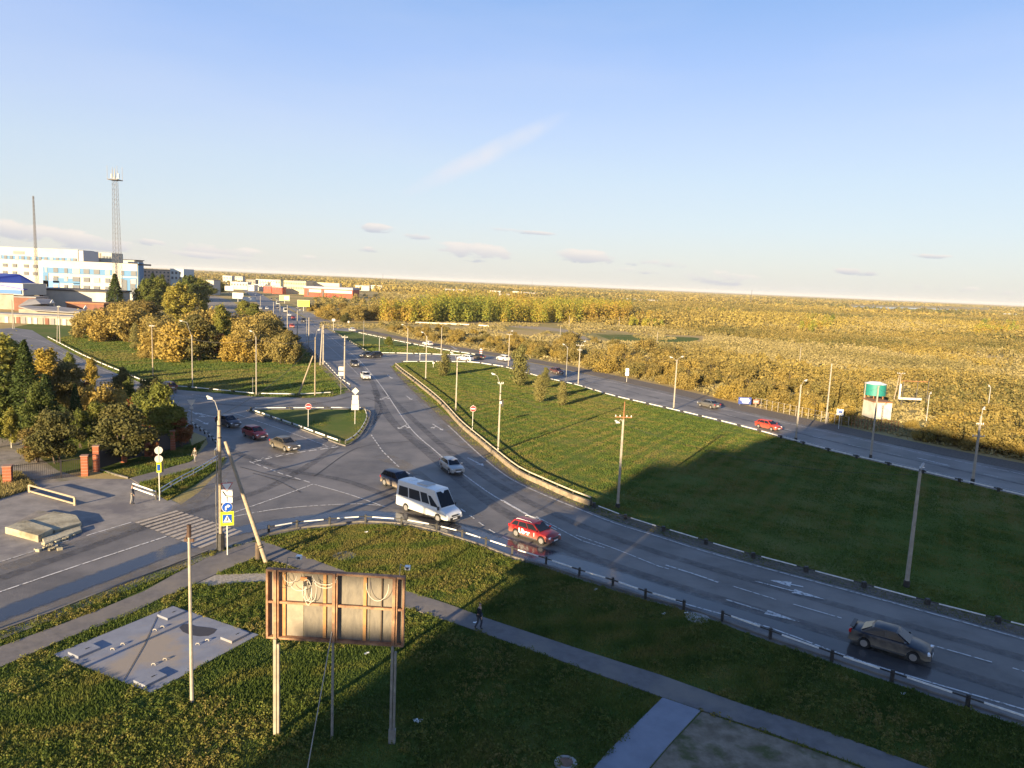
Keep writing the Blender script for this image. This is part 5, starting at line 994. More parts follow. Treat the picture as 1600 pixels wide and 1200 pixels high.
t = thing('building', 'white rooftop block just right of the lattice mast', 'building', plane(198, 470, 600) * [1, 1, 0]); fbox('wall', BW, t, 185, 211, 405.5, 500, 600, 14); fbox('roof', ROOFD, t, 184.5, 211.5, 404.7, 406, 600, 14.5); fbox('window', WIN, t, 188, 192, 407.5, 410, 600, .4, off=.4)
# blue roofed hall
t = thing('hall', 'hall with a bright blue sloping roof at the left edge', 'building', plane(20, 470, 330) * [1, 1, 0])
ol = Vector(t.location); A = [plane(-30, 425, 345), plane(31, 428.5, 345), plane(70, 450, 345), plane(37, 451.5, 322), plane(-40, 437, 322)]
m = MB(); A = [Vector(p) - ol for p in A]; m.add(A + [p - Vector((0, 0, .5)) for p in A], [(0, 1, 2, 3, 4), (5, 9, 8, 7, 6), (0, 5, 6, 1), (1, 6, 7, 2), (2, 7, 8, 3), (3, 8, 9, 4), (4, 9, 5, 0)]); m.build('roof', BROOF, t)
fbox('wall', BW, t, -60, 36, 441, 459, 323, 16, xr=-20); fbox('blue_wall', mat('wall_blue', (.06, .16, .38), rough=.7), t, -60, 34, 452, 458, 323, .4, off=.4, xr=0); fbox('lower_wall', TAN, t, -60, 22, 459, 498, 323, 14, xr=0)
t = thing('warehouse', 'long low pale warehouse with flat dark roof below the hospital', 'building', plane(110, 470, 350) * [1, 1, 0])
fbox('wall', mat('wall_pale', (.50, .46, .40), (.40, .37, .33), .2, .9, space='w'), t, 62, 166, 452, 500, 350, 22, xr=62); fbox('roof', ROOFD, t, 42, 167.5, 449.4, 452, 350, 23, off=.4, xr=42); fbox('door', mat('door_dark', (.08, .03, .03)), t, 63, 68, 459, 474, 350, .3, off=.3); fbox('white_wall', BW, t, 150, 166, 455.5, 480, 350, .3, off=.3, xr=150)
t = thing('shed', 'rust-red shed between the hall and the grey-roofed store', 'building', plane(40, 470, 318) * [1, 1, 0]); fbox('wall', BRN, t, 22, 56, 464, 500, 318, 8); fbox('roof', GROOF, t, 21, 57, 462.6, 464.4, 318, 9, off=.3)
t = thing('store', 'low store with a wide grey pitched roof by the garages', 'building', plane(85, 490, 270) * [1, 1, 0]); ol = Vector(t.location)
fbox('wall', TAN, t, 30, 124, 484, 520, 270, 14, xr=60)
A = [Vector(p) - ol for p in (plane(36, 478, 290), plane(66, 475.5, 290), plane(134, 484, 280), plane(125, 488.5, 268), plane(50, 484, 268), plane(29, 478.5, 272))]
m = MB().add(A + [p - Vector((0, 0, .35)) for p in A], [(0, 1, 2, 3, 4, 5), (6, 11, 10, 9, 8, 7)] + [(i, 6 + i, 6 + (i + 1) % 6, (i + 1) % 6) for i in range(6)]); m.build('roof', GROOF, t)
A = [Vector(p) - ol for p in (plane(28, 478, 280), plane(45, 467, 286), plane(56, 468, 286), plane(64, 475, 280))]
MB().add(A + [p + Vector((0, 9, 0)) for p in A], [(0, 1, 2, 3), (4, 7, 6, 5), (0, 4, 5, 1), (1, 5, 6, 2), (2, 6, 7, 3), (3, 7, 4, 0)]).build('gable', GROOF, t)
t = thing('shed', 'rust-orange lean-to shed right of the grey-roofed store', 'building', plane(130, 480, 300) * [1, 1, 0]); fbox('wall', BRN, t, 104, 162, 473, 492, 300, 10, xr=104); fbox('roof', RUST, t, 103, 163, 471.5, 473.6, 300, 11, off=.3, xr=103)
t = thing('garage_row', 'row of low pale garages along the top of the upper left lawn', 'building', plane(60, 508, 252) * [1, 1, 0])
fbox('wall', mat('wall_block', (.33, .30, .25), (.22, .20, .17), .5, .9, space='w'), t, -20, 128, 490.5, 520, 252, 6, xr=0); fbox('roof', GROOF, t, -21, 129, 489.4, 491, 252, 7, off=.4, xr=0)
for k in range(13): fbox('garage_door', [BW, TAN, BRN, mat('door_grey', (.2, .2, .2)), BW][k % 5], t, 8 + k * 9, 13.5 + k * 9, 494, 505 + k * .0, 252, .2, off=.2, xr=0)
for k, (x, y) in enumerate(((84, 473), (136, 482))):
    b = plane(x, y, 285); t = thing('satellite_dish', ['white satellite dish above the grey-roofed store', 'white satellite dish beside the orange shed'][k], 'dish', b); MB().tube((0, 0, 0), (-.7, -.5, .5), .15, .9, 14).build('dish', SW, t); MB().tube((0, 0, 0), (0, .5, -1.6), .08, .08, 6).build('mount', STEEL, t)
# lattice masts
def lattice(label, top, base, w0, w1, plat=True):
    Y = 400.; b = plane(base[0], base[1], Y); g = np.array([b[0], Y, 0]); H = plane(top[0], top[1], Y)[2]
    t = thing('lattice_mast', label, 'mast', g); m = MB(); n = 26; Z = [H * i / n for i in range(n + 1)]; W = [w0 + (w1 - w0) * i / n for i in range(n + 1)]
    cn = ((1, 1), (-1, 1), (-1, -1), (1, -1)); lg = MB()
    for a, c in cn: lg.tube((a * w0 / 2, c * w0 / 2, 0), (a * w1 / 2, c * w1 / 2, H), .10, .08, 4)
    lg.build('legs', mat('mast_steel', (.16, .15, .15), rough=.7), t)
    for i in range(n):
        for k in range(4):
            p, q = cn[k], cn[(k + 1) % 4]; m.tube((p[0] * W[i] / 2, p[1] * W[i] / 2, Z[i]), (q[0] * W[i + 1] / 2, q[1] * W[i + 1] / 2, Z[i + 1]), .045, .045, 3); m.tube((q[0] * W[i] / 2, q[1] * W[i] / 2, Z[i]), (p[0] * W[i + 1] / 2, p[1] * W[i + 1] / 2, Z[i + 1]), .045, .045, 3); m.tube((p[0] * W[i] / 2, p[1] * W[i] / 2, Z[i]), (q[0] * W[i] / 2, q[1] * W[i] / 2, Z[i]), .045, .045, 3)
    m.build('bracing', mat('mast_steel', (.16, .15, .15)), t)
    if plat:
        p_ = MB().box((0, 0, H), (5.6, 5.6, .35)); p_.build('platform', mat('mast_steel', (.16, .15, .15)), t)
        for a, c in cn + ((0, 1), (0, -1)): MB().tube((a * 2.6, c * 2.6, H), (a * 2.6, c * 2.6, H + (7. if a else 5)), .10, .09, 5).build('antenna', STEEL, t)
        MB().tube((-2.6, 0, H + 1), (2.6, 0, H + 1), .08, .08, 4).tube((0, 0, H), (0, 0, H + 6.2), .5, .1, 5).box((1.9, 0, H + 2), (.7, .7, 2.4)).box((-1.9, 0, H + 2), (.5, .5, 2.)).build('aerials', STEEL, t)
lattice('tall lattice mast with a railed antenna platform above the hospital', (176.5, 281), (184, 430), 3.6, 2.0)
lattice('thin distant mast at the left behind the far hospital block', (52, 306), (56, 400), 1.4, .5, False)
# mid distance buildings
def simple(label, x0, x1, y0, y1, Y, m_=None, roof=None, d=14, wins=0, cat='building', rows=1, name='building', rt=1.0, wm=None):
    yb = (HC * FPX / Y) + 442 + .0435 * ((x0 + x1) / 2 - 800); t = thing(name, label, cat, plane((x0 + x1) / 2, y1, Y) * [1, 1, 0]); fbox('wall', m_ or BW, t, x0, x1, y0, max(y1, yb), Y, d, xr=x0); fbox('roof', roof or GROOF, t, x0 - .3, x1 + .3, y0 - rt, y0 + .1, Y, d + .8, off=.4, xr=x0)
    for r_ in range(rows):
        for k in range(wins): a = x0 + (x1 - x0) * (k + .3) / wins; hh = (y1 - y0) / (rows + .3); fbox('window', wm or WIN, t, a, a + (x1 - x0) * .4 / wins, y0 + hh * (r_ + .35), y0 + hh * (r_ + .8), Y, .3, off=.3, xr=x0)
    return t
t = simple('pale five-storey block behind dark trees right of the hospital', 224, 266, 421, 440, 620, mat('wall_pink', (.60, .46, .36), (.5, .4, .33), .2, .9, space='w'), wins=7, rows=3); fbox('side_wall', mat('wall_bluegrey', (.40, .47, .50), rough=.9), t, 266.2, 287, 419.5, 448, 612, 20); 
for k in range(3):
    fbox('window', WIN, t, 268 + k * 6, 271 + k * 6, 424, 428, 612, .4, off=.3, xr=268); fbox('window', WIN, t, 268 + k * 6, 271 + k * 6, 432, 436, 612, .4, off=.3, xr=268)
simple('white slab building at the head of the tree lane', 322, 334, 438, 457, 620, BW, wins=0)
RH = mat('hall_red', (.40, .065, .035), (.34, .055, .03), .1, .7, space='w'); WH2 = mat('hall_white', (.72, .62, .50), rough=.8)
t = simple('long red and white hall with a grey curved roof', 475, 551, 450, 463, 700, RH, mat('roof_mauve_grey', (.30, .30, .36), rough=.6), d=30, rt=3.2, name='hall')
for a, b in ((483, 502), (507, 550)): fbox('white_band', WH2, t, a, b, 451.5 + .0, 455.8, 700, .3, off=.4, xr=475)
for a in (480, 503.5): fbox('gate', GREY, t, a, a + 2.5, 452.5, 462, 700, .3, off=.3, xr=475)
t = simple('long beige three-storey building behind the red hall', 443.5, 478, 438.2, 454, 760, mat('wall_beige', (.62, .50, .30), rough=.9), wins=13, rows=2, d=40, name='building', rt=.4)
fbox('rear_wing', mat('wall_cream', (.66, .55, .38), rough=.9), t, 478, 530, 440.5, 452, 790, 12, xr=478)
for i, (x0, x1, y0, y1, Y, m_, l) in enumerate([(318, 334, 440, 447, 900, BW, 'white hall at the far end of the lane'), (348, 362, 431.5, 437, 1100, BW, 'white upper building on the skyline left of the avenue'), (367, 379, 432, 435.5, 1150, BW, 'long white roof on the skyline'), (360, 387, 441, 448, 850, BW, 'white hall beside the far avenue'), (385, 399, 437.5, 444, 950, TAN, 'tan block by the far avenue'), (398, 414, 445, 450, 820, BW, 'low white shop beside the avenue'), (412, 424, 447, 453, 760, RH, 'red shop left of the beige building'), (425, 441, 448.5, 455, 740, RH, 'long red store front below the beige building'), (430, 438, 437.5, 445, 900, mat('wall_lime', (.62, .62, .38)), 'pale green gabled house'), (400, 430, 437, 441, 1000, WH2, 'cream row of stores behind the avenue'), (405, 418, 441.5, 445.5, 900, WH2, 'small cream-walled store between the far avenue shops'), (388, 397, 446, 450, 800, SBK, 'grey kiosk by the avenue'),
        (555, 577, 446, 449.5, 1100, BW, 'white sheds right of the red hall, left one'), (578, 597, 446.5, 450.5, 1150, BW, 'white sheds right of the red hall, right one'), (694, 730, 452, 456, 1300, BW, 'long white store roofs behind the birch wood'), (765, 782, 455, 458, 1250, BW, 'white shed in the plain, first from the left'), (776, 796, 459.5, 464, 1100, BW, 'cream-white low house before the plain sheds'), (800, 815, 456, 459, 1300, BW, 'white shed in the plain, third from the left'), (818, 850, 457.5, 460.5, 1300, BW, 'row of white roofs at the end of the plain sheds'),
        (968, 990, 467, 469.5, 1200, BW, 'white greenhouse roofs on the right plain, left part'), (991, 1040, 468, 472, 1150, BW, 'white greenhouse roofs on the right plain, long part'), (1056, 1071, 470, 472, 1300, WH2, 'cream roof alone on the right plain'), (1283, 1291, 485.5, 488, 1100, BW, 'tiny white house on the right plain'), (1404, 1410, 491, 495, 1100, BW, 'tiny white spire house on the right plain'), (1344, 1352, 489, 491.5, 1150, mat('yellow_roof', (.7, .45, .05)), 'tiny yellow shed on the right plain'), (1575, 1590, 491, 493, 1300, BW, 'white shed near the right edge of the plain')]):
    simple(l, x0, x1, y0, y1, Y, m_, mat('roof_pale', (.45, .45, .46), rough=.7) if i % 2 else GROOF, wins=max(0, int((x1 - x0) / 4)) if i < 12 else 0, d=12)
simple('yellow container beside the pale one in the clearing', 762, 776, 495.5, 501, 470, mat('container_yellow', (.60, .48, .16)), WH2, d=3, cat='container', name='container'); simple('small tan cabin left of the yellow container', 729, 736, 495, 500.5, 470, WH2, d=3, cat='cabin', name='cabin'); simple('low grey cabin left end of the clearing row', 715, 727, 497, 501, 470, SBK, d=3, cat='cabin', name='cabin'); simple('pale cream container right of the yellow one', 780, 791, 499, 505, 460, WH2, d=3, cat='container', name='container')
for a, b, l in (((650, 505.5), (733, 509), 'long pale pipe lying in the clearing, left piece'), ((748, 510), (764, 511), 'short pale pipe piece in the clearing')):
    p, q = place_on(*a), place_on(*b); t = thing('pipe', l, 'pipe', p); MB().tube((0, 0, .5), tuple(q - p + [0, 0, .5]), .35, .35, 8).build('tube', WH2, t); MB().box((0, 0, .4), (.5, .5, .8)).build('support', CONC, t)
# billboards along the avenue
def bboard(label, x0, x1, y0, y1, base, m_, marks=None, name='billboard'):
    g = place_on((x0 + x1) / 2, base); Y = g[1]; t = thing(name, label, 'billboard', g); fbox('panel', m_, t, x0, x1, y0, y1, Y, .4, xr=x0); fbox('frame', STEEL, t, x0 - .4, x1 + .4, y0 - .4, y1 + .4, Y + .42, .3, xr=x0)
    MB().tube((0, .3, 0), (0, .3, plane((x0 + x1) / 2, y1, Y)[2]), .3, .25, 8).build('post', STEEL, t)
    for (a, b, c, d, mm) in marks or (): fbox('print', mm, t, a, b, c, d, Y, .1, off=.08, xr=a)
    return t
bboard('yellow roadside billboard right of the avenue', 465, 483.5, 469, 478.5, 486, mat('bill_yellow', (.80, .72, .05), rough=.6), [(468, 480, 471, 471.6, mat('bill_ink', (.35, .3, .1))), (469, 478, 473, 473.5, MATS.get('bill_ink', GREY))])
bboard('green and cream roadside billboard above the yellow one', 437, 452.5, 461.5, 469.5, 474, mat('bill_green', (.35, .48, .16), rough=.6), [(444, 452, 463, 468, mat('bill_cream', (.72, .68, .52)))])
for x0, x1, y0, y1, bs, l in ((351.5, 364.5, 447, 453.5, 462, 'white billboard back farthest up the avenue'), (363.5, 380, 457.5, 466, 474, 'white billboard back in the middle of the three'), (379, 399, 464, 470.5, 480, 'white billboard back lowest of the three beside the dark bush')): bboard(l, x0, x1, y0, y1, bs, mat('bill_back', (.62, .62, .62)))
# tank building on the right
Yt = place_on(1369, 659)[1]
t = thing('tank_house', 'white fenced tank house carrying a round teal tank with a white roof', 'building', place_on(1369, 656)); ol = Vector(t.location)
fbox('wall', mat('tank_white', (.62, .58, .49), (.45, .42, .36), .6, .8), t, 1366, 1393, 628.5, 655, Yt, 4.2, xr=1366); p = plane(1375, 621, Yt + 3) - np.array(ol); q_ = plane(1375, 602, Yt + 3) - np.array(ol); rT = (plane(1391, 610, Yt + 3)[0] - plane(1359, 610, Yt + 3)[0]) / 2
TEAL = mat('tank_teal', (.02, .20, .17), rough=.5); MB().tube((p[0], 3, p[2] + .15), (p[0], 3, q_[2]), rT, rT, 22).build('tank', TEAL, t, smooth=True); MB().tube((p[0], 3, q_[2]), (p[0], 3, q_[2] + .35), rT * 1.03, rT * .5, 22).build('tank_roof', SW, t)
for k in range(6): a = k * math.pi / 3; MB().tube((p[0] + math.cos(a) * rT * .9, 3 + math.sin(a) * rT * .9, p[2] - .6), (p[0] + math.cos(a) * rT * .9, 3 + math.sin(a) * rT * .9, p[2] + .2), .1, .1, 5).build('leg', RUST, t)
fbox('roof_ledge', RUST, t, 1365, 1394, 627.2, 628.6, Yt, 4.6, off=.2, xr=1366)
for k in range(4): fbox('rib', SBK, t, 1368 + k * 7, 1368.6 + k * 7, 630, 652, Yt, .1, off=.1, xr=1366)
a, b = place_on(1330, 668), place_on(1402, 678)
t = thing('wire_fence', 'thin rusty wire fence in front of the tank house', 'fence', a); d = b - a; m = MB()
for k in range(15): MB().tube(tuple(d * k / 14), tuple(d * k / 14 + [0, 0, 2.]), .05, .05, 4).build('post', RUST, t)
for z in (.6, 1.3, 1.95): MB().tube((0, 0, z), tuple(d + [0, 0, z]), .02, .02, 4).build('wire', RUST, t)
a, b = place_on(1180, 636), place_on(1325, 668)
t = thing('wire_fence', 'thin pale post fence in the scrub left of the tank house', 'fence', a); d = b - a
for k in range(16): MB().tube(tuple(d * k / 15), tuple(d * k / 15 + [0, 0, 1.8]), .06, .06, 4).build('post', TAN, t)
for z in (.9, 1.7): MB().tube((0, 0, z), tuple(d + [0, 0, z]), .02, .02, 4).build('wire', STEEL, t)
Yp = place_on(1395, 640)[1]
t = thing('red_pipe_rack', 'red pipe rack standing in the scrub beyond the tank house', 'pipe rack', place_on(1420, 640)); fbox('red_pipe', RUST, t, 1410, 1450, 594.5, 595.5, Yp + 6, .2, xr=1410); fbox('pale_pipe', WH2, t, 1405, 1440, 621, 624, Yp + 6, .5, xr=1405)
for x in (1410, 1432, 1449): fbox('leg', DKS, t, x, x + .5, 595, 640, Yp + 6, .15, xr=x)
fbox('white_post', SW, t, 1406, 1407.5, 600, 623, Yp + 6, .3, xr=1406)
# blue roadside board with white lines, small red board
b = place_on(1165, 634); t = thing('information_board', 'blue board with white text lines on the far verge', 'sign board', b); Yb = b[1]; fbox('panel', mat('board_blue', (.04, .07, .28)), t, 1154, 1174, 620.5, 631, Yb, .12, xr=1154)
for k, (x0, x1) in enumerate(((1157, 1170), (1156, 1172), (1159, 1171), (1160, 1170))): fbox('text_line', SW, t, x0, x1, 621.8 + k * 2.2, 622.8 + k * 2.2, Yb, .04, off=.04, xr=1154)
for x in (1156, 1172): fbox('post', STEEL, t, x, x + .6, 621, 637, Yb + .14, .1, xr=1154)
b = place_on(1181, 636); t = thing('information_board', 'small reddish white board beside the blue board', 'sign board', b); fbox('panel', mat('board_red', (.5, .2, .16)), t, 1177, 1186, 624.5, 630.5, b[1], .12, xr=1177); fbox('text_line', SW, t, 1179, 1184, 627, 628, b[1], .04, off=.04, xr=1177); fbox('post', STEEL, t, 1181, 1181.6, 625, 640, b[1] + .14, .1, xr=1177)
# car-wash smear of litter on the grass
for i, (x, y) in enumerate(((572, 832), (572, 1022), (654, 1138 - 0), (742, 974), (930, 922), (1072, 959), (1411, 1085), (655, 1128), (648, 1127), (1036, 960))):
    if i in (2,): continue
    g = place_on(x, y); t = MB().box((0, 0, .04), (.22, .15, .05), i).box((.1, .05, .07), (.1, .12, .04), i * 2).build('litter', SW); t.location = g; tag(t, ['white scrap on the grass below the near curb rail', 'white scrap lying behind the billboard legs', '', 'white scrap at the sidewalk edge by the walker', 'white scrap on the shaded verge under the rail', 'pale scrap by the low manhole', 'white scrap on the shaded verge at lower right', 'larger white scrap on dark grass right of the billboard', 'smaller white scrap on dark grass right of the billboard', 'pale scrap left of the low manhole'][i], 'litter', 'scraps of litter on the grass')

# ================================================================== vegetation
def quads(C, S, NRM, tint, name, m, aspect=.75):
    """leaf clumps: centres C, sizes S, facing NRM, tint per clump -> one mesh of bent leaf faces"""
    n = len(C); a = NR.normal(size=(n, 3)); U = np.cross(NRM, a); U /= np.linalg.norm(U, axis=1)[:, None] + 1e-9; V = np.cross(NRM, U); V /= np.linalg.norm(V, axis=1)[:, None] + 1e-9
    S = S[:, None]; j = lambda: 1 + NR.uniform(-.35, .35, (n, 1)); N_ = NRM / (np.linalg.norm(NRM, axis=1)[:, None] + 1e-9)
    P = np.stack([C + U * S * j() , C + V * S * aspect * j() + N_ * S * .25, C - U * S * j(), C - V * S * aspect * j() - N_ * S * .25], 1).reshape(-1, 3)
    me = bpy.data.meshes.new(name); me.vertices.add(4 * n); me.vertices.foreach_set('co', P.astype(np.float32).ravel()); me.loops.add(4 * n); me.loops.foreach_set('vertex_index', np.arange(4 * n, dtype=np.int32)); me.polygons.add(n); me.polygons.foreach_set('loop_start', np.arange(0, 4 * n, 4, dtype=np.int32)); me.polygons.foreach_set('loop_total', np.full(n, 4, dtype=np.int32))
    at = me.attributes.new('tint', 'FLOAT', 'POINT'); at.data.foreach_set('value', np.repeat(tint, 4).astype(np.float32)); me.update(calc_edges=True); me.materials.append(m); return me
def lobes(k, H, R, z0, kind):
    L_ = []
    for i in range(k):
        if kind == 'column': z = z0 + (H - z0) * (i + .5) / k; q = (z - z0) / (H - z0); rr = R * (.75 + .4 * math.sin(q * 3.0)) * (1.0 - .55 * q ** 3); L_.append((NR.normal(0, R * .18), NR.normal(0, R * .18), z, rr * NR.uniform(.7, 1.1), (H - z0) / k * NR.uniform(.8, 1.3)))
        elif kind == 'bush':
            a = NR.uniform(0, 6.28); d = R * math.sqrt(NR.uniform(0, .75)); z = NR.uniform(.3, .95) * (H * (1 - .38 * (d / R) ** 2)) - H * .10; L_.append((d * math.cos(a), d * math.sin(a), max(z, H * .15), R * NR.uniform(.22, .42), H * NR.uniform(.12, .24)))
        else:
            a = NR.uniform(0, 6.28); z = z0 + (H - z0) * NR.uniform(.12, .93); q = (z - z0) / (H - z0); d = R * math.sin(math.pi * min(.97, q * .8 + .14)) * NR.uniform(.15, .85); L_.append((d * math.cos(a) * NR.uniform(.9, 1.15), d * math.sin(a), z, R * NR.uniform(.17, .38), (H - z0) * NR.uniform(.06, .15)))
    return L_
def crown(name, H, R, z0, nl, n, leaf, m, kind='tree'):
    Ls = lobes(nl, H, R, z0, kind); C = []; T = []; Nn = []
    for (x, y, z, r_, h_) in Ls:
        k = int(n / nl); d = NR.normal(size=(k, 3)); d /= np.linalg.norm(d, axis=1)[:, None]; rad = NR.uniform(.35, 1.12, k)[:, None] ** .7; rad = np.where(NR.uniform(0, 1, (k, 1)) < .10, rad * NR.uniform(1.1, 1.7, (k, 1)), rad)
        p = np.array([x, y, z]) + d * rad * np.array([r_, r_, h_]); p[:, 2] = np.maximum(p[:, 2], .05); C.append(p); T.append(np.clip(NR.normal(NR.uniform(.25, .75), .16, k), 0, 1)); Nn.append(d + NR.normal(0, .6, (k, 3)))
    C = np.concatenate(C); return quads(C, NR.uniform(.55, 1.25, len(C)) * leaf, np.concatenate(Nn), np.concatenate(T), name, m), Ls
def make_tree(name, label, cat, H, R, z0, nl, n, leaf, m, kind='tree', bark=None, trunk_r=.14, stems=1, group=None):
    t = thing(name, label, cat, (0, 0, -500), 0, group); me, Ls = crown('crown', H, R, z0, nl, n, leaf, m, kind); link('crown', me, None, t)
    mb = MB()
    for s in range(stems):
        b = Vector((NR.normal(0, .25 if stems > 1 else 0), NR.normal(0, .25 if stems > 1 else 0), 0)); top = Vector((NR.normal(0, R * .25), NR.normal(0, R * .25), H * .82)) if stems > 1 else Vector((0, 0, H * .9))
        mb.tube(b - Vector((0, 0, .2)), b.lerp(top, .5), trunk_r, trunk_r * .65, 7); mb.tube(b.lerp(top, .5), top, trunk_r * .65, trunk_r * .15, 6)
    for (x, y, z, r_, h_) in Ls[:min(14, len(Ls))]: mb.tube((x * .05, y * .05, max(z0 * .6, z * .55)), (x, y, z), trunk_r * .35, trunk_r * .1, 5)
    mb.build('trunk', bark or BARK, t, smooth=True); return t
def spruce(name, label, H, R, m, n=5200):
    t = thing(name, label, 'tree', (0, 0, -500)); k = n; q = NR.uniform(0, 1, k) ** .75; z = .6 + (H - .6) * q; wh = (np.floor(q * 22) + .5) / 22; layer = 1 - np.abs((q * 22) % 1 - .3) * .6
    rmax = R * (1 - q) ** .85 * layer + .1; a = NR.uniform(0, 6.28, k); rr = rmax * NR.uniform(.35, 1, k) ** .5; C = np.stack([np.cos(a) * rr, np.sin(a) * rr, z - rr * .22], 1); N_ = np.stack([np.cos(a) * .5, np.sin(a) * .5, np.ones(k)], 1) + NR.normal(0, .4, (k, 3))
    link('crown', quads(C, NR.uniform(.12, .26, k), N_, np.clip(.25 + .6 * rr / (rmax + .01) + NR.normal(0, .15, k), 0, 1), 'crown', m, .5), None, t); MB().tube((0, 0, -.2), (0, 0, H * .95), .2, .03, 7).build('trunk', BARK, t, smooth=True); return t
H0 = {}
PR = {}
def proto(key, *a, **k):
    PR[key] = make_tree(*a, **k); H0[key] = a[3]
for i in range(3): proto('will%d' % i, 'willow_bush', 'x', 'bush', 5.0, 2.7, .4, 34, 11000, .135, LWILL, 'bush', stems=5, trunk_r=.06)
for i in range(2): proto('green%d' % i, 'leafy_tree', 'x', 'tree', 8.0, 3.1, 1.0, 46, 15000, .15, LGREEN, stems=2, trunk_r=.13)
for i in range(2): proto('birch%d' % i, 'birch_tree', 'x', 'tree', 9.0, 2.4, 1.0, 42, 11000, .15, LBIRCH, bark=BARKP, trunk_r=.12)
for i in range(2): proto('red%d' % i, 'rowan_tree', 'x', 'tree', 5.0, 2.0, .8, 22, 7000, .13, LRED, stems=3, trunk_r=.06)
for i in range(2): proto('brown%d' % i, 'round_tree', 'x', 'tree', 6.0, 3.1, .5, 46, 14000, .13, LBRN, stems=3, trunk_r=.10)
for i in range(2): proto('poplar%d' % i, 'leafy_column', 'x', 'tree', 6.0, 1.2, .4, 14, 3600, .12, leafmat('leaf_olive', [(.13, .13, .045), (.20, .185, .06), (.26, .22, .075)]), 'column', trunk_r=.08)
for i in range(4): proto('scrub%d' % i, 'scrub_bush', 'x', 'bush', 4.2, 2.4, .2, 26, 5200, .14, LSCRUB, 'bush', stems=6, trunk_r=.045)
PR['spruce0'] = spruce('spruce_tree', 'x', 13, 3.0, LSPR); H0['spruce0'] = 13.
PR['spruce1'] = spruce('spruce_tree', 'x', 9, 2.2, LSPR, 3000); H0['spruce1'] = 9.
used = set()
def grow(key, base, top_y=None, H=None, label='', group=None, w=1.0, fixed=None):
    b = place_on(*base) if fixed is None else np.array([fixed[0], fixed[1], 0.]); Hh = H or hgt(b, top_y); s = Hh / H0[key]; r = PR[key]; sc = (s * w * NR.uniform(.92, 1.08), s * w * NR.uniform(.92, 1.08), s)
    if key not in used:
        used.add(key); r.location = tuple(b); r.rotation_euler = (0, 0, NR.uniform(0, 6.28)); r.scale = sc; r['label'] = label
        if group: r['group'] = group
        return r
    return dup(r, b, NR.uniform(0, 6.28), label, group, sc)
# --- left yard trees (individually described)
for key, base, top, w, lab in [
    ('spruce0', (44, 684), 532, 1.15, 'tall dark green conifer in the left yard, tallest of the near trees'), ('birch0', (12, 662), 528, 1.3, 'yellow-leaved tree at the left edge beside the tall conifer'), ('birch1', (72, 640), 545, 1.2, 'yellow-green birch just behind the tall conifer'),
    ('brown0', (92, 722), 640, 1.0, 'round reddish-brown tree nearest the iron gate'), ('brown1', (193, 722), 632, 1.05, 'round golden-brown tree in front of the dark fence'), ('brown0', (113, 650), 566, .8, 'dusty brown tree behind the red shrub'), ('red0', (136, 646), 598, .8, 'bright red shrub between brown trees in the left yard'),
    ('will0', (165, 668), 588, .8, 'pale olive willow in the middle of the left yard'), ('green0', (203, 650), 592, .6, 'small dark green tree behind the red leaved ones'), ('brown1', (190, 640), 575, .6, 'slender brown tree top in front of the side road'), ('green1', (252, 700), 600, .95, 'dense green tree nearest the side road corner'), ('red1', (210, 690), 622, 1.0, 'orange-red rowan left of the dense green tree'), ('red0', (284, 700), 655, 1.1, 'dark red shrub at the fence corner by the side road'), ('red1', (232, 700), 650, 1.2, 'dark red shrub below the dense green tree'),
    ('birch0', (18, 700), 640, 1.0, 'small yellow-green bush left of the tall conifer foot'), ('green0', (60, 700), 600, .7, 'dark leafy bush in front of the tall conifer'), ('green1', (125, 700), 640, .9, 'dark bush in the middle gap of the yard trees'), ('birch1', (142, 610), 560, .9, 'olive tree at the back of the yard by the road'), ('will1', (88, 630), 575, .7, 'brownish willow beside the hidden silver car'), ('red0', (50, 722), 694, 1.2, 'low orange bush by the inner yard path'), ('brown0', (30, 600), 548, 1.0, 'ochre tree at the back left of the yard'), ('green0', (165, 706), 650, .9, 'dark green undergrowth tree left of the golden-brown one'), ('red1', (242, 720), 690, 1.0, 'low red shrub growing along the dark fence'), ('birch0', (-18, 640), 530, 1.3, 'yellow tree cut by the left picture edge'), ('green1', (-10, 700), 640, 1.0, 'green bush cut by the left picture edge'), ('spruce1', (75, 690), 585, 1.3, 'second dark conifer right of the tallest one'), ('green1', (150, 690), 628, 1.2, 'dark green tree between the two round brown trees'), ('green0', (225, 690), 612, 1.0, 'dark green tree behind the right fence pillars'), ('spruce0', (120, 690), 600, 1.0, 'dark conifer hidden in the middle of the yard trees'), ('green0', (272, 690), 632, .9, 'dark tree at the right end of the yard by the give-way sign'), ('brown1', (60, 722), 668, 1.2, 'low brown bush inside the iron gate'), ('green1', (5, 680), 580, 1.1, 'dense green tree behind the yellow left-edge tree'), ('brown0', (235, 655), 590, .8, 'olive tree top before the two dark cars'), ('birch0', (110, 600), 552, .9, 'yellow-olive tree next to the side road bend')]:
    grow(key, base, top, label=lab, w=w, group='trees in the left yard')
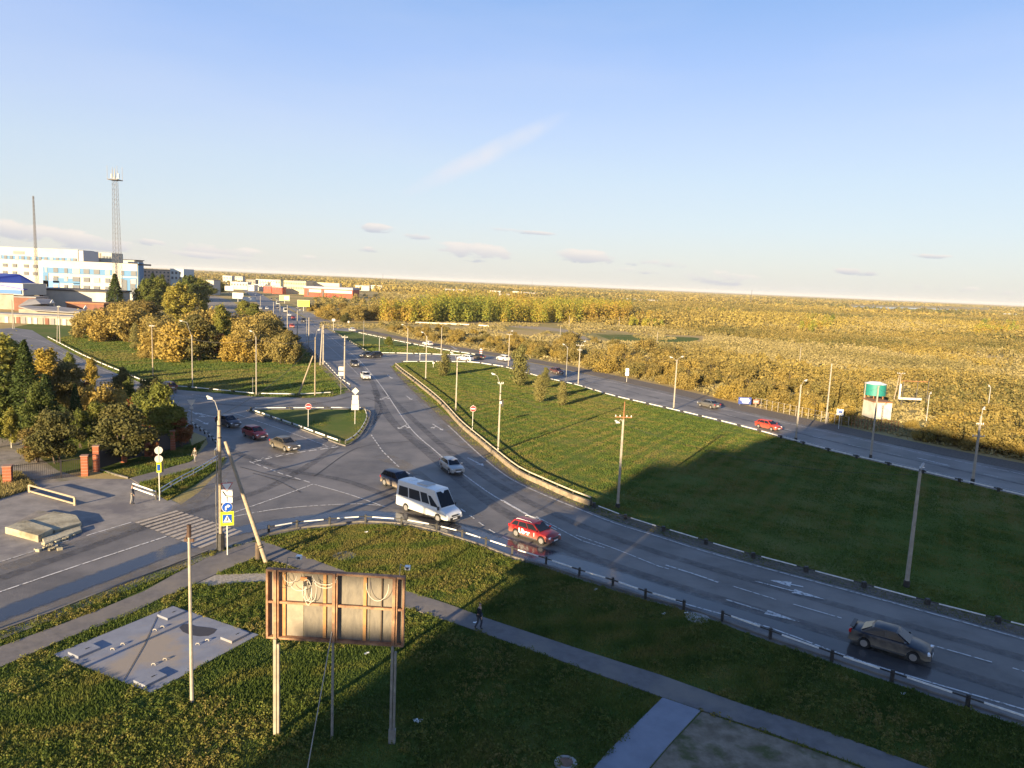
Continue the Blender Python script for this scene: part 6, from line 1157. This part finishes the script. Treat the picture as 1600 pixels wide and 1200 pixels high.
# --- thicket on the upper left lawn
gl_ = [('will0', (150, 527), 478, 1.2, 'willow at the left end of the thicket'), ('will1', (177, 532), 476, 1.2, 'olive willow second from the left in the thicket'), ('will2', (205, 534), 474, 1.2, 'dusty willow above the small lone sapling'), ('poplar0', (211, 545), 506, .9, 'small lone sapling on the lawn before the thicket'), ('will0', (232, 560), 542, 1.5, 'low orange bush beside the rusty-topped pole'), ('brown0', (232, 522), 470, 1.2, 'brownish willow behind the lone sapling'), ('will1', (258, 558), 500, 1.1, 'pale willow right of the rusty-topped pole'), ('will2', (284, 562), 496, 1.1, 'broad willow left of the slim second pole'), ('brown1', (310, 563), 492, 1.1, 'brown bush behind the slim second pole'), ('birch0', (345, 548), 478, 1.0, 'bright orange-yellow tree in the middle of the thicket'), ('red0', (338, 562), 520, 1.3, 'rust-coloured underbrush at the thicket front'), ('will1', (372, 565), 514, 1.0, 'round pale willow left of the slim white pole'), ('will0', (396, 564), 508, .95, 'tall pale willow behind the slim white pole'),
    ('will2', (439, 568), 520, 1.05, 'round golden willow nearest the avenue'), ('brown0', (415, 556), 500, 1.0, 'brown willow between the two round ones'), ('will0', (405, 540), 484, 1.1, 'golden willow at the back right of the thicket'), ('will1', (365, 535), 480, 1.1, 'olive-gold willow behind the orange-yellow tree'), ('will2', (325, 535), 478, 1.2, 'pale willow behind the brown bush'), ('birch1', (285, 515), 444, 1.3, 'large golden tree standing above the thicket'), ('birch0', (268, 500), 448, 1.1, 'second large golden tree left of the biggest'), ('spruce1', (181, 492), 428, 1.4, 'tall yellow-green tree in front of the white hospital block'), ('green1', (232, 492), 436, 1.1, 'dark tree right of the hospital, first'), ('green0', (247, 490), 434, 1.1, 'dark tree right of the hospital, second'), ('spruce1', (240, 484), 427, 1.2, 'dark conifer right of the hospital corner'), ('spruce1', (255, 484), 429, 1.2, 'dark conifer second from the hospital corner'), ('green1', (298, 482), 431, 1.3, 'dark tree right of the five-storey block, first'), ('green0', (312, 480), 436, 1.2, 'dark tree right of the five-storey block, second'), ('spruce1', (290, 478), 430, 1.3, 'dark conifer right of the five-storey block'), ('green0', (380, 500), 470, 1.5, 'dark bush under the white billboard backs'), ('green1', (396, 502), 474, 1.4, 'dark bush nearest the avenue under the billboard backs'), ('brown1', (300, 500), 462, 1.5, 'golden-brown tree behind the thicket'), ('will2', (255, 540), 490, 1.2, 'pale willow behind the rusty-topped pole'), ('will0', (432, 545), 505, 1.0, 'greenish bush along the avenue edge'), ('green0', (468, 566), 540, .9, 'small green bush by the avenue poles'), ('brown1', (456, 548), 517, 1.1, 'shaded bush at the avenue edge'), ('green1', (440, 528), 505, 1.1, 'green shrub beside the avenue kerb'), ('will1', (195, 500), 465, 1.2, 'willow at the back left of the thicket'), ('birch1', (318, 512), 470, 1.0, 'golden tree behind the middle of the thicket'), ('will2', (420, 528), 484, 1.0, 'pale willow top near the avenue'), ('green1', (328, 462), 446, 2, 'dark tree beside the white slab building'), ('green0', (345, 460), 443, 2, 'dark tree at the head of the tree lane'),
    ('red1', (120, 492), 476, 1.4, 'rust-red bush in front of the orange shed'), ('birch1', (75, 455), 412, .6, 'thin birch in front of the far hospital block, right'), ('birch0', (37, 450), 410, .6, 'thin birch in front of the far hospital block, middle'), ('birch1', (18, 448), 412, .6, 'thin birch in front of the far hospital block, left')]
for key, base, top, w, lab in gl_: grow(key, base, top, label=lab, w=w, group='thicket on the upper left lawn')
for key, base, top, w, lab in [('poplar0', (811, 602), 541, 1.15, 'tall leafy column on the big lawn, largest of the row'), ('poplar1', (843, 628), 588, 1.35, 'leafy column on the big lawn nearest to us'), ('poplar0', (878, 634), 597, 1.05, 'small leafy column at the right end of the row'), ('poplar1', (693, 587), 553, 1.5, 'golden bush on the narrow tip of the big lawn'), ('poplar1', (852, 606), 575, 1.1, 'small leafy column half behind the nearest one'), ('green0', (607, 542), 526, 1.3, 'dark round bush on the median lawn')]:
    grow(key, base, top, label=lab, w=w, group='trees on the big lawn')
# --- far row right of the avenue
k = 0
for (x, y, tp_) in ((505, 497, 477), (520, 499, 478), (538, 498, 474), (552, 501, 476), (566, 498, 474), (580, 500, 472), (594, 500, 473), (604, 497, 470), (540, 506, 489), (515, 489, 474), (500, 486, 472), (488, 486, 473)):
    grow(['will0', 'scrub1', 'brown1', 'will2', 'scrub2', 'will1'][k % 6], (x, y), tp_, label='rounded ochre bush in the clump between the red hall and the slip road', w=1.2, group='clump of bushes before the red hall'); k += 1

def inpoly(x, y, P):
    P = np.asarray(P, float); x = np.asarray(x); y = np.asarray(y); r_ = np.zeros(x.shape, bool); j = len(P) - 1
    for i in range(len(P)):
        c = ((P[i, 1] > y) != (P[j, 1] > y)) & (x < (P[j, 0] - P[i, 0]) * (y - P[i, 1]) / (P[j, 1] - P[i, 1] + 1e-12) + P[i, 0]); r_ ^= c; j = i
    return r_
def pxa(X, Y, Z=0):
    v = np.stack([X, Y, np.zeros_like(X) + Z - HC], -1); k = v @ CF; return 800 + FPX * (v @ CR) / k, 600 - FPX * (v @ CU) / k
ZONE = [(595, 512), (640, 528), (720, 541), (800, 553), (870, 565), (950, 581), (1050, 602), (1150, 627), (1300, 659), (1450, 691), (1600, 720), (1800, 765)]     # near limit of the scrub
def nearlimit(x): return np.interp(x, [p[0] for p in ZONE], [p[1] for p in ZONE])
CLEAR = [[(590, 498), (700, 494), (870, 503), (935, 514), (1000, 520), (1105, 526), (1100, 538), (950, 538), (860, 530), (700, 518), (600, 512)], [(1325, 672), (1335, 600), (1400, 598), (1460, 618), (1440, 648), (1412, 690), (1345, 690)], [(600, 479), (668, 484), (668, 497), (600, 496)], [(1325, 476), (1550, 481), (1550, 487), (1330, 483)], [(690, 492), (800, 494), (800, 508), (690, 506)]]
# individual bushes: those nearest the road
cand = []
for _ in range(9000):
    x = random.uniform(600, 1700); y = nearlimit(x) - abs(random.gauss(0, 1)) * 26 - 1
    if random.random() > .5: y = nearlimit(x) - random.uniform(0, 16)
    g = G(x, y)[:2]
    if y < 505 or any(inpoly(x, y, c) for c in CLEAR): continue
    if 1320 < x < 1450 and y > 640: Hm = random.uniform(1.2, 2.2)
    else: Hm = random.uniform(2.3, 5.6) * (1.0 if x > 830 else .7)
    if all((g[0] - c[0]) ** 2 + (g[1] - c[1]) ** 2 > (Hm * .62) ** 2 for c in cand[-400:]) : cand.append((g[0], g[1], Hm))
    if len(cand) >= 205: break
for i, (gx, gy, Hm) in enumerate(cand):
    grow(['scrub0', 'scrub1', 'scrub2', 'scrub3'][i % 4], None, H=Hm, label='ochre and olive bush in the roadside scrub beyond the right-hand road', group='bushes in the roadside scrub', fixed=(gx, gy), w=random.uniform(.95, 1.45))
cand = np.array(cand)
# stuff: the rest of the scrub, the birch wood and the forest to the horizon, as clump meshes
def clumps(name, X, Y, H, R, nf, leaf, tint, m, z0=.15, jt=.15):
    n = len(X); C = np.repeat(np.stack([X, Y, np.zeros(n)], 1), nf, 0); Hh = np.repeat(H, nf); Rr = np.repeat(R, nf); k = n * nf
    d = NR.normal(size=(k, 3)); d /= np.linalg.norm(d, axis=1)[:, None]; d[:, 2] = np.abs(d[:, 2]) * 1.0; q = NR.uniform(.6, 1.08, k)
    off = NR.normal(0, .22, (n, 3)).repeat(nf, 0)
    C[:, 0] += d[:, 0] * Rr * q; C[:, 1] += d[:, 1] * Rr * q; C[:, 2] = Hh * z0 + d[:, 2] ** .8 * Hh * (1 - z0) * q; drop = NR.uniform(0, 1, k) < .25; C[drop, 2] *= NR.uniform(.2, .9, drop.sum())
    T = np.clip(np.repeat(tint, nf) + NR.normal(0, jt, k), 0, 1); o = link(name, quads(C, np.repeat(leaf, nf) * NR.uniform(.6, 1.3, k), d + NR.normal(0, .45, (k, 3)), T, name, m)); return o
def noise2(X, Y, s, seed=0):
    r_ = np.random.default_rng(seed); o = np.zeros_like(X)
    for _ in range(7): a = r_.uniform(0, 6.28); f = s * r_.uniform(.5, 2.2); o += np.sin((X * math.cos(a) + Y * math.sin(a)) * f + r_.uniform(0, 6.28))
    return np.clip(.5 + o / 6.5, 0, 1)
def scatter(n, y0, y1, x0=-.95, x1=.95, p=1.0):
    D = (y0 ** p + NR.uniform(0, 1, n) * (y1 ** p - y0 ** p)) ** (1 / p); return D * NR.uniform(x0, x1, n), D
def keep(X, Y, extra=None):
    x, y = pxa(X, Y); k = (x > 595) & (y < nearlimit(x) - 1.5) & (x < 1750)
    for c in CLEAR: k &= ~inpoly(x, y, c)
    return k, x, y
X, Y = scatter(30000, 95, 420, -.3, .95, 1.6); k, x, y = keep(X, Y)
heath = inpoly(x, y, [(590, 560), (640, 500), (900, 500), (1010, 512), (1250, 540), (1450, 560), (1600, 585), (1600, 600), (1400, 580), (1250, 566), (1060, 552), (900, 556), (800, 548), (700, 545)]); m_ = k & ~heath & (NR.uniform(0, 1, len(X)) < np.clip(2.2 * (noise2(X, Y, .06, 3) - .34), .04, .75))
X1, Y1 = X[m_], Y[m_]; H1 = NR.uniform(1.0, 3.6, len(X1)) * (.35 + 1.0 * noise2(X1, Y1, .07, 33)); tag(clumps('scrub', X1, Y1, H1, H1 * .55, 90, np.full(len(X1), .26), np.clip(.15 + .6 * noise2(X1, Y1, .05, 5) + NR.normal(0, .1, len(X1)), 0, 1), LSTUFF), 'dense ochre and olive scrub spreading beyond the right-hand road', None, kind='stuff')
X2, Y2 = scatter(34000, 95, 1000, -.3, .95, 1.25); k2, x2, y2 = keep(X2, Y2); X2, Y2 = X2[k2], Y2[k2]; H2 = NR.uniform(.3, .9, len(X2)) * (1 + Y2 / 700); tag(clumps('low_heath', X2, Y2, H2, H2 * 1.9, 13, .26 + Y2 / 1500, .2 + .6 * noise2(X2, Y2, .04, 61), LHEATH), 'low ochre heath between the bushes of the plain', None, kind='stuff')
m_ = k & heath; X1, Y1 = X[m_], Y[m_]; H1 = NR.uniform(.5, 1.5, len(X1)); tag(clumps('heath', X1, Y1, H1, H1 * 1.3, 26, np.full(len(X1), .26), .15 + .7 * noise2(X1, Y1, .08, 6), LHEATH), 'low dry heath between the roadside scrub and the birch wood', None, kind='stuff')
X, Y = scatter(26000, 95, 420, -.3, .95, 1.5); x, y = pxa(X, Y); m_ = (inpoly(x, y, CLEAR[1]) & (y < nearlimit(x) - 1)) | (inpoly(x, y, CLEAR[0]) & (noise2(X, Y, .09, 41) > .42) & ~inpoly(x, y, [(850, 500), (935, 534), (905, 536), (840, 512)])); X1, Y1 = X[m_], Y[m_]; H1 = NR.uniform(.25, .9, len(X1)); tag(clumps('dry_grass', X1, Y1, H1, H1 * 1.6, 22, np.full(len(X1), .24), .2 + .7 * noise2(X1, Y1, .12, 6), LHEATH), 'dry grass tussocks in the clearing and round the tank house', None, kind='stuff')
# dry tall grass along the far verge
X, Y = scatter(60000, 90, 330, -.3, .95, 1.4); x, y = pxa(X, Y); m_ = (x > 500) & (x < 1700) & (y > nearlimit(x) - 14) & (y < nearlimit(x) + 1.5); X1, Y1 = X[m_], Y[m_]; H1 = NR.uniform(.3, .9, len(X1)); tag(clumps('verge_grass', X1, Y1, H1, H1 * .8, 9, np.full(len(X1), .16), .3 + .6 * noise2(X1, Y1, .3, 6), LHEATH), 'tall dry grass along the far verge of the right-hand road', None, kind='stuff')
# birch wood in the middle distance
x = NR.uniform(600, 1760, 5200); y = NR.uniform(487, 512, 5200) + np.interp(x, [600, 1000, 1300, 1750], [-4, 0, 12, 22]); ok = (x < 985) & (y < 505) & (y > 479) | (x > 985) & (noise2(x, y * 3, .03, 2) > .55) & (NR.uniform(0, 1, 5200) < .3); ok &= ~((x < 672) & (y < 499)); x, y = x[ok], y[ok]; P = np.array([G(a, b)[:2] for a, b in zip(x, y)])
if len(P):
    X1, Y1 = P[:, 0], P[:, 1]; H1 = NR.uniform(7, 13.5, len(X1)) * np.where(x < 985, 1, .55) * (.75 + .5 * noise2(X1, Y1, .03, 11)); tag(clumps('birch_wood', X1, Y1, H1, H1 * .17 + .7, 210, np.full(len(X1), .36), np.clip(.1 + .95 * noise2(X1, Y1, .05, 9) + NR.normal(0, .15, len(X1)), 0, 1), leafmat('leaf_wood', [(.08, .11, .025), (.15, .18, .032), (.24, .25, .04), (.33, .30, .045), (.38, .29, .045), (.34, .22, .05)], False)), 'belt of yellow-green birches beyond the heath', None, kind='stuff')
# far plain and forest to the horizon
X, Y = scatter(26000, 400, 1100, -.55, .95, 1.35); x, y = pxa(X, Y)
town = inpoly(x, y, [(290, 530), (300, 446), (345, 440), (560, 445), (610, 452), (640, 470), (600, 500), (540, 512), (430, 520)]) | inpoly(x, y, [(-400, 560), (-400, 440), (300, 440), (300, 520), (100, 560)]); k = ~town
for c in CLEAR: k &= ~inpoly(x, y, c)
k &= (NR.uniform(0, 1, len(X)) < np.clip(2.4 * (noise2(X, Y, .02, 8) - .3), .08, 1)) & ((x > 600) | (Y > 700)); k &= ~((x > 940) & (x < 1090) & (Y > 950) & (Y < 1150)); X1, Y1 = X[k], Y[k]; H1 = NR.uniform(1.8, 5.2, len(X1)) + 3.5 * (noise2(X1, Y1, .012, 21) > .62)
tag(clumps('far_scrub', X1, Y1, H1, H1 * .6 + .8, 34, np.full(len(X1), .62), np.clip(.1 + .8 * noise2(X1, Y1, .02, 5) + NR.normal(0, .12, len(X1)), 0, 1), LSTUFF), 'endless ochre scrub on the far plain', None, kind='stuff')
X, Y = scatter(30000, 1000, 5200, -.95, .95, 1.1); k = NR.uniform(0, 1, len(X)) < .35 + .75 * noise2(X, Y, .004, 8); x, y = pxa(X, Y); k &= ~inpoly(x, y, CLEAR[3]); X1, Y1 = X[k], Y[k]; H1 = NR.uniform(3.5, 8, len(X1)) * (1 + .35 * (x[k] < 620)); s_f = Y1 / 1000
tag(clumps('far_forest', X1, Y1, H1, 3 + 2.5 * s_f, 20, .9 + .9 * s_f, np.clip(.05 + .75 * noise2(X1, Y1, .006, 15) + NR.normal(0, .13, len(X1)), 0, 1), LSTUFF), 'autumn forest stretching to the horizon', None, kind='stuff')
# garden greenery among the town buildings
x = NR.uniform(290, 620, 900); y = NR.uniform(447, 500, 900); P = [(a, b) for a, b in zip(x, y) if (b < np.interp(a, [290, 330, 378, 410, 450, 470], [468, 458, 448, 443, 443, 443]) or (a > 490 and 462 < b < 486) or (a > 470 + (b - 447) * 1.3 + 10 and b > 464)) and not inpoly(a, b, [(425, 440), (560, 440), (560, 466), (425, 462)])]
P = np.array([G(a, b)[:2] for a, b in P]); H1 = NR.uniform(2, 6, len(P)); tag(clumps('town_greenery', P[:, 0], P[:, 1], H1, H1 * .6, 60, np.full(len(P), .5), NR.uniform(.05, .75, len(P)), LSTUFF), 'bushes between the far town buildings', None, kind='stuff')
# --- grass blades on the near lawns
def blades(name, poly_px, n, h0, h1, wd, cols, seed, label, holes=(), near=None):
    P = np.array([G(*p)[:2] for p in poly_px]); lo = P.min(0); hi = P.max(0); lo = np.maximum(lo, [-130, 20]); hi = np.minimum(hi, [118, 230]); X = NR.uniform(lo[0], hi[0], n); Y = NR.uniform(lo[1], hi[1], n); ref = 60.; k = inpoly(X, Y, P)
    for hpoly in holes: k &= ~inpoly(X, Y, np.array([G(*p)[:2] for p in hpoly]))
    x, y = pxa(X, Y); k &= (x > -140) & (x < 1780) & (y < 1290) & (y > 500) & (NR.uniform(0, 1, len(X)) < ref / np.maximum(Y, ref)); X, Y = X[k], Y[k]; n = len(X); pn = noise2(X, Y, .55, seed); H = (h0 + (h1 - h0) * NR.uniform(0, 1, n)) * (.5 + .8 * pn); a = NR.uniform(0, 6.28, n); W = wd * NR.uniform(.6, 1.5, n) * np.maximum(1, Y / ref)
    lx, ly = NR.normal(0, .35, n) * H, NR.normal(0, .35, n) * H; V = np.stack([np.stack([X - np.cos(a) * W, Y - np.sin(a) * W, np.full(n, .005)], 1), np.stack([X + np.cos(a) * W, Y + np.sin(a) * W, np.full(n, .005)], 1), np.stack([X + lx, Y + ly, H], 1)], 1).reshape(-1, 3)
    me = bpy.data.meshes.new(name); me.vertices.add(3 * n); me.vertices.foreach_set('co', V.astype(np.float32).ravel()); me.loops.add(3 * n); me.loops.foreach_set('vertex_index', np.arange(3 * n, dtype=np.int32)); me.polygons.add(n); me.polygons.foreach_set('loop_start', np.arange(0, 3 * n, 3, dtype=np.int32)); me.polygons.foreach_set('loop_total', np.full(n, 3, dtype=np.int32))
    big = .45 * noise2(X, Y, .16, seed + 3) + .55 * noise2(X, Y, 1.5, seed + 5); big = np.clip((big - .5) * 1.9 + .48, 0, 1); at = me.attributes.new('tint', 'FLOAT', 'POINT'); at.data.foreach_set('value', np.repeat(np.clip(.08 + .75 * big + NR.normal(0, .06, n), 0, 1), 3).astype(np.float32)); me.update(calc_edges=True)
    return tag(link(name, me, cols), label, None, kind='stuff')
WALKP = [(-260, 1113), (0, 1012), (150, 956), (275, 897), (325, 872), (380, 851), (410, 846), (545, 896), (760, 967), (1035, 1057), (1437, 1197), (1600, 1252), (1600, 1310), (1342, 1197), (1160, 1132), (1035, 1091), (745, 987), (485, 895), (400, 872), (262, 930), (0, 1044), (-260, 1150)]
GRS = leafmat('grass_blades', [(.065, .10, .02), (.095, .13, .024), (.14, .155, .032), (.19, .175, .042), (.23, .18, .06)], False, .3)
GRS2 = leafmat('grass_field', [(.07, .11, .022), (.10, .14, .026), (.14, .155, .032), (.18, .165, .045), (.22, .18, .06)], False, .3)
blades('grass', lawn_near, 900000, .05, .20, .03, GRS, 4, 'rough autumn grass on the near verge', [SL, WALKP, [(1035, 1092), (1094, 1112), (1160, 1134), (1342, 1199), (1500, 1260), (985, 1240), (900, 1235)], [(305, 912), (330, 899), (430, 896), (430, 908), (330, 916)]])
Xw, Yw = scatter(30000, 26, 72, -.9, .9, 1.3); xw, yw = pxa(Xw, Yw); kw = inpoly(Xw, Yw, np.array([G(*p)[:2] for p in lawn_near])) & (noise2(Xw, Yw, .5, 71) > .42) & (xw > -20) & (xw < 1620) & (yw < 1220)
for hp in (SL, WALKP, [(1035, 1092), (1094, 1112), (1160, 1134), (1342, 1199), (1500, 1260), (985, 1240), (900, 1235)], [(305, 912), (330, 899), (430, 896), (430, 908), (330, 916)]): kw &= ~inpoly(Xw, Yw, np.array([G(*p)[:2] for p in hp]))
Xw, Yw = Xw[kw], Yw[kw]; Hw = NR.uniform(.10, .30, len(Xw)); tag(clumps('weeds', Xw, Yw, Hw, Hw * .9, 26, np.full(len(Xw), .045), np.clip(.15 + .7 * noise2(Xw, Yw, .8, 75) + NR.normal(0, .06, len(Xw)), 0, 1), GRS), 'low leafy weeds in the near verge', None, kind='stuff')
blades('grass', FIELD, 1350000, .05, .14, .05, GRS2, 14, 'short green grass on the big lawn')
blades('grass', [(20, 512), (60, 503), (130, 500), (300, 497), (390, 500), (440, 518), (480, 545), (505, 572), (545, 609), (520, 620), (480, 622), (400, 620), (300, 611), (240, 606), (190, 587), (130, 561), (75, 531)], 650000, .05, .2, .05, GRS2, 19, 'short grass on the upper left lawn')
blades('grass', [(522, 517), (575, 522), (635, 536), (680, 545), (755, 556), (640, 552), (590, 552), (575, 551), (545, 533)], 60000, .05, .2, .05, GRS2, 20, 'short grass on the median lawn')
blades('grass', ISL, 120000, .05, .2, .05, GRS2, 15, 'short grass on the traffic island'); 
blades('grass', [(150, 736), (200, 726), (300, 697), (322, 686), (299, 722), (238, 739), (201, 748)], 30000, .05, .25, .04, GRS, 16, 'grass strip before the dark fence'); blades('grass', [(217, 757), (260, 746), (340, 722), (352, 716), (338, 735), (300, 760), (262, 783), (243, 772)], 26000, .08, .35, .04, GRS, 17, 'weedy verge by the two-bar railing')
sheet('lawn', [(217, 757.5), (260, 746.5), (340, 722.5), (352, 717), (338, 735), (300, 762), (262, 783), (243, 772)], .032, LAWN)
blades('grass', [(-20, 748), (30, 738), (46, 752), (60, 762), (20, 774), (-60, 800)], 14000, .15, .5, .04, LHEATH, 18, 'dry weeds at the foot of the left gate pillar')
for k_, r_ in PR.items():
    if k_ not in used:
        for c in list(r_.children): bpy.data.objects.remove(c)
        bpy.data.objects.remove(r_)

# ------------------------------------------------------------------ thin autumn haze
hz = bpy.data.materials.new('haze'); hz.use_nodes = True; n_ = hz.node_tree.nodes; n_.clear(); o_ = n_.new('ShaderNodeOutputMaterial'); pv = n_.new('ShaderNodeVolumePrincipled'); hz.node_tree.links.new(pv.outputs[0], o_.inputs['Volume'])
pv.inputs['Color'].default_value = (.86, .88, .92, 1); pv.inputs['Density'].default_value = HAZE
mb = MB(); mb.box((0, 12800, 30.5), (53000, 26600, 63)); tag(mb.build('haze', hz), 'thin pale haze over the plain', None, kind='stuff')
